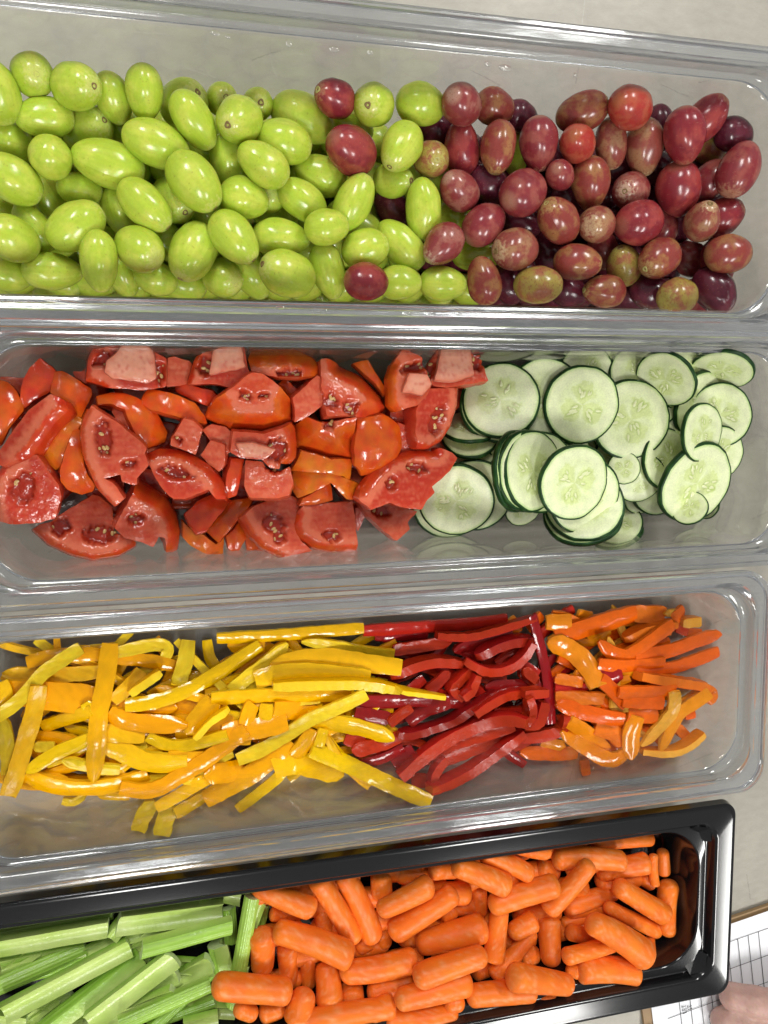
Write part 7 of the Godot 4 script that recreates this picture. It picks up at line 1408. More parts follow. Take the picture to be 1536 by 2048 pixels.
	["y", "s", 7.9, [-173.8, 14.9, 242.9, -166.2, 16.1, 239.1, -157.2, 19.9, 233.1, -146, 26, 224.6, -138.9, 24.7, 222, -134.3, 24.5, 220.3], "lemon yellow pepper strip skin side up, sixth from left in sixth row"],
	["a", "s", 13.3, [-140.2, 27.6, 217.3, -133, 26.8, 217.7, -125.6, 22.2, 219.6, -118.2, 18.7, 220.7, -110.9, 17, 220.9], "golden yellow pepper strip skin side up, eighth from left in sixth row"],
	["y", "s", 15.4, [-91.8, 28.1, 218.3, -83.4, 27.7, 216.1, -74, 26.9, 216.5, -62, 19.3, 223.8, -50.3, 14.1, 230.6, -39, 12.1, 236.5], "lemon yellow pepper strip skin side up, tenth from left in fifth row"],
	["r", "e", 7.5, [60.2, 18.5, 159.5, 52.1, 19.6, 165.1, 45.5, 21.4, 169.5, 41.6, 23.3, 172.4, 44.1, 23.4, 177, 50.4, 23.5, 182.3], "red pepper strip lying on edge, fourth from left in third row"],
	["r", "e", 7, [61.4, 26.1, 163.1, 58.6, 25.8, 169.6, 55, 27.4, 174.6, 50.8, 30.9, 176.4, 47.6, 31.5, 178.3], "red pepper strip lying on edge, fifth from left in third row"],
	["d", "s", 10.2, [-28.3, 27.6, 176, -13.1, 27.8, 176.9, 1.7, 27.3, 177.9, 15.8, 26, 179, 34.7, 24.2, 182.2, 56.5, 23.1, 186.4], "dark red pepper strip skin side up, first from left in third row"],
	["o", "s", 9.9, [175.1, 35.2, 185.3, 186, 34.6, 186.7, 199.4, 31.2, 189, 216.2, 26.1, 191.4, 232.6, 23.4, 192.6], "orange pepper strip skin side up, sixth from left in third row"],
	["o", "s", 10.3, [194.1, 26.8, 174.6, 218.9, 17.1, 177.5, 240.3, 10.4, 178.5, 256, 7.2, 176.9, 270.7, 6.3, 173.9, 285.1, 6.2, 170.1], "orange pepper strip skin side up, seventh from left in third row"],
	["o", "s", 8.9, [161.6, 28, 163.4, 170.8, 30.2, 164.9, 181.7, 28.8, 166.9, 192.5, 26.5, 167.8, 207.5, 23, 169.1, 224.6, 19.9, 170.1], "orange pepper strip skin side up, fourth from left in third row"],
	["y", "s", 8.4, [-254.5, 24.2, 203.2, -245.6, 24.4, 197.2, -236.3, 24.9, 192, -226.5, 25.6, 188.2, -216.8, 26.4, 184.7, -207, 26.9, 181.4], "lemon yellow pepper strip skin side up, third from left in fifth row"],
	["y", "i", 9.3, [-119.4, 26.5, 159.4, -111.4, 25.7, 153.3, -103.1, 21.4, 148.6, -94.8, 18.6, 143.7, -86.8, 17.5, 137.4, -78.8, 17.3, 130.3], "lemon yellow pepper strip inside up, seventh from left in second row"],
	["r", "e", 7.6, [26.8, 18.4, 250.6, 28.7, 18.2, 244.3, 31.1, 17.6, 238.6, 35.1, 16.9, 234.2, 39.5, 16.5, 230.1], "red pepper strip lying on edge, sixth from left in fifth row"],
	["y", "i", 8.2, [-194.8, 18.2, 127.9, -185.7, 15.3, 127, -176.9, 12.4, 126.4, -168.9, 11, 126.2, -163.1, 11, 127.6, -161.4, 11.8, 130.9, -163.4, 12.5, 135.6], "lemon yellow pepper strip inside up, third from left in first row"],
	["y", "s", 8.1, [-127.6, 12.1, 125.1, -108.8, 13.5, 125.2, -88.9, 15, 125.1, -67.6, 18.1, 124.2, -45.1, 15.9, 124.6, -22.1, 15.7, 124.4], "lemon yellow pepper strip skin side up, seventh from left in first row"],
	["y", "s", 12.2, [-92.7, 21.8, 148.9, -81.4, 21.7, 144, -66.2, 21.4, 141.7, -47.6, 21.4, 142.8, -32.8, 22.3, 146, -16.1, 24.9, 149.4, 3, 29.1, 152.3], "lemon yellow pepper strip skin side up, ninth from left in first row"],
	["y", "e", 5.1, [-145, 35.2, 186.6, -138.9, 35.3, 180.3, -132.9, 35.1, 174.7, -127.2, 34.5, 171.2, -121.7, 34, 168.2], "lemon yellow pepper strip lying on edge, sixth from left in fourth row"],
	["r", "e", 6.6, [32.4, 19, 133.4, 44.5, 19.1, 135.6, 58, 18.1, 136.6, 72.9, 18.2, 134.7, 91.7, 16.8, 131.3, 113, 15.6, 126.6], "red pepper strip lying on edge, fourth from left in first row"],
	["d", "s", 10.3, [10.1, 16.8, 199.1, 16.2, 18.1, 194.2, 22.4, 21.7, 188.9, 30.2, 27, 184.5, 40.2, 27.4, 182.4], "dark red pepper strip skin side up, second from left in third row"],
	["d", "e", 7.1, [-0.1, 26, 203.2, 13, 18.5, 206, 27.7, 15.6, 205.2, 42.8, 19.4, 199.6, 53.6, 27.9, 189.8, 66.4, 25.2, 184.6, 77.4, 23.8, 179.4], "dark red pepper strip lying on edge, third from left in fourth row"],
	["r", "e", 7.6, [56.2, 34.9, 190.4, 66.1, 33.9, 185.1, 76.1, 31.9, 181.3, 86.3, 27.5, 180.3, 101.2, 24.5, 181.2, 118.8, 23.3, 183], "red pepper strip lying on edge, sixth from left in third row"],
	["r", "e", 7.6, [95.1, 34.7, 178.9, 101.7, 34.3, 179.3, 108.4, 33.8, 179.8, 115, 33.5, 180.2], "red pepper strip lying on edge, eighth from left in third row"],
	["o", "e", 7.5, [188.6, 18.4, 149.1, 197.2, 17.7, 145.4, 207.5, 16.3, 142.4, 221.8, 15, 141.2, 237.1, 14.4, 140.4], "orange pepper strip lying on edge, fifth from left in second row"],
	["o", "s", 11.3, [126.8, 26.5, 192.6, 139.6, 26.3, 197.7, 152.8, 26, 202.6, 166, 26, 207.1, 176.4, 26.8, 209.5, 184.6, 28.2, 210.5], "orange pepper strip skin side up, first from left in fourth row"],
	["y", "s", 12.5, [-102.8, 26.3, 152.9, -90.7, 25.9, 150.8, -77.3, 25.4, 150.3, -62, 25.1, 151.5, -43.2, 25.4, 154.9, -29.1, 25.8, 157.4, -20.2, 26, 158.6], "lemon yellow pepper strip skin side up, ninth from left in second row"],
	["y", "s", 7.8, [-176.7, 24.5, 186.5, -169.1, 24.3, 191.6, -161, 25, 194.8, -152.4, 27, 195, -139.2, 30.4, 192.2, -123.2, 34.4, 187.5], "lemon yellow pepper strip skin side up, sixth from left in fifth row"],
	["y", "s", 11.8, [-68, 30.5, 183.1, -54.6, 30.6, 186.6, -41, 30.5, 190.4, -26.6, 28.3, 195.5, -14.2, 26.7, 201.4, -3, 25.9, 207.7], "lemon yellow pepper strip skin side up, eleventh from left in fourth row"],
	["r", "e", 7.6, [53.1, 24.5, 152.2, 61.6, 24.3, 158, 72.5, 20.3, 162.8, 83.7, 18.1, 164.1, 94.1, 18.3, 160.8, 102.1, 20.5, 153.2, 107.9, 23.7, 142.4], "red pepper strip lying on edge, sixth from left in first row"],
	["r", "e", 7.5, [97.9, 42, 179.6, 101.1, 36.1, 189.1, 101.7, 33.7, 196.5, 98.3, 34.4, 199.7, 94.7, 33.6, 202.6], "red pepper strip lying on edge, sixth from left in fourth row"],
	["r", "e", 9.2, [23.6, 25.9, 248.7, 42.1, 18.6, 247.6, 59.5, 14.9, 243.1, 74.7, 15.3, 234.2, 88.4, 18, 224.2, 102.6, 17.9, 215.4], "red pepper strip lying on edge, ninth from left in fifth row"],
	["o", "s", 13.9, [131.2, 14.2, 143.7, 148.1, 14.5, 140, 163.4, 14.8, 136.6, 176.1, 15, 133.9, 188.7, 15.1, 131.4, 201.2, 15.2, 128.9], "orange pepper strip skin side up, third from left in second row"],
	["o", "e", 8.7, [193.4, 31.6, 175.1, 217.6, 23, 182.8, 240.7, 16.9, 189.2, 259.8, 14.2, 194, 269.7, 14.2, 199, 271, 15, 203.6, 266.5, 15.5, 208.1], "orange pepper strip lying on edge, eighth from left in third row"],
	["t", "s", 11, [137.1, 27.2, 207.5, 149.3, 22, 216.2, 160.5, 18.1, 224.7, 169.2, 15.9, 233.2, 176.8, 15.1, 241.3], "yellowish orange pepper strip skin side up, fourth from left in fifth row"],
	["y", "s", 9.3, [-133.2, 31.5, 161.8, -115.6, 30.6, 162.5, -98.1, 29.5, 163.6, -80.6, 28.5, 165.1, -62.2, 27.8, 167.2, -46.6, 26.2, 168.9, -34.2, 25.4, 169.7], "lemon yellow pepper strip skin side up, eighth from left in second row"],
	["r", "i", 11, [24.7, 12.7, 228, 40, 13.1, 222.6, 53.5, 14.8, 217.9, 64.1, 17.9, 214.6, 77.1, 21.9, 210.1, 91.7, 26.2, 205.1], "red pepper strip inside up, seventh from left in fifth row"],
	["o", "s", 10.8, [194.2, 26.1, 160.6, 216.9, 18.9, 162.5, 238.4, 13.8, 162, 257.8, 11.4, 158.1, 272.2, 10.6, 155.5, 283.7, 10.5, 153.8], "orange pepper strip skin side up, sixth from left in second row"],
	["t", "s", 10.2, [267.3, 20.5, 199, 257.5, 19.9, 204.8, 249.2, 19.1, 209.5, 241.9, 19.1, 214, 233.6, 20, 224.6, 226.3, 21.9, 234.5, 220.1, 24.5, 242.3], "yellowish orange pepper strip skin side up, sixth from left in fourth row"],
	["t", "s", 11.5, [134, 20.9, 217.6, 146.8, 18.6, 226.8, 158.7, 17.9, 235.6, 169.3, 18.6, 243.2, 178.1, 19.5, 246.9, 185.4, 20.1, 246.2, 191.6, 20.3, 241.9], "yellowish orange pepper strip skin side up, fifth from left in fifth row"],
	["a", "s", 12.5, [-140.2, 12.3, 242.9, -127.3, 15.1, 235.4, -116.8, 20.5, 228.2, -108.2, 21.2, 224.1, -97.3, 23.7, 215.8, -87.8, 26.9, 206.6, -79.5, 26.9, 198.9], "golden yellow pepper strip skin side up, ninth from left in sixth row"],
	["o", "s", 10.9, [162.8, 25.4, 146.2, 173.7, 26.8, 156, 185.4, 26.1, 159.7, 196.4, 25.8, 155.8, 208.7, 23.7, 150.1, 220.2, 22.4, 144.1, 230.8, 22, 138.6], "orange pepper strip skin side up, fourth from left in second row"],
	["y", "e", 8, [-91.2, 32.3, 155.7, -78.9, 32, 156.3, -63.4, 31.4, 157.2, -45.1, 31, 158.5, -30.5, 30.7, 159.9, -14.8, 29.4, 163.5, 2.4, 28.8, 168.8], "lemon yellow pepper strip lying on edge, tenth from left in second row"],
	["y", "i", 8.7, [-216.1, 24, 121.1, -225.4, 24, 126.6, -234, 24, 131.9, -241.8, 24.3, 137.5, -249.4, 25.1, 146.6, -259.3, 26.3, 155.4, -271.8, 26.3, 163.6], "lemon yellow pepper strip inside up, second from left in second row"],
	["y", "e", 4.1, [-1.5, 36.5, 165.4, 7.4, 32.5, 168.9, 16.1, 30.6, 171.8, 25.2, 30.7, 174.1, 34.6, 31.1, 176.2], "lemon yellow pepper strip lying on edge, eleventh from left in second row"],
	["y", "s", 9.1, [-190.1, 26.4, 162.4, -175.6, 26.2, 162.4, -160.9, 25.6, 160.1, -145.8, 24.9, 155, -130.2, 21.4, 148.4, -115.9, 18.1, 141.3, -104.8, 16.3, 135.2, -97.4, 15.8, 131.1], "lemon yellow pepper strip skin side up, sixth from left in second row"],
	["t", "s", 14.7, [124.7, 14.4, 146.2, 134.1, 14.9, 149.3, 143.7, 15.2, 154.3, 151.8, 18.9, 161.2, 156.1, 25.9, 169.6, 158.3, 34.6, 179], "yellowish orange pepper strip skin side up, second from left in second row"],
	["t", "s", 12.5, [196.4, 27.9, 209.3, 193.9, 27.1, 216.1, 192.6, 25.6, 224.2, 193.1, 24.6, 234.9, 193.9, 24.2, 246.3], "yellowish orange pepper strip skin side up, seventh from left in fifth row"],
	["y", "s", 11.1, [-65.2, 32.2, 205.8, -52, 27.9, 214, -39.1, 24.1, 222.4, -25.3, 17.7, 232.8, -9.5, 15.3, 243.4, 7.3, 19.8, 251.7, 24.3, 29.8, 257.8], "lemon yellow pepper strip skin side up, eleventh from left in sixth row"],
	["r", "e", 10.4, [2.2, 20.7, 238.7, 16.9, 19.7, 227.9, 31.2, 18.9, 218.8, 46.1, 19.2, 211.1, 63.6, 21.7, 204, 77.1, 26.7, 199.2, 87.6, 33.7, 197.5, 96.2, 41.7, 198.8], "red pepper strip lying on edge, fourth from left in fourth row"],
	["a", "s", 10.4, [-196.6, 22.2, 222.3, -182.3, 22.9, 226.2, -169.6, 24.4, 224.1, -156.8, 26.4, 216.8, -141, 28.5, 207.9, -127.5, 31.2, 198.2, -117.4, 34.6, 189.9, -110.4, 35.3, 185], "golden yellow pepper strip skin side up, seventh from left in fifth row"],
	["a", "i", 11, [-243.2, 26.9, 143.3, -246, 24.6, 155.2, -250.3, 18.4, 168.3, -254.7, 16, 180.5, -258.5, 17.4, 193.3, -262.6, 19.8, 205.9, -268.2, 18.6, 219.8], "golden yellow pepper strip inside up, first from left in fourth row"],
	["t", "i", 10.1, [229.4, 26.4, 192.4, 232.1, 22.9, 202.7, 231.1, 20.8, 211.9, 224.2, 20.8, 219.2, 213.4, 23, 226.6, 199.9, 26.8, 233.9], "yellowish orange pepper strip inside up, fourth from left in fourth row"],
	["a", "s", 10.9, [-198, 22.6, 119.9, -200.3, 23.8, 135.8, -203.3, 26.1, 150.9, -206.3, 28.9, 164.3, -207.9, 29.1, 176.3, -209.4, 28.8, 188.6, -211.6, 24.7, 202.5, -213.7, 22.4, 215.6], "golden yellow pepper strip skin side up, fourth from left in third row"],
	["y", "i", 9.1, [-116.6, 23, 210.7, -104.1, 24.7, 206, -91.6, 27.9, 199.2, -78.9, 29.9, 191.5, -66.4, 32.7, 183, -53.7, 32.5, 178.7, -40, 32.9, 174, -24.9, 34.2, 167.2], "lemon yellow pepper strip inside up, ninth from left in fourth row"],
	["d", "s", 7.6, [109.2, 20.4, 122.7, 116.3, 16.3, 142.9, 121.4, 14.9, 161.5, 124.1, 16.4, 177.7, 124.2, 19, 190.9, 124.9, 19.3, 202.2, 125.7, 19.2, 211.3], "dark red pepper strip skin side up, seventh from left in second row"],
]

func spline(p: PackedVector3Array, t: float) -> Vector3:
	var n := p.size()
	var s := clampf(t, 0, 1) * (n - 1)
	var i := mini(int(s), n - 2)
	var a := p[i - 1] if i > 0 else p[0] * 2.0 - p[1]
	var d := p[i + 2] if i + 2 < n else p[n - 1] * 2.0 - p[n - 2]
	return p[i].cubic_interpolate(p[i + 1], a, d, s - i)

func pepper(i: int, c: Array) -> void:
	var col: String = c[0]
	var face: String = c[1]
	var w: float = c[2] * (1.1 if c[1] != "e" else 0.98)
	var flat: Array = c[3]
	var p := PackedVector3Array()
	for k in range(0, flat.size(), 3): p.append(Vector3(flat[k], flat[k + 1], flat[k + 2]))
	var names := {"y": "yellow_pepper_strip", "a": "yellow_pepper_strip", "r": "red_pepper_strip", "d": "red_pepper_strip", "o": "orange_pepper_strip", "t": "orange_pepper_strip"}
	var groups := {"y": "yellow pepper strips in the third pan", "a": "yellow pepper strips in the third pan", "r": "red pepper strips in the third pan", "d": "red pepper strips in the third pan", "o": "orange pepper strips in the third pan", "t": "orange pepper strips in the third pan"}
	var o := thing(names[col], c[4], "pepper strip", groups[col])
	var mid := Vector3.ZERO
	for q in p: mid += q / p.size()
	o.position = mid * MM
	rng.seed = 500 + i
	var cs: Vector3 = {"y": Vector3(.90, .53, .004), "a": Vector3(.90, .41, .003), "r": Vector3(.50, .022, .012), "d": Vector3(.30, .012, .012), "o": Vector3(.78, .125, .006), "t": Vector3(.80, .26, .008)}[col]
	var cf: Vector3 = {"y": Vector3(.90, .60, .02), "a": Vector3(.90, .47, .012), "r": Vector3(.47, .034, .009), "d": Vector3(.33, .022, .009), "o": Vector3(.78, .17, .012), "t": Vector3(.82, .38, .04)}[col]
	var tint := rng.randf_range(0.9, 1.06)
	cs *= tint
	cs.y *= rng.randf_range(0.88, 1.08)
	cf *= tint
	var nz := noise(0.16, 40 + i, 3)
	var fine := noise(0.7, 41 + i, 2)
	var len := 0.0
	for k in p.size() - 1: len += p[k].distance_to(p[k + 1])
	var ns := clampi(int(len / 3.2), 8, 34)
	var end_a := 0.25 if rng.randf() < 0.25 else 0.86
	var end_b := 0.25 if rng.randf() < 0.25 else 0.86
	var twist_a := rng.randf_range(-0.35, 0.35)
	var twist_b := rng.randf_range(-0.35, 0.35)
	var roll := {"s": 0.0, "i": PI, "e": PI / 2 * (1.0 if rng.randf() < 0.5 else -1.0)}[face] as float
	var full := w if face != "e" else 11.0
	var thick := (clampf(w * 0.26, 3.0, 4.6) if face != "e" else w * 0.92)
	var arch := (0.10 if face != "e" else 0.05)
	var flesh := Soup.new()
	var skin := Soup.new()
	var fr := []
	var sr := []
	var cutfan := []
	for k in ns + 1:
		var t := float(k) / ns
		var at := spline(p, t) - mid
		var dir := (spline(p, minf(1, t + 0.03)) - spline(p, maxf(0, t - 0.03))).normalized()
		var side := dir.cross(Vector3.UP).normalized()
		var up := side.cross(dir)
		var a := roll + lerpf(twist_a, twist_b, t) * (0.5 if face == "e" else 1.0)
		var s2 := side * cos(a) + up * sin(a)
		var u2 := up * cos(a) - side * sin(a)
		var edge := minf(t / 0.16, 1.0)
		var edge2 := minf((1.0 - t) / 0.16, 1.0)
		var sc := lerpf(end_a, 1.0, sqrt(edge)) * lerpf(end_b, 1.0, sqrt(edge2))
		sc *= 1.0 + 0.10 * nz.get_noise_1d(t * len * 0.6)
		var hw := full * 0.5 * sc
		var ht := thick * 0.5 * lerpf(0.8, 1.0, minf(edge, edge2))
		# section: skin arc from -1 to 1 along s2, the cut sides and the inside
		var ids := []
		var sk := []
		for j in 7:
			var q := -1.0 + j / 3.0
			var lift := -arch * full * q * q
			var v := at + s2 * hw * q + u2 * (ht + lift + 0.25 * nz.get_noise_2d(t * len, q * 6.0))
			var cc := cs * (1.0 + 0.14 * nz.get_noise_2d(t * len * 0.8, q * 5.0 + 30) + 0.06 * fine.get_noise_2d(t * len, q * 6))
			sk.append(skin.add(v * MM, Vector2.ZERO, vc(cc)))
			var vf := v - u2 * 0.45
			ids.append(flesh.add(vf * MM, Vector2.ZERO, vc(cf)))
		for j in 7:
			var q := 1.0 - j / 3.0
			var lift := -arch * full * q * q * 0.8
			var rough := fine.get_noise_2d(t * len * 0.8, q * 7.0) * 0.55 + nz.get_noise_2d(t * len, q * 9.0) * 0.5
			var v := at + s2 * hw * q * (0.97 + 0.05 * fine.get_noise_1d(t * len + j * 9)) + u2 * (-ht + lift + rough)
			var pale := clampf(0.35 + 1.1 * fine.get_noise_2d(t * len * 0.7, q * 8.0 + 90), 0, 1)
			var cc := cf * (0.92 + 0.18 * nz.get_noise_2d(t * len, q * 5))
			cc = cc.lerp(cf * Vector3(1.04, 1.3, 1.9), pale * 0.4)
			ids.append(flesh.add(v * MM, Vector2.ZERO, vc(cc)))
		fr.append(ids)
		sr.append(sk)
	for k in ns:
		for j in 6: skin.quad(sr[k][j], sr[k][j + 1], sr[k + 1][j + 1], sr[k + 1][j], 1)
		for j in 14:
			var j2 := (j + 1) % 14
			var g := 2 if j < 6 else (3 if j == 6 or j == 13 else 4)
			flesh.quad(fr[k][j], fr[k][j2], fr[k + 1][j2], fr[k + 1][j], g)
	# lip joins the skin down to the flesh all round
	for k in ns:
		for e in [0, 6]:
			var a2 := skin.add(flesh.v[fr[k][e]] , Vector2.ZERO, vc(cs))
			var b2 := skin.add(flesh.v[fr[k + 1][e]], Vector2.ZERO, vc(cs))
			if e == 0: skin.quad(sr[k][0], sr[k + 1][0], b2, a2, 5)
			else: skin.quad(sr[k][6], a2, b2, sr[k + 1][6], 5)
	for e in [0, ns]:
		var m := Vector3.ZERO
		for j in 14: m += flesh.v[fr[e][j]] / 14.0
		var cc := flesh.add(m, Vector2.ZERO, vc(cf * 1.02))
		for j in 14:
			if e == 0: flesh.tri(fr[e][(j + 1) % 14], fr[e][j], cc, 6)
			else: flesh.tri(fr[e][j], fr[e][(j + 1) % 14], cc, 6)
		for j in 6:
			var a3 := skin.add(flesh.v[fr[e][j]], Vector2.ZERO, vc(cs))
			var b3 := skin.add(flesh.v[fr[e][j + 1]], Vector2.ZERO, vc(cs))
			if e == 0: skin.quad(sr[e][j + 1], sr[e][j], a3, b3, 7)
			else: skin.quad(sr[e][j], sr[e][j + 1], b3, a3, 7)
	part("flesh", flesh.done(), veg("pepper_flesh", 0.26, 0.0, 0.0, 0.35), o)
	part("skin", skin.done(), veg("pepper_skin", 0.13, 0.0, 0.0, 0.42), o)

func peppers() -> void:
	for i in STRIPS.size(): pepper(i, STRIPS[i])

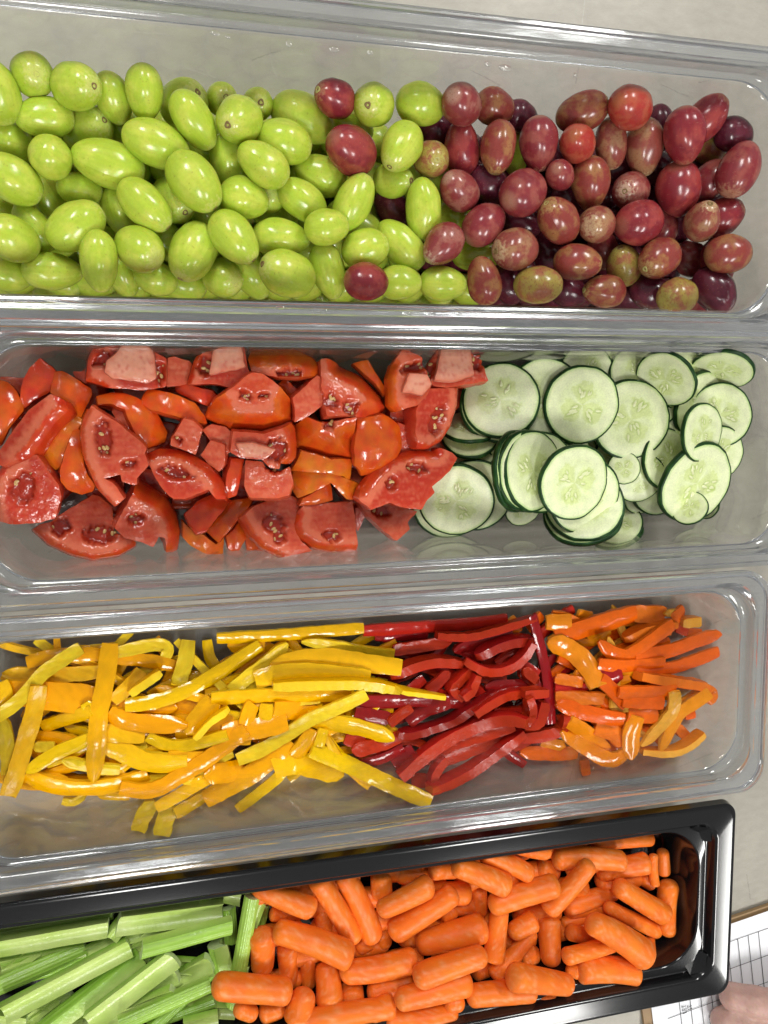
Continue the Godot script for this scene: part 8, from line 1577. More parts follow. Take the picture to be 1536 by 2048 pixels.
# ---------------------------------------------------------------- carrots and celery
# end, end, width, label
var CARROTS := [
	[[-110.4, 12.7, 319.7], [-69.2, 12.7, 318.1], 18.6, "baby carrot buried at the bottom of the carrot pile"],
	[[-68.5, 12.2, 317.9], [-27.4, 12.2, 317.8], 17.6, "baby carrot buried at the bottom of the carrot pile"],
	[[-18.8, 12.6, 317.7], [23.5, 12.6, 318.4], 18.4, "baby carrot buried at the bottom of the carrot pile"],
	[[28.6, 12.8, 318.4], [68.6, 12.8, 316.7], 18.8, "baby carrot buried at the bottom of the carrot pile"],
	[[73.4, 11.9, 320.3], [113.4, 11.9, 317.7], 17, "baby carrot buried at the bottom of the carrot pile"],
	[[121.3, 12.7, 316.3], [161.4, 12.7, 319.2], 18.7, "baby carrot buried at the bottom of the carrot pile"],
	[[165.9, 12.2, 316.4], [208.5, 12.2, 319], 17.5, "baby carrot buried at the bottom of the carrot pile"],
	[[-94.5, 12.1, 336], [-51.7, 12.1, 336.8], 17.3, "baby carrot buried at the bottom of the carrot pile"],
	[[-46.7, 12.6, 336.8], [-8.5, 12.6, 336.6], 18.5, "baby carrot buried at the bottom of the carrot pile"],
	[[4.6, 12.4, 337.6], [42.9, 12.4, 337.3], 18, "baby carrot buried at the bottom of the carrot pile"],
	[[47.7, 12, 336.6], [86.6, 12, 336.9], 17.2, "baby carrot buried at the bottom of the carrot pile"],
	[[91.8, 12.7, 337.3], [135.4, 12.7, 336.6], 18.8, "baby carrot buried at the bottom of the carrot pile"],
	[[143.2, 12.3, 338.3], [184, 12.3, 335.4], 17.8, "baby carrot buried at the bottom of the carrot pile"],
	[[-113.2, 12.3, 353.7], [-71.6, 12.3, 355], 17.9, "baby carrot buried at the bottom of the carrot pile"],
	[[-66.9, 12.6, 354.2], [-25.4, 12.6, 355.4], 18.5, "baby carrot buried at the bottom of the carrot pile"],
	[[-19.5, 12.5, 356.5], [23.7, 12.5, 354.8], 18.3, "baby carrot buried at the bottom of the carrot pile"],
	[[27, 12.3, 354], [68.6, 12.3, 355.9], 17.8, "baby carrot buried at the bottom of the carrot pile"],
	[[76.6, 12.5, 355.5], [115.7, 12.5, 356.2], 18.3, "baby carrot buried at the bottom of the carrot pile"],
	[[123.5, 12.6, 356.6], [163.3, 12.6, 354.4], 18.5, "baby carrot buried at the bottom of the carrot pile"],
	[[170.3, 12.6, 352.5], [211.3, 12.6, 355.5], 18.4, "baby carrot buried at the bottom of the carrot pile"],
	[[-90.5, 12.6, 373.7], [-47.7, 12.6, 372.2], 18.6, "baby carrot buried at the bottom of the carrot pile"],
	[[-43.3, 12.5, 374.5], [-4.8, 12.5, 374.5], 18.3, "baby carrot buried at the bottom of the carrot pile"],
	[[0.1, 12.8, 373.3], [43.4, 12.8, 371.7], 18.9, "baby carrot buried at the bottom of the carrot pile"],
	[[49, 12.2, 373.2], [90.2, 12.2, 373.6], 17.5, "baby carrot buried at the bottom of the carrot pile"],
	[[97.5, 12.4, 373.6], [138.5, 12.4, 371.6], 18, "baby carrot buried at the bottom of the carrot pile"],
	[[141.8, 12.7, 374], [180, 12.7, 373.6], 18.6, "baby carrot buried at the bottom of the carrot pile"],
	[[-112.3, 11.8, 391.3], [-73.3, 11.8, 391.7], 16.8, "baby carrot buried at the bottom of the carrot pile"],
	[[-66.4, 12.1, 391], [-23.2, 12.1, 393.1], 17.4, "baby carrot buried at the bottom of the carrot pile"],
	[[-18.3, 12.6, 393.5], [21.9, 12.6, 391.5], 18.4, "baby carrot buried at the bottom of the carrot pile"],
	[[28.5, 12.2, 392.1], [66.5, 12.2, 390.8], 17.6, "baby carrot buried at the bottom of the carrot pile"],
	[[75, 12.3, 390.6], [117.4, 12.3, 393.1], 17.9, "baby carrot buried at the bottom of the carrot pile"],
	[[121.1, 12.3, 392.5], [162.8, 12.3, 390.6], 17.7, "baby carrot buried at the bottom of the carrot pile"],
	[[166.9, 12, 391], [207.5, 12, 391.8], 17.2, "baby carrot buried at the bottom of the carrot pile"],
	[[-96.8, 16.9, 334.4], [-84.6, 14.4, 339.1], 12.1, "short baby carrot half buried, first from left in third row"],
	[[-30.3, 15.7, 372.8], [-23.3, 15.7, 369.9], 15.3, "short baby carrot half buried, third from left in fourth row"],
	[[-58.4, 15.6, 336.7], [-55.1, 15.6, 358.3], 15.1, "short baby carrot half buried, second from left in third row"],
	[[-74, 16, 316], [-64.8, 16, 323.4], 15.9, "short baby carrot half buried, second from left in second row"],
	[[35, 15.5, 358.5], [48.4, 15.5, 355.5], 14.7, "short baby carrot half buried, sixth from left in third row"],
	[[57.3, 28.1, 403], [73.7, 23.1, 402.3], 16, "short baby carrot half buried, seventh from left in fifth row"],
	[[98.3, 22.7, 401.7], [117, 19.7, 401.8], 17.2, "short baby carrot half buried, eighth from left in fifth row"],
	[[33.4, 44.6, 410.9], [40.3, 44.6, 411.2], 14.9, "short baby carrot half buried, tenth from left in sixth row"],
	[[-1, 16.3, 318.2], [30.9, 16.3, 325.2], 16.4, "baby carrot half buried, first from left in first row"],
	[[115.8, 17, 330.6], [135.2, 17, 337.3], 17.8, "short baby carrot half buried, sixth from left in first row"],
	[[217.8, 20.4, 404.9], [208.4, 35.4, 406.7], 8.5, "short baby carrot half buried, twelfth from left in fourth row"],
	[[131.9, 38.7, 405.7], [139.9, 43.7, 406.4], 11, "short baby carrot half buried, tenth from left in fifth row"],
	[[80.8, 15.5, 325], [93.6, 15.5, 335.3], 14.9, "short baby carrot half buried, third from left in first row"],
	[[231.5, 14, 333.2], [233.4, 14, 357.1], 11.6, "short baby carrot half buried, eleventh from left in first row"],
	[[-69.5, 14.7, 370.5], [-69.3, 14.7, 401.1], 13.2, "baby carrot half buried, second from left in fifth row"],
	[[67.2, 15.5, 338.6], [67.2, 15.5, 364.9], 14.8, "short baby carrot half buried, seventh from left in third row"],
	[[82.5, 32.1, 319.8], [103.8, 26.4, 341], 16.6, "baby carrot half buried, seventh from left in second row"],
	[[-12.3, 15.3, 362.9], [-9.5, 15.3, 377.8], 14.5, "short baby carrot half buried, fourth from left in fourth row"],
	[[210.3, 15.5, 354.6], [220.8, 15.5, 360.2], 14.8, "short baby carrot half buried, twelfth from left in second row"],
	[[218, 20.4, 331.6], [216.9, 25.5, 357.5], 8.7, "short baby carrot half buried, tenth from left in first row"],
	[[138.8, 14.5, 385.4], [178.7, 14.5, 376.5], 12.8, "baby carrot half buried, ninth from left in third row"],
	[[-84.5, 16.5, 358.6], [-84.5, 16.5, 393.8], 16.8, "baby carrot half buried, first from left in fifth row"],
	[[-125, 34.3, 390.2], [-110, 30.6, 401.9], 13.6, "short baby carrot half buried, first from left in sixth row"],
	[[23.7, 27.3, 311.6], [48.3, 22.3, 319.3], 16.3, "short baby carrot half buried, second from left in first row"],
	[[100.4, 44.8, 425], [120.3, 44.8, 420.1], 11.3, "short baby carrot half buried, twelfth from left in sixth row"],
	[[-108.1, 29.4, 403.3], [-87.8, 27.4, 403], 14.6, "short baby carrot lying on the pile, third from left in sixth row"],
	[[168.9, 16.6, 343.7], [215.1, 21.1, 338.5], 18.2, "baby carrot lying on the pile, ninth from left in first row"],
	[[-37, 17.8, 399.8], [-39.9, 36.8, 402.8], 19.6, "short baby carrot lying on the pile, sixth from left in sixth row"],
	[[-12, 17.1, 314], [-11.8, 17.1, 336.8], 18.1, "short baby carrot lying on the pile, third from left in second row"],
	[[32.6, 17.3, 338.3], [59.6, 19.6, 342], 19, "short baby carrot lying on the pile, fifth from left in second row"],
	[[-32, 44, 406.3], [-8.5, 43, 403.3], 17.9, "short baby carrot lying on the pile, seventh from left in sixth row"],
	[[-103.2, 25.9, 340.7], [-103.8, 18.6, 378.5], 19.7, "baby carrot lying on the pile, first from left in fourth row"],
	[[-27.9, 32.2, 400.1], [8.2, 29.8, 398.6], 17.9, "baby carrot lying on the pile, fifth from left in fifth row"],
	[[-73.7, 32.6, 384.9], [-82.7, 44.4, 406.5], 22.2, "short baby carrot lying on the pile, fourth from left in sixth row"],
	[[61.5, 33.6, 298.7], [101.8, 42.7, 320.2], 15.7, "baby carrot lying on the pile, fourth from left in first row"],
	[[70.7, 36.1, 403.9], [111.2, 24.9, 378], 14.9, "baby carrot lying on the pile, seventh from left in fourth row"],
	[[138.6, 27.7, 382.4], [167.1, 21.6, 396.7], 13.9, "baby carrot lying on the pile, ninth from left in fourth row"],
	[[-109.9, 21.9, 305.8], [-64.9, 31.9, 328.2], 17.7, "long baby carrot lying on the pile, first from left in second row"],
	[[-63.2, 27.2, 304.2], [-33.7, 21.7, 363.1], 17.7, "long baby carrot lying on the pile, third from left in third row"],
	[[65.7, 39.7, 341.1], [120.4, 47.9, 326.1], 19.6, "long baby carrot lying on the pile, eighth from left in second row"],
	[[46.1, 46.4, 405.9], [102.7, 45.3, 411.6], 19.7, "long baby carrot lying on the pile, eleventh from left in sixth row"],
	[[-56, 18.4, 378], [-56.5, 38.4, 402.2], 20.9, "baby carrot lying on the pile, third from left in fifth row"],
	[[-18.9, 32.9, 336.3], [24.3, 34.6, 319], 17.7, "baby carrot lying on the pile, fourth from left in second row"],
	[[84.9, 38.4, 295.5], [118.7, 33.7, 309], 13.7, "baby carrot lying on the pile, fifth from left in first row"],
	[[126.8, 16.7, 374.2], [119.4, 37.5, 402.6], 19.2, "baby carrot lying on the pile, eighth from left in fourth row"],
	[[235.2, 17.3, 358.4], [227.2, 27.9, 402.1], 17.7, "baby carrot lying on the pile, eleventh from left in third row"],
	[[138.3, 44.8, 402], [192.2, 44.8, 414.4], 21.6, "long baby carrot lying on the pile, eleventh from left in fifth row"],
	[[-41.8, 17, 308.5], [-17.8, 21.6, 367], 18.9, "long baby carrot lying on the pile, fourth from left in third row"],
	[[-140.9, 36.2, 368.4], [-84.2, 40.1, 381.7], 21, "long baby carrot lying on the pile, second from left in sixth row"],
	[[-87.1, 44.1, 404.7], [-8.8, 44.1, 404.3], 18.2, "long baby carrot lying on the pile, fifth from left in sixth row"],
	[[165.2, 15.2, 316.7], [221.6, 15.2, 322.3], 14.1, "long baby carrot lying on the pile, eighth from left in first row"],
	[[139.7, 16.5, 368.8], [189.4, 16.5, 362.4], 16.8, "long baby carrot lying on the pile, tenth from left in second row"],
	[[124.5, 47.5, 388.3], [173.8, 39.4, 390.6], 14.2, "baby carrot lying on the pile, tenth from left in fourth row"],
	[[85.3, 33.2, 372.1], [109.3, 29.9, 364.8], 17.4, "short baby carrot lying on the pile, eighth from left in third row"],
	[[126.6, 21.3, 320.4], [186.4, 32.4, 326.4], 19.9, "long baby carrot lying on the pile, seventh from left in first row"],
	[[-7.2, 22.8, 362.9], [42.5, 34.7, 328.8], 19.5, "long baby carrot lying on the pile, fifth from left in third row"],
	[[-11, 51.4, 394.9], [50.8, 41.9, 397.4], 21, "long baby carrot lying on the pile, ninth from left in sixth row"],
	[[170.4, 29.8, 364.1], [223.7, 23.2, 400.6], 13.2, "long baby carrot lying on the pile, tenth from left in third row"],
	[[-17.1, 44.1, 417.2], [39.9, 44.1, 420.7], 18.2, "long baby carrot lying on the pile, eighth from left in sixth row"],
	[[37.5, 41.1, 302.4], [81.2, 45.1, 324.7], 18.5, "baby carrot lying on the pile, sixth from left in second row"],
	[[-48.2, 30.6, 381.8], [11.2, 35.8, 378.1], 20, "long baby carrot lying on the pile, fourth from left in fifth row"],
	[[79, 31.9, 348.1], [70.1, 38.9, 388.3], 17.1, "baby carrot lying on the pile, sixth from left in fourth row"],
	[[13, 22.6, 374.8], [68, 33.8, 361.5], 22.7, "long baby carrot lying on the pile, fifth from left in fourth row"],
	[[176.2, 34.4, 344.8], [226.7, 28.1, 383.2], 18.5, "long baby carrot lying on the pile, eleventh from left in second row"],
	[[74.5, 60.5, 384.8], [129.8, 51.1, 409.4], 20.4, "long baby carrot lying on the pile, ninth from left in fifth row"],
	[[2.8, 51.6, 379.7], [60.9, 49.6, 372], 19.9, "long baby carrot lying on the pile, sixth from left in fifth row"],
	[[-95.2, 27.7, 338.9], [-38.8, 39.7, 363.3], 21.4, "long baby carrot lying on the pile, second from left in fourth row"],
	[[117.7, 31.9, 359.2], [151, 42.4, 317.3], 16.9, "long baby carrot lying on the pile, ninth from left in second row"],
	[[142.7, 53.8, 355.8], [197.5, 48.4, 399.1], 23.1, "long baby carrot lying on the pile, eleventh from left in fourth row"],
]
# end, end, width, face, label
var CELERY := [
	[[-170.7, 9, 364.1], [-113.6, 9, 379.3], 12.8, "i", "celery stick buried at the bottom of the celery pile"],
	[[-282.5, 9, 345.3], [-226.7, 9, 342.4], 11.9, "i", "celery stick buried at the bottom of the celery pile"],
	[[-269.5, 9, 381.7], [-230, 9, 393.5], 11.9, "i", "celery stick buried at the bottom of the celery pile"],
	[[-219.5, 9, 352.6], [-163.4, 9, 346.3], 10, "i", "celery stick buried at the bottom of the celery pile"],
	[[-184.7, 12, 402.5], [-153.4, 9, 380.6], 12.3, "i", "celery stick buried at the bottom of the celery pile"],
	[[-187.8, 9, 385.2], [-127.1, 9, 398.7], 13.2, "i", "celery stick buried at the bottom of the celery pile"],
	[[-281.6, 9, 344.7], [-236, 9, 333.7], 11.9, "o", "celery stick buried at the bottom of the celery pile"],
	[[-262.5, 9, 357.2], [-222, 9, 352.1], 10.2, "o", "celery stick buried at the bottom of the celery pile"],
	[[-245.8, 9, 365.4], [-203.5, 9, 363], 11.8, "o", "celery stick buried at the bottom of the celery pile"],
	[[-291.3, 12, 403.5], [-247.4, 9, 375.7], 10.1, "i", "celery stick buried at the bottom of the celery pile"],
	[[-277.4, 9, 400.5], [-226.5, 9, 381.7], 11.2, "o", "celery stick buried at the bottom of the celery pile"],
	[[-253.8, 10, 402.2], [-203.3, 9, 380.3], 12.5, "o", "celery stick buried at the bottom of the celery pile"],
	[[-214.4, 9, 340.5], [-172.2, 9, 333.2], 12.5, "i", "celery stick buried at the bottom of the celery pile"],
	[[-185.7, 9, 360.7], [-142.3, 9, 317.4], 10.6, "i", "celery stick buried at the bottom of the celery pile"],
	[[-211.1, 9, 355.6], [-172.2, 9, 356.9], 10.3, "o", "celery stick buried at the bottom of the celery pile"],
	[[-183.6, 25, 403.9], [-140.3, 9, 378.6], 13, "o", "celery stick buried at the bottom of the celery pile"],
	[[-225.7, 9, 347], [-202, 9, 338.1], 13.4, "i", "half buried celery stick with hollow side up, fourth from left in second row"],
	[[-192.9, 9, 350.5], [-177.1, 9, 337.6], 13.6, "i", "half buried celery stick with hollow side up, fifth from left in second row"],
	[[-169.5, 9, 338.9], [-144, 9, 339.6], 12.6, "i", "half buried celery stick with hollow side up, fifth from left in first row"],
	[[-126.3, 9, 329.6], [-125.4, 9, 357.4], 12, "o", "half buried celery stick with ribbed back up, sixth from left in first row"],
	[[-129.5, 9, 318.3], [-117.8, 9, 323.1], 11.1, "i", "half buried celery stick with hollow side up, seventh from left in first row"],
	[[-99.7, 9, 331], [-104.5, 9, 351.1], 8.4, "o", "half buried celery stick with ribbed back up, ninth from left in first row"],
	[[-140.8, 13, 402.5], [-124.6, 17, 403.6], 12.2, "i", "half buried celery stick with hollow side up, tenth from left in third row"],
	[[-209.3, 17.6, 332.2], [-198.6, 14.5, 320.8], 12.2, "i", "half buried celery stick with hollow side up, third from left in first row"],
	[[-243.1, 9, 397.7], [-227.1, 9, 394.9], 12.3, "i", "half buried celery stick with hollow side up, third from left in third row"],
	[[-102, 17, 323.7], [-110.9, 17.8, 345.2], 7.4, "i", "half buried celery stick with hollow side up, eighth from left in first row"],
	[[-265.6, 9, 391.9], [-238.8, 9, 375.7], 11.1, "i", "half buried celery stick with hollow side up, second from left in third row"],
	[[-160.9, 22.8, 404.2], [-137.1, 22.6, 402.5], 10.8, "i", "celery stick with hollow side up, ninth from left in third row"],
	[[-285.2, 17.5, 378.8], [-266.5, 17.8, 384.7], 11.9, "i", "celery stick with hollow side up, first from left in third row"],
	[[-137.9, 11.1, 355.3], [-132.2, 11.1, 386.7], 13.3, "e", "celery stick lying on its side, ninth from left in second row"],
	[[-167.3, 9.7, 379.2], [-141.1, 15.6, 363.2], 17.7, "i", "celery stick with hollow side up, eighth from left in second row"],
	[[-287.8, 9, 356.8], [-257.9, 9, 338.3], 10.4, "i", "celery stick with hollow side up, first from left in second row"],
	[[-187.1, 15.1, 375.1], [-165.3, 19.6, 364.4], 17.4, "i", "celery stick with hollow side up, sixth from left in second row"],
	[[-285.8, 9, 325.7], [-207, 9, 321.1], 9.9, "o", "celery stick with ribbed back up, second from left in first row"],
	[[-283.8, 21.2, 354.3], [-226.5, 9.8, 343.4], 15.2, "o", "celery stick with ribbed back up, second from left in second row"],
	[[-218.9, 16.4, 395.6], [-166.6, 27.3, 374.2], 16.7, "i", "celery stick with hollow side up, sixth from left in third row"],
	[[-182.9, 16.9, 405], [-138.4, 17.1, 396.5], 8.5, "o", "celery stick with ribbed back up, eighth from left in third row"],
	[[-283.9, 17.4, 325.6], [-209.1, 19.8, 322], 14.6, "i", "celery stick with hollow side up, first from left in first row"],
	[[-257, 21.8, 389.4], [-191.2, 11, 351.9], 12.7, "e", "celery stick lying on its side, fourth from left in third row"],
	[[-224.6, 26.4, 386.5], [-166.1, 26.7, 348.5], 18.1, "i", "celery stick with hollow side up, fifth from left in third row"],
	[[-202.5, 39.6, 384.1], [-141.7, 27.7, 375.1], 12.6, "o", "celery stick with ribbed back up, seventh from left in third row"],
	[[-202.7, 20.7, 319.1], [-131.4, 9, 328.2], 19.1, "i", "celery stick with hollow side up, fourth from left in first row"],
	[[-277.2, 31.6, 363.7], [-196.6, 16.8, 340.4], 16.7, "i", "celery stick with hollow side up, third from left in second row"],
	[[-187.1, 31.8, 338.8], [-125.1, 22.7, 337.5], 15.1, "o", "celery stick with ribbed back up, seventh from left in second row"],
	[[-110, 26.6, 313.1], [-126.5, 23.1, 398.6], 13.6, "o", "celery stick with ribbed back up, tenth from left in second row"],
]

func carrot(i: int, c: Array) -> void:
	var a := Vector3(c[0][0], c[0][1], c[0][2])
	var b := Vector3(c[1][0], c[1][1], c[1][2])
	var o := thing("baby_carrot", c[3], "carrot", "baby carrots in the black pan")
	o.position = (a + b) * 0.5 * MM
	rng.seed = 900 + i
	var ax := (b - a)
	var len := maxf(ax.length(), c[2] * 1.05)
	o.basis = basis_along(ax, rng.randf() * TAU)
	var r: float = c[2] * 0.455
	var taper := rng.randf_range(-0.16, 0.16)
	var bend := rng.randf_range(-0.05, 0.05) * len
	var blunt_a := rng.randf_range(0.55, 1.0)
	var blunt_b := rng.randf_range(0.55, 1.0)
	var nz := noise(0.05, 80 + i, 3)
	var fine := noise(0.35, 81 + i, 3)
	var s := Soup.new()
	var nu := 28
	var nv := 26
	var rows := []
	for j in nv + 1:
		var t := float(j) / nv
		# denser rows near the ends
		var u := 0.5 - 0.5 * cos(PI * t)
		var x := (u - 0.5) * len
		var da := u * len / (r * blunt_a)
		var db := (1.0 - u) * len / (r * blunt_b)
		var cap := 1.0
		if da < 1.0: cap = minf(cap, pow(maxf(0.0, 1.0 - pow(1.0 - da, 2.4)), 0.5))
		if db < 1.0: cap = minf(cap, pow(maxf(0.0, 1.0 - pow(1.0 - db, 2.4)), 0.5))
		var rr := r * cap * (1.0 + taper * (u - 0.5) * 2.0)
		var ids := []
		for k in nu:
			var an := TAU * k / nu
			var d := Vector3(0, cos(an), sin(an))
			var q := Vector3(x, d.y * r, d.z * r)
			var bump := 1.0 + 0.04 * nz.get_noise_3dv(q) + 0.010 * fine.get_noise_3dv(q)
			# shallow lateral root creases running round the carrot
			var crease := fine.get_noise_3d(x * 2.2, d.y * 1.5 * r * 0.3, d.z * 1.5 * r * 0.3 + 60)
			if crease > 0.38: bump -= 0.02 * (crease - 0.38) * 4.0
			var v := Vector3(x, d.y * rr * bump, d.z * rr * bump)
			v.y += bend * (4.0 * (u - 0.5) * (u - 0.5) - 0.33)
			var cc := Vector3(.82, .175, .018) * (1.0 + 0.10 * nz.get_noise_3dv(q * 1.6))
			cc.y *= 1.0 + 0.22 * nz.get_noise_3dv(q + Vector3(90, 0, 0))
			var dry := fine.get_noise_3d(x * 0.8 + 33, q.y * 1.3, q.z * 1.3)
			if dry > 0.22: cc = cc.lerp(Vector3(.84, .36, .16), clampf((dry - 0.22) * 1.8, 0, 0.35))
			if crease > 0.42: cc = cc.lerp(Vector3(.84, .42, .18), 0.35)
			if cap < 0.75: cc = cc.lerp(Vector3(.74, .25, .06), 0.35)
			ids.append(s.add(v * MM, Vector2.ZERO, vc(cc)))
		rows.append(ids)
	for j in nv:
		for k in nu:
			var k2 := (k + 1) % nu
			s.quad(rows[j][k], rows[j][k2], rows[j + 1][k2], rows[j + 1][k], 1)
	part("root", s.done(), veg("carrot", 0.4, 0.0, 0.0, 0.36), o)

func celery(i: int, c: Array) -> void:
	var a := Vector3(c[0][0], c[0][1], c[0][2])
	var b := Vector3(c[1][0], c[1][1], c[1][2])
	var face: String = c[3]
	var o := thing("celery_stick", c[4], "celery", "celery sticks in the black pan")
	o.position = (a + b) * 0.5 * MM
	rng.seed = 1300 + i
	var ax := b - a
	var len := ax.length()
	var x := ax.normalized()
	var z := x.cross(Vector3.UP).normalized()
	var y := z.cross(x)
	var roll := {"o": 0.0, "i": PI, "e": PI / 2 * (1.0 if i % 2 else -1.0)}[face] as float
	o.basis = Basis(x, y, z) * Basis(Vector3.RIGHT, roll + rng.randf_range(-0.25, 0.25))
	var w: float = c[2] * 0.82
	var full := w if face != "e" else maxf(w * 1.2, 14.0)
	var thick := clampf(full * 0.34, 5.5, 9.0) if face != "e" else w * 0.8
	var nz := noise(0.05, 160 + i, 3)
	var fine := noise(0.6, 161 + i, 2)
	var deep := rng.randf_range(0.28, 0.42)
	var slant_a := rng.randf_range(-0.35, 0.35)
	var slant_b := rng.randf_range(-0.35, 0.35)
	var green := rng.randf_range(0.0, 1.0)
	var s := Soup.new()
	var flesh := Soup.new()
	var nt := 18
	var no := 33
	var ni := 11
	var rows := []
	for k in nt + 1:
		var t := float(k) / nt
		var ids := []
		# outside: arch with ribs
		for j in no:
			var q := -1.0 + 2.0 * j / (no - 1)
			var px := (t - 0.5) * len + lerpf(slant_a, slant_b, t) * q * full * 0.35
			var rib := 0.30 * (0.5 + 0.5 * cos(q * PI * (5.5 + 2.0 * green) + 1.3 * sin(q * 4.0 + i))) * (1.0 - 0.3 * absf(q))
			var yy := thick * 0.55 - deep * full * q * q * 0.8 + rib + 0.3 * nz.get_noise_2d(t * len, q * 8)
			var zz := q * full * 0.5 * (1.0 + 0.03 * nz.get_noise_1d(t * len))
			var cc := Vector3(.32, .52, .07).lerp(Vector3(.19, .40, .03), green)
			cc = cc.lerp(Vector3(.44, .62, .16), rib * 1.6)
			cc *= 1.0 + 0.14 * fine.get_noise_2d(t * len * 0.12, q * 14) + 0.14 * nz.get_noise_2d(t * len * 0.6, q * 6)
			ids.append(s.add(Vector3(px, yy, zz) * MM, Vector2.ZERO, vc(cc)))
		for j in ni:
			var q := 1.0 - 2.0 * j / (ni - 1)
			var px := (t - 0.5) * len + lerpf(slant_a, slant_b, t) * q * full * 0.35
			var yy := -thick * 0.45 - deep * full * (q * q * 0.95) + 0.25 * nz.get_noise_2d(t * len + 50, q * 7)
			var zz := q * full * 0.47
			var cc := Vector3(.40, .55, .11).lerp(Vector3(.56, .67, .24), 0.5 + 0.8 * nz.get_noise_2d(t * len * 0.5, q * 5 + 20))
			cc *= 1.0 + 0.10 * fine.get_noise_2d(t * len * 0.15, q * 9 + 70)
			ids.append(s.add(Vector3(px, yy, zz) * MM, Vector2.ZERO, vc(cc)))
		rows.append(ids)
	var m := no + ni
	for k in nt:
		for j in m:
			var j2 := (j + 1) % m
			s.quad(rows[k][j], rows[k][j2], rows[k + 1][j2], rows[k + 1][j], 1 if j < no - 1 else (2 if j == no - 1 or j == m - 1 else 3))
	for e in [0, nt]:
		flesh = Soup.new()
		# cut face: strips between the outside and the inside curve, pale and fibrous
		for j in ni - 1:
			var o1: int = rows[e][int(round(float(j) / (ni - 1) * (no - 1)))]
			var o2: int = rows[e][int(round(float(j + 1) / (ni - 1) * (no - 1)))]
			var i1: int = rows[e][no + ni - 1 - j]
			var i2: int = rows[e][no + ni - 2 - j]
			var idn := []
			for q in [o1, o2, i2, i1]: idn.append(flesh.add(s.v[q], Vector2.ZERO, vc(Vector3(.62, .74, .36) * rng.randf_range(0.85, 1.05))))
			flesh.quad(idn[0], idn[1], idn[2], idn[3], 1)
		part("cut_end", flesh.done(false), veg("celery_cut", 0.4), o)
	part("stalk", s.done(), veg("celery", 0.28), o)

# ---------------------------------------------------------------- water left on the rims
# x, y, z, half length, half width, turn, label
var DROPLETS := [
	[-120.3, 161.4, -210.6, 2.2, 1.2, -0.08, "water droplet on the grape pan rim above the green grapes, leftmost"],
	[-114.4, 161.4, -209.6, 1.4, 1, -0.08, "small water droplet second along the far grape pan rim"],
	[-84.9, 161.4, -209.5, 1.5, 2, -0.08, "water droplet on the far grape pan rim above mid green grapes"],
	[-62.6, 161.4, -208.7, 2.5, 1.5, -0.08, "wide water droplet on the far grape pan rim near the middle"],
	[-44.3, 161.4, -209, 1.8, 1.3, -0.08, "water droplet on the far rim just above the first red grape"],
	[18.3, 161.4, -208.9, 2.1, 1.3, -0.08, "water droplet on the far rim above the red grapes"],
	[28, 161.4, -207.8, 3.7, 1.6, -0.08, "long water smear on the far rim above the red grapes"],
	[68, 161.4, -207.7, 1.1, 1.1, -0.08, "tiny water droplet on the far rim above the red grapes, rightmost"],
	[-195.6, 161.4, -83.2, 8.1, 0.9, -0.08, "long flat water smear on the near grape pan rim below green grapes"],
	[-92.8, 161.4, -82.7, 2.5, 1, -0.08, "water droplet on the near grape pan rim below mid green grapes"],
	[-72.5, 161.4, -81.6, 4.6, 1, -0.08, "flat water smear on the near grape pan rim below the middle"],
	[-26.2, 161.4, -81.3, 3.1, 1, -0.08, "flat water droplet on the near grape pan rim, first of three"],
	[-13.9, 161.4, -81.3, 3.2, 1.1, -0.08, "flat water droplet on the near grape pan rim, second of three"],
	[-0.1, 161.4, -81.5, 4.3, 1.1, -0.08, "flat water droplet on the near grape pan rim, third of three"],
	[-195.3, 89.3, -74.3, 3.4, 0.8, -0.08, "water droplet on the tomato pan rim above the pale tomato core"],
	[-0.2, 89.3, -73.7, 2.5, 1.2, -0.08, "water droplet on the tomato pan rim above the last tomatoes"],
	[51.1, 89.3, -73.7, 2.5, 1.3, -0.08, "water droplet on the tomato pan rim above the cucumber"],
]

func droplets() -> void:
	var sp := SphereMesh.new()
	sp.radius = 1.0
	sp.height = 1.0
	sp.is_hemisphere = true
	sp.radial_segments = 20
	sp.rings = 8
	var m := StandardMaterial3D.new()
	m.transparency = BaseMaterial3D.TRANSPARENCY_ALPHA
	m.refraction_enabled = true
	m.refraction_scale = 0.033
	m.albedo_color = Color(1, 1, 1, 0.02)
	m.roughness = 0.02
	for d in DROPLETS:
		var o := part("water_droplet", sp, m, self, Transform3D(Basis(Vector3.UP, d[5]).scaled_local(Vector3(d[3], minf(d[3], d[4]) * 0.45, d[4]) * MM), Vector3(d[0], d[1], d[2]) * MM))
		describe(o, d[6], "droplet", "water droplets on the pan rims")

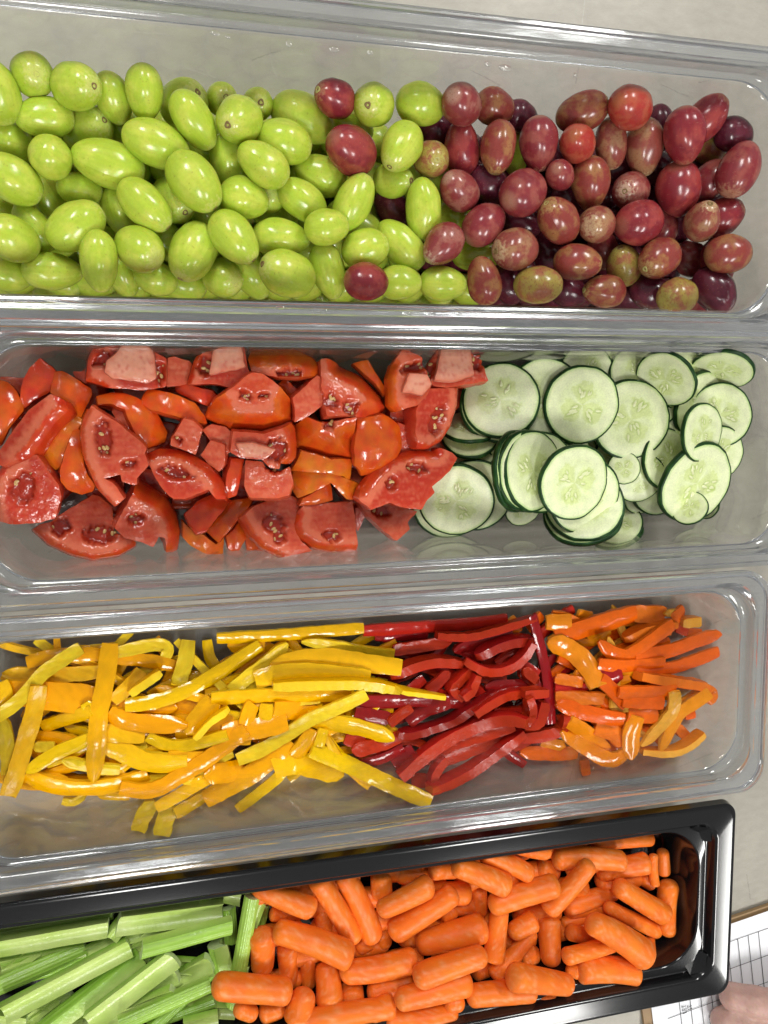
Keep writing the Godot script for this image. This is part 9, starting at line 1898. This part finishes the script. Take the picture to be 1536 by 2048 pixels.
# ---------------------------------------------------------------- black pan, clipboard, hand
func black_pan() -> void:
	var h := 57.6
	var o := thing("black_food_pan", "shiny black plastic pan of celery sticks and baby carrots", "pan")
	o.position = Vector3(-42.7, h, 355.7) * MM
	o.rotation.y = -0.005
	var m := mat(lin(.006, .006, .007), 0.13)
	m.metallic_specular = 0.5
	var prof := [[46, -(h - 3.2), 12], [36, -(h - 3.4), 20], [31.5, -(h - 5.5), 25, 1], [29.5, -(h - 9.5), 27, 1], [28.8, -(h - 13), 28], [24.5, -13.0, 32], [24.0, -12.0, 33, 1], [23.2, -11.4, 33], [19.6, -10.6, 26], [18.8, -10.2, 22, 1], [18.2, -9.4, 20], [16.4, -3.6, 15],
		[15.6, -2.3, 15, 1], [14.4, -1.7, 14], [3.6, -0.3, 11], [2.2, 0.0, 11, 1], [0.9, -0.4, 11, 1], [0.1, -1.4, 11], [-0.6, -7.5, 11], [1.6, -7.5, 10], [2.4, -2.8, 10], [13.6, -4.0, 12], [14.6, -5.4, 13, 1], [16.2, -11.6, 18], [17.4, -12.8, 20, 1], [21.4, -13.6, 28], [26.4, -(h - 10), 26], [28.4, -(h - 4), 24, 1], [32.0, -(h - 0.6), 20], [46, -h, 12]]
	part("body", loft(prof, 310, 81), m, o)
	# moulded gusset ribs in the two corners of the opening
	for sz in [-1, 1]:
		var g := Soup.new()
		var c := Vector3(310 - 30, 0, sz * (81 - 30))
		var pts := [Vector3(9.5, -3.6, sz * 9.5), Vector3(12.0, -6.0, sz * -3.0), Vector3(6.0, -12.4, sz * -5.0), Vector3(-5.0, -12.4, sz * 6.0), Vector3(-3.0, -6.0, sz * 12.0), Vector3(3.5, -10.4, sz * 3.5)]
		var id := []
		for p in pts: id.append(g.add((c + p) * MM))
		var low := []
		for p in pts: low.append(g.add((c + p + Vector3(1.5, -2.5, sz * 1.5)) * MM))
		for k in 5:
			g.tri(id[k], id[(k + 1) % 5], id[5], k)
			g.tri(low[(k + 1) % 5], low[k], low[5], k + 10)
			g.quad(id[k], low[k], low[(k + 1) % 5], id[(k + 1) % 5], k + 20)
		part("corner_rib", g.done(), m, o)

func flat_quad(s: Soup, a: Vector2, b: Vector2, w: float, y: float) -> void:
	var d := (b - a).normalized()
	var n := Vector2(-d.y, d.x) * w * 0.5
	var id := []
	for p in [a - n, b - n, b + n, a + n]: id.append(s.add(Vector3(p.x, y, p.y) * MM))
	s.quad(id[0], id[1], id[2], id[3])

func clipboard() -> void:
	var base := Transform3D(Basis(Vector3.UP, 0.152), Vector3(222, 0, 431) * MM)
	var b := thing("clipboard", "brown clipboard under the ruled paper beside the black pan", "clipboard")
	b.transform = base
	var board := BoxMesh.new()
	board.size = Vector3(0.24, 0.003, 0.32)
	part("board", board, mat(lin(.30, .19, .09), 0.55), b, Transform3D(Basis(), Vector3(112, 2.5, 157) * MM))
	var clip := BoxMesh.new()
	clip.size = Vector3(0.006, 0.008, 0.055)
	var cm := mat(lin(.5, .5, .5), 0.25)
	cm.metallic = 1.0
	part("clip", clip, cm, b, Transform3D(Basis(), Vector3(-4.5, 8, 100) * MM))
	var o := thing("paper_sheet", "white ruled form with a black grid on the clipboard", "paper")
	o.transform = base
	var s := Soup.new()
	var nx := 12
	var rows := []
	for k in 15:
		var ids := []
		for i in nx + 1:
			var x := 216.0 * i / nx
			var z := 279.0 * k / 14
			var y := 4.9 + 0.45 * sin(x * 0.05 + z * 0.02) * sin(z * 0.035) + 1.6 * exp(-z * 0.12)
			ids.append(s.add(Vector3(x, y, z) * MM))
		rows.append(ids)
	for k in 14:
		for i in nx: s.quad(rows[k][i], rows[k][i + 1], rows[k + 1][i + 1], rows[k + 1][i], 1)
	var pm := mat(lin(.80, .81, .84), 0.7)
	part("sheet", s.done(false), pm, o)
	var g := Soup.new()
	for k in 18: flat_quad(g, Vector2(26.9 + 10.7 * k, 17.4), Vector2(26.9 + 10.7 * k, 250), 0.55, 5.55)
	for k in 9: flat_quad(g, Vector2(14.0, 17.4 + 25.9 * k), Vector2(212, 17.4 + 25.9 * k), 0.55, 5.6)
	var ink := mat(lin(.02, .02, .025), 0.7)
	part("ruled_grid", g.done(false), ink, o)
	var words := [["SHIFT", 8.0, 92.0, 6.0], ["NG", 33.0, 92.0, 4.6], ["QP", 44.5, 90.0, 4.6], ["CUP", 56.5, 86.0, 4.6], ["LET", 31.0, 66.0, 4.2], ["IT", 36.5, 66.0, 4.2]]
	for w in words:
		var tm := TextMesh.new()
		tm.text = w[0]
		tm.font_size = 32
		tm.pixel_size = w[3] * MM / 24.0
		tm.depth = 0.0001
		tm.curve_step = 2.0
		var f := SystemFont.new()
		f.font_names = PackedStringArray(["Droid Sans"])
		tm.font = f
		part("lettering", tm, ink, o, Transform3D(Basis(Vector3.UP, PI / 2) * Basis(Vector3.RIGHT, -PI / 2), Vector3(w[1], 5.8, w[2]) * MM))

func smin(a: float, b: float, k: float) -> float:
	var h := clampf(0.5 + 0.5 * (b - a) / k, 0.0, 1.0)
	return lerpf(b, a, h) - k * h * (1.0 - h)

func hand() -> void:
	# a right hand lying on the form, fingers curled towards the pan; only two fingers reach into the frame
	var o := thing("person", "hand resting on the ruled paper, two curled fingers showing", "person")
	o.position = Vector3(292, 7, 478) * MM
	var chains := [
		[[Vector3(9, 12, -1), 11.8], [Vector3(24, 21, 0), 12.2], [Vector3(50, 27, 4), 12.4], [Vector3(88, 30, 12), 13.0]],
		[[Vector3(1, 12, 20.5), 11.8], [Vector3(18, 21, 22), 12.2], [Vector3(46, 28, 26), 12.0], [Vector3(86, 31, 33), 13.2]],
		[[Vector3(4, 10, 42), 10.0], [Vector3(20, 20, 44), 10.8], [Vector3(46, 26, 47), 11.4], [Vector3(84, 29, 53), 12.8]],
		[[Vector3(14, 9, 62), 8.8], [Vector3(27, 17, 63), 9.4], [Vector3(50, 22, 65), 10.2], [Vector3(82, 26, 70), 12.0]],
		[[Vector3(84, 9, -14), 9.6], [Vector3(92, 14, -12), 10.8], [Vector3(92, 20, -6), 12.5], [Vector3(130, 24, 14), 15.0]],
		[[Vector3(88, 28, 14), 14.0], [Vector3(86, 28, 50), 14.0], [Vector3(140, 26, 52), 17.0], [Vector3(140, 26, 22), 17.0], [Vector3(88, 28, 14), 14.0]],
		[[Vector3(140, 26, 34), 20.0], [Vector3(220, 28, 40), 24.0]]]
	var lo := Vector3(-14, -4, -34)
	var hi := Vector3(248, 62, 90)
	var cell := 3.0
	var n := Vector3i(((hi - lo) / cell).ceil())
	var val := PackedFloat32Array()
	val.resize((n.x + 1) * (n.y + 1) * (n.z + 1))
	var crease := noise(0.12, 5, 3)
	for ix in n.x + 1:
		for iy in n.y + 1:
			for iz in n.z + 1:
				var p := lo + Vector3(ix, iy, iz) * cell
				var d := 1e9
				for ci in chains.size():
					var ch: Array = chains[ci]
					var dc := 1e9
					for k in ch.size() - 1:
						var a: Vector3 = ch[k][0]
						var b: Vector3 = ch[k + 1][0]
						var t := clampf((p - a).dot(b - a) / (b - a).length_squared(), 0, 1)
						var q := p.distance_to(a.lerp(b, t)) - lerpf(ch[k][1], ch[k + 1][1], t)
						dc = smin(dc, q, 4.0) if dc < 1e8 else q
					d = smin(d, dc, 1.6 if ci < 5 else 7.0) if d < 1e8 else dc
				val[(ix * (n.y + 1) + iy) * (n.z + 1) + iz] = d + 0.25 * crease.get_noise_3dv(p * 2.0)
	var at := func(x: int, y: int, z: int) -> float: return val[(x * (n.y + 1) + y) * (n.z + 1) + z]
	var s := Soup.new()
	var id := {}
	for ix in n.x:
		for iy in n.y:
			for iz in n.z:
				var sum := Vector3.ZERO
				var cnt := 0
				var inside := 0
				for e in 8:
					if at.call(ix + (e & 1), iy + ((e >> 1) & 1), iz + ((e >> 2) & 1)) < 0: inside += 1
				if inside == 0 or inside == 8: continue
				for e in 8:
					for ax in 3:
						if (e >> ax) & 1: continue
						var f := e | (1 << ax)
						var p0 := Vector3(e & 1, (e >> 1) & 1, (e >> 2) & 1)
						var p1 := Vector3(f & 1, (f >> 1) & 1, (f >> 2) & 1)
						var v0: float = at.call(ix + int(p0.x), iy + int(p0.y), iz + int(p0.z))
						var v1: float = at.call(ix + int(p1.x), iy + int(p1.y), iz + int(p1.z))
						if (v0 < 0) != (v1 < 0):
							sum += p0.lerp(p1, v0 / (v0 - v1))
							cnt += 1
				var p := lo + (Vector3(ix, iy, iz) + sum / cnt) * cell
				var k := crease.get_noise_3dv(p * 0.8)
				var cc := Vector3(.48, .29, .24) * (1.0 + 0.14 * k)
				cc.y *= 1.0 + 0.12 * crease.get_noise_3dv(p * 2.5)
				id[Vector3i(ix, iy, iz)] = s.add(p * MM, Vector2.ZERO, vc(cc))
	for ix in range(1, n.x):
		for iy in range(1, n.y):
			for iz in range(1, n.z):
				var v0: float = at.call(ix, iy, iz)
				for ax in 3:
					var st := Vector3i(int(ax == 0), int(ax == 1), int(ax == 2))
					if ix + st.x > n.x or iy + st.y > n.y or iz + st.z > n.z: continue
					var v1: float = at.call(ix + st.x, iy + st.y, iz + st.z)
					if (v0 < 0) == (v1 < 0): continue
					var u := Vector3i(int(ax == 1), int(ax == 2), int(ax == 0))
					var w := Vector3i(int(ax == 2), int(ax == 0), int(ax == 1))
					var c := Vector3i(ix, iy, iz)
					var q := [c, c - u, c - u - w, c - w]
					var ok := true
					for t in q: ok = ok and id.has(t)
					if not ok: continue
					if v0 < 0: s.quad(id[q[0]], id[q[1]], id[q[2]], id[q[3]], 1)
					else: s.quad(id[q[3]], id[q[2]], id[q[1]], id[q[0]], 1)
	part("hand", s.done(), veg("hand_skin", 0.5, 0.2), o)


func _ready() -> void:
	stage()
	counter()
	clear_pan(Vector3(-44, 162.3, -152.5) * MM, 0.0, 162.3, "tall clear plastic pan of green and red grapes")
	clear_pan(Vector3(10, 90.5, -3) * MM, -0.002, 90.5, "clear plastic pan of tomato chunks and cucumber slices", 281.0, 83.5)
	clear_pan(Vector3(-18, 102.4, 162.1) * MM, -0.0013, 102.4, "clear plastic pan of yellow, red and orange pepper strips", 272.0)
	grapes()
	black_pan()
	cucumbers()
	tomatoes()
	peppers()
	for i in CELERY.size(): celery(i, CELERY[i])
	for i in CARROTS.size(): carrot(i, CARROTS[i])
	clipboard()
	hand()
	droplets()
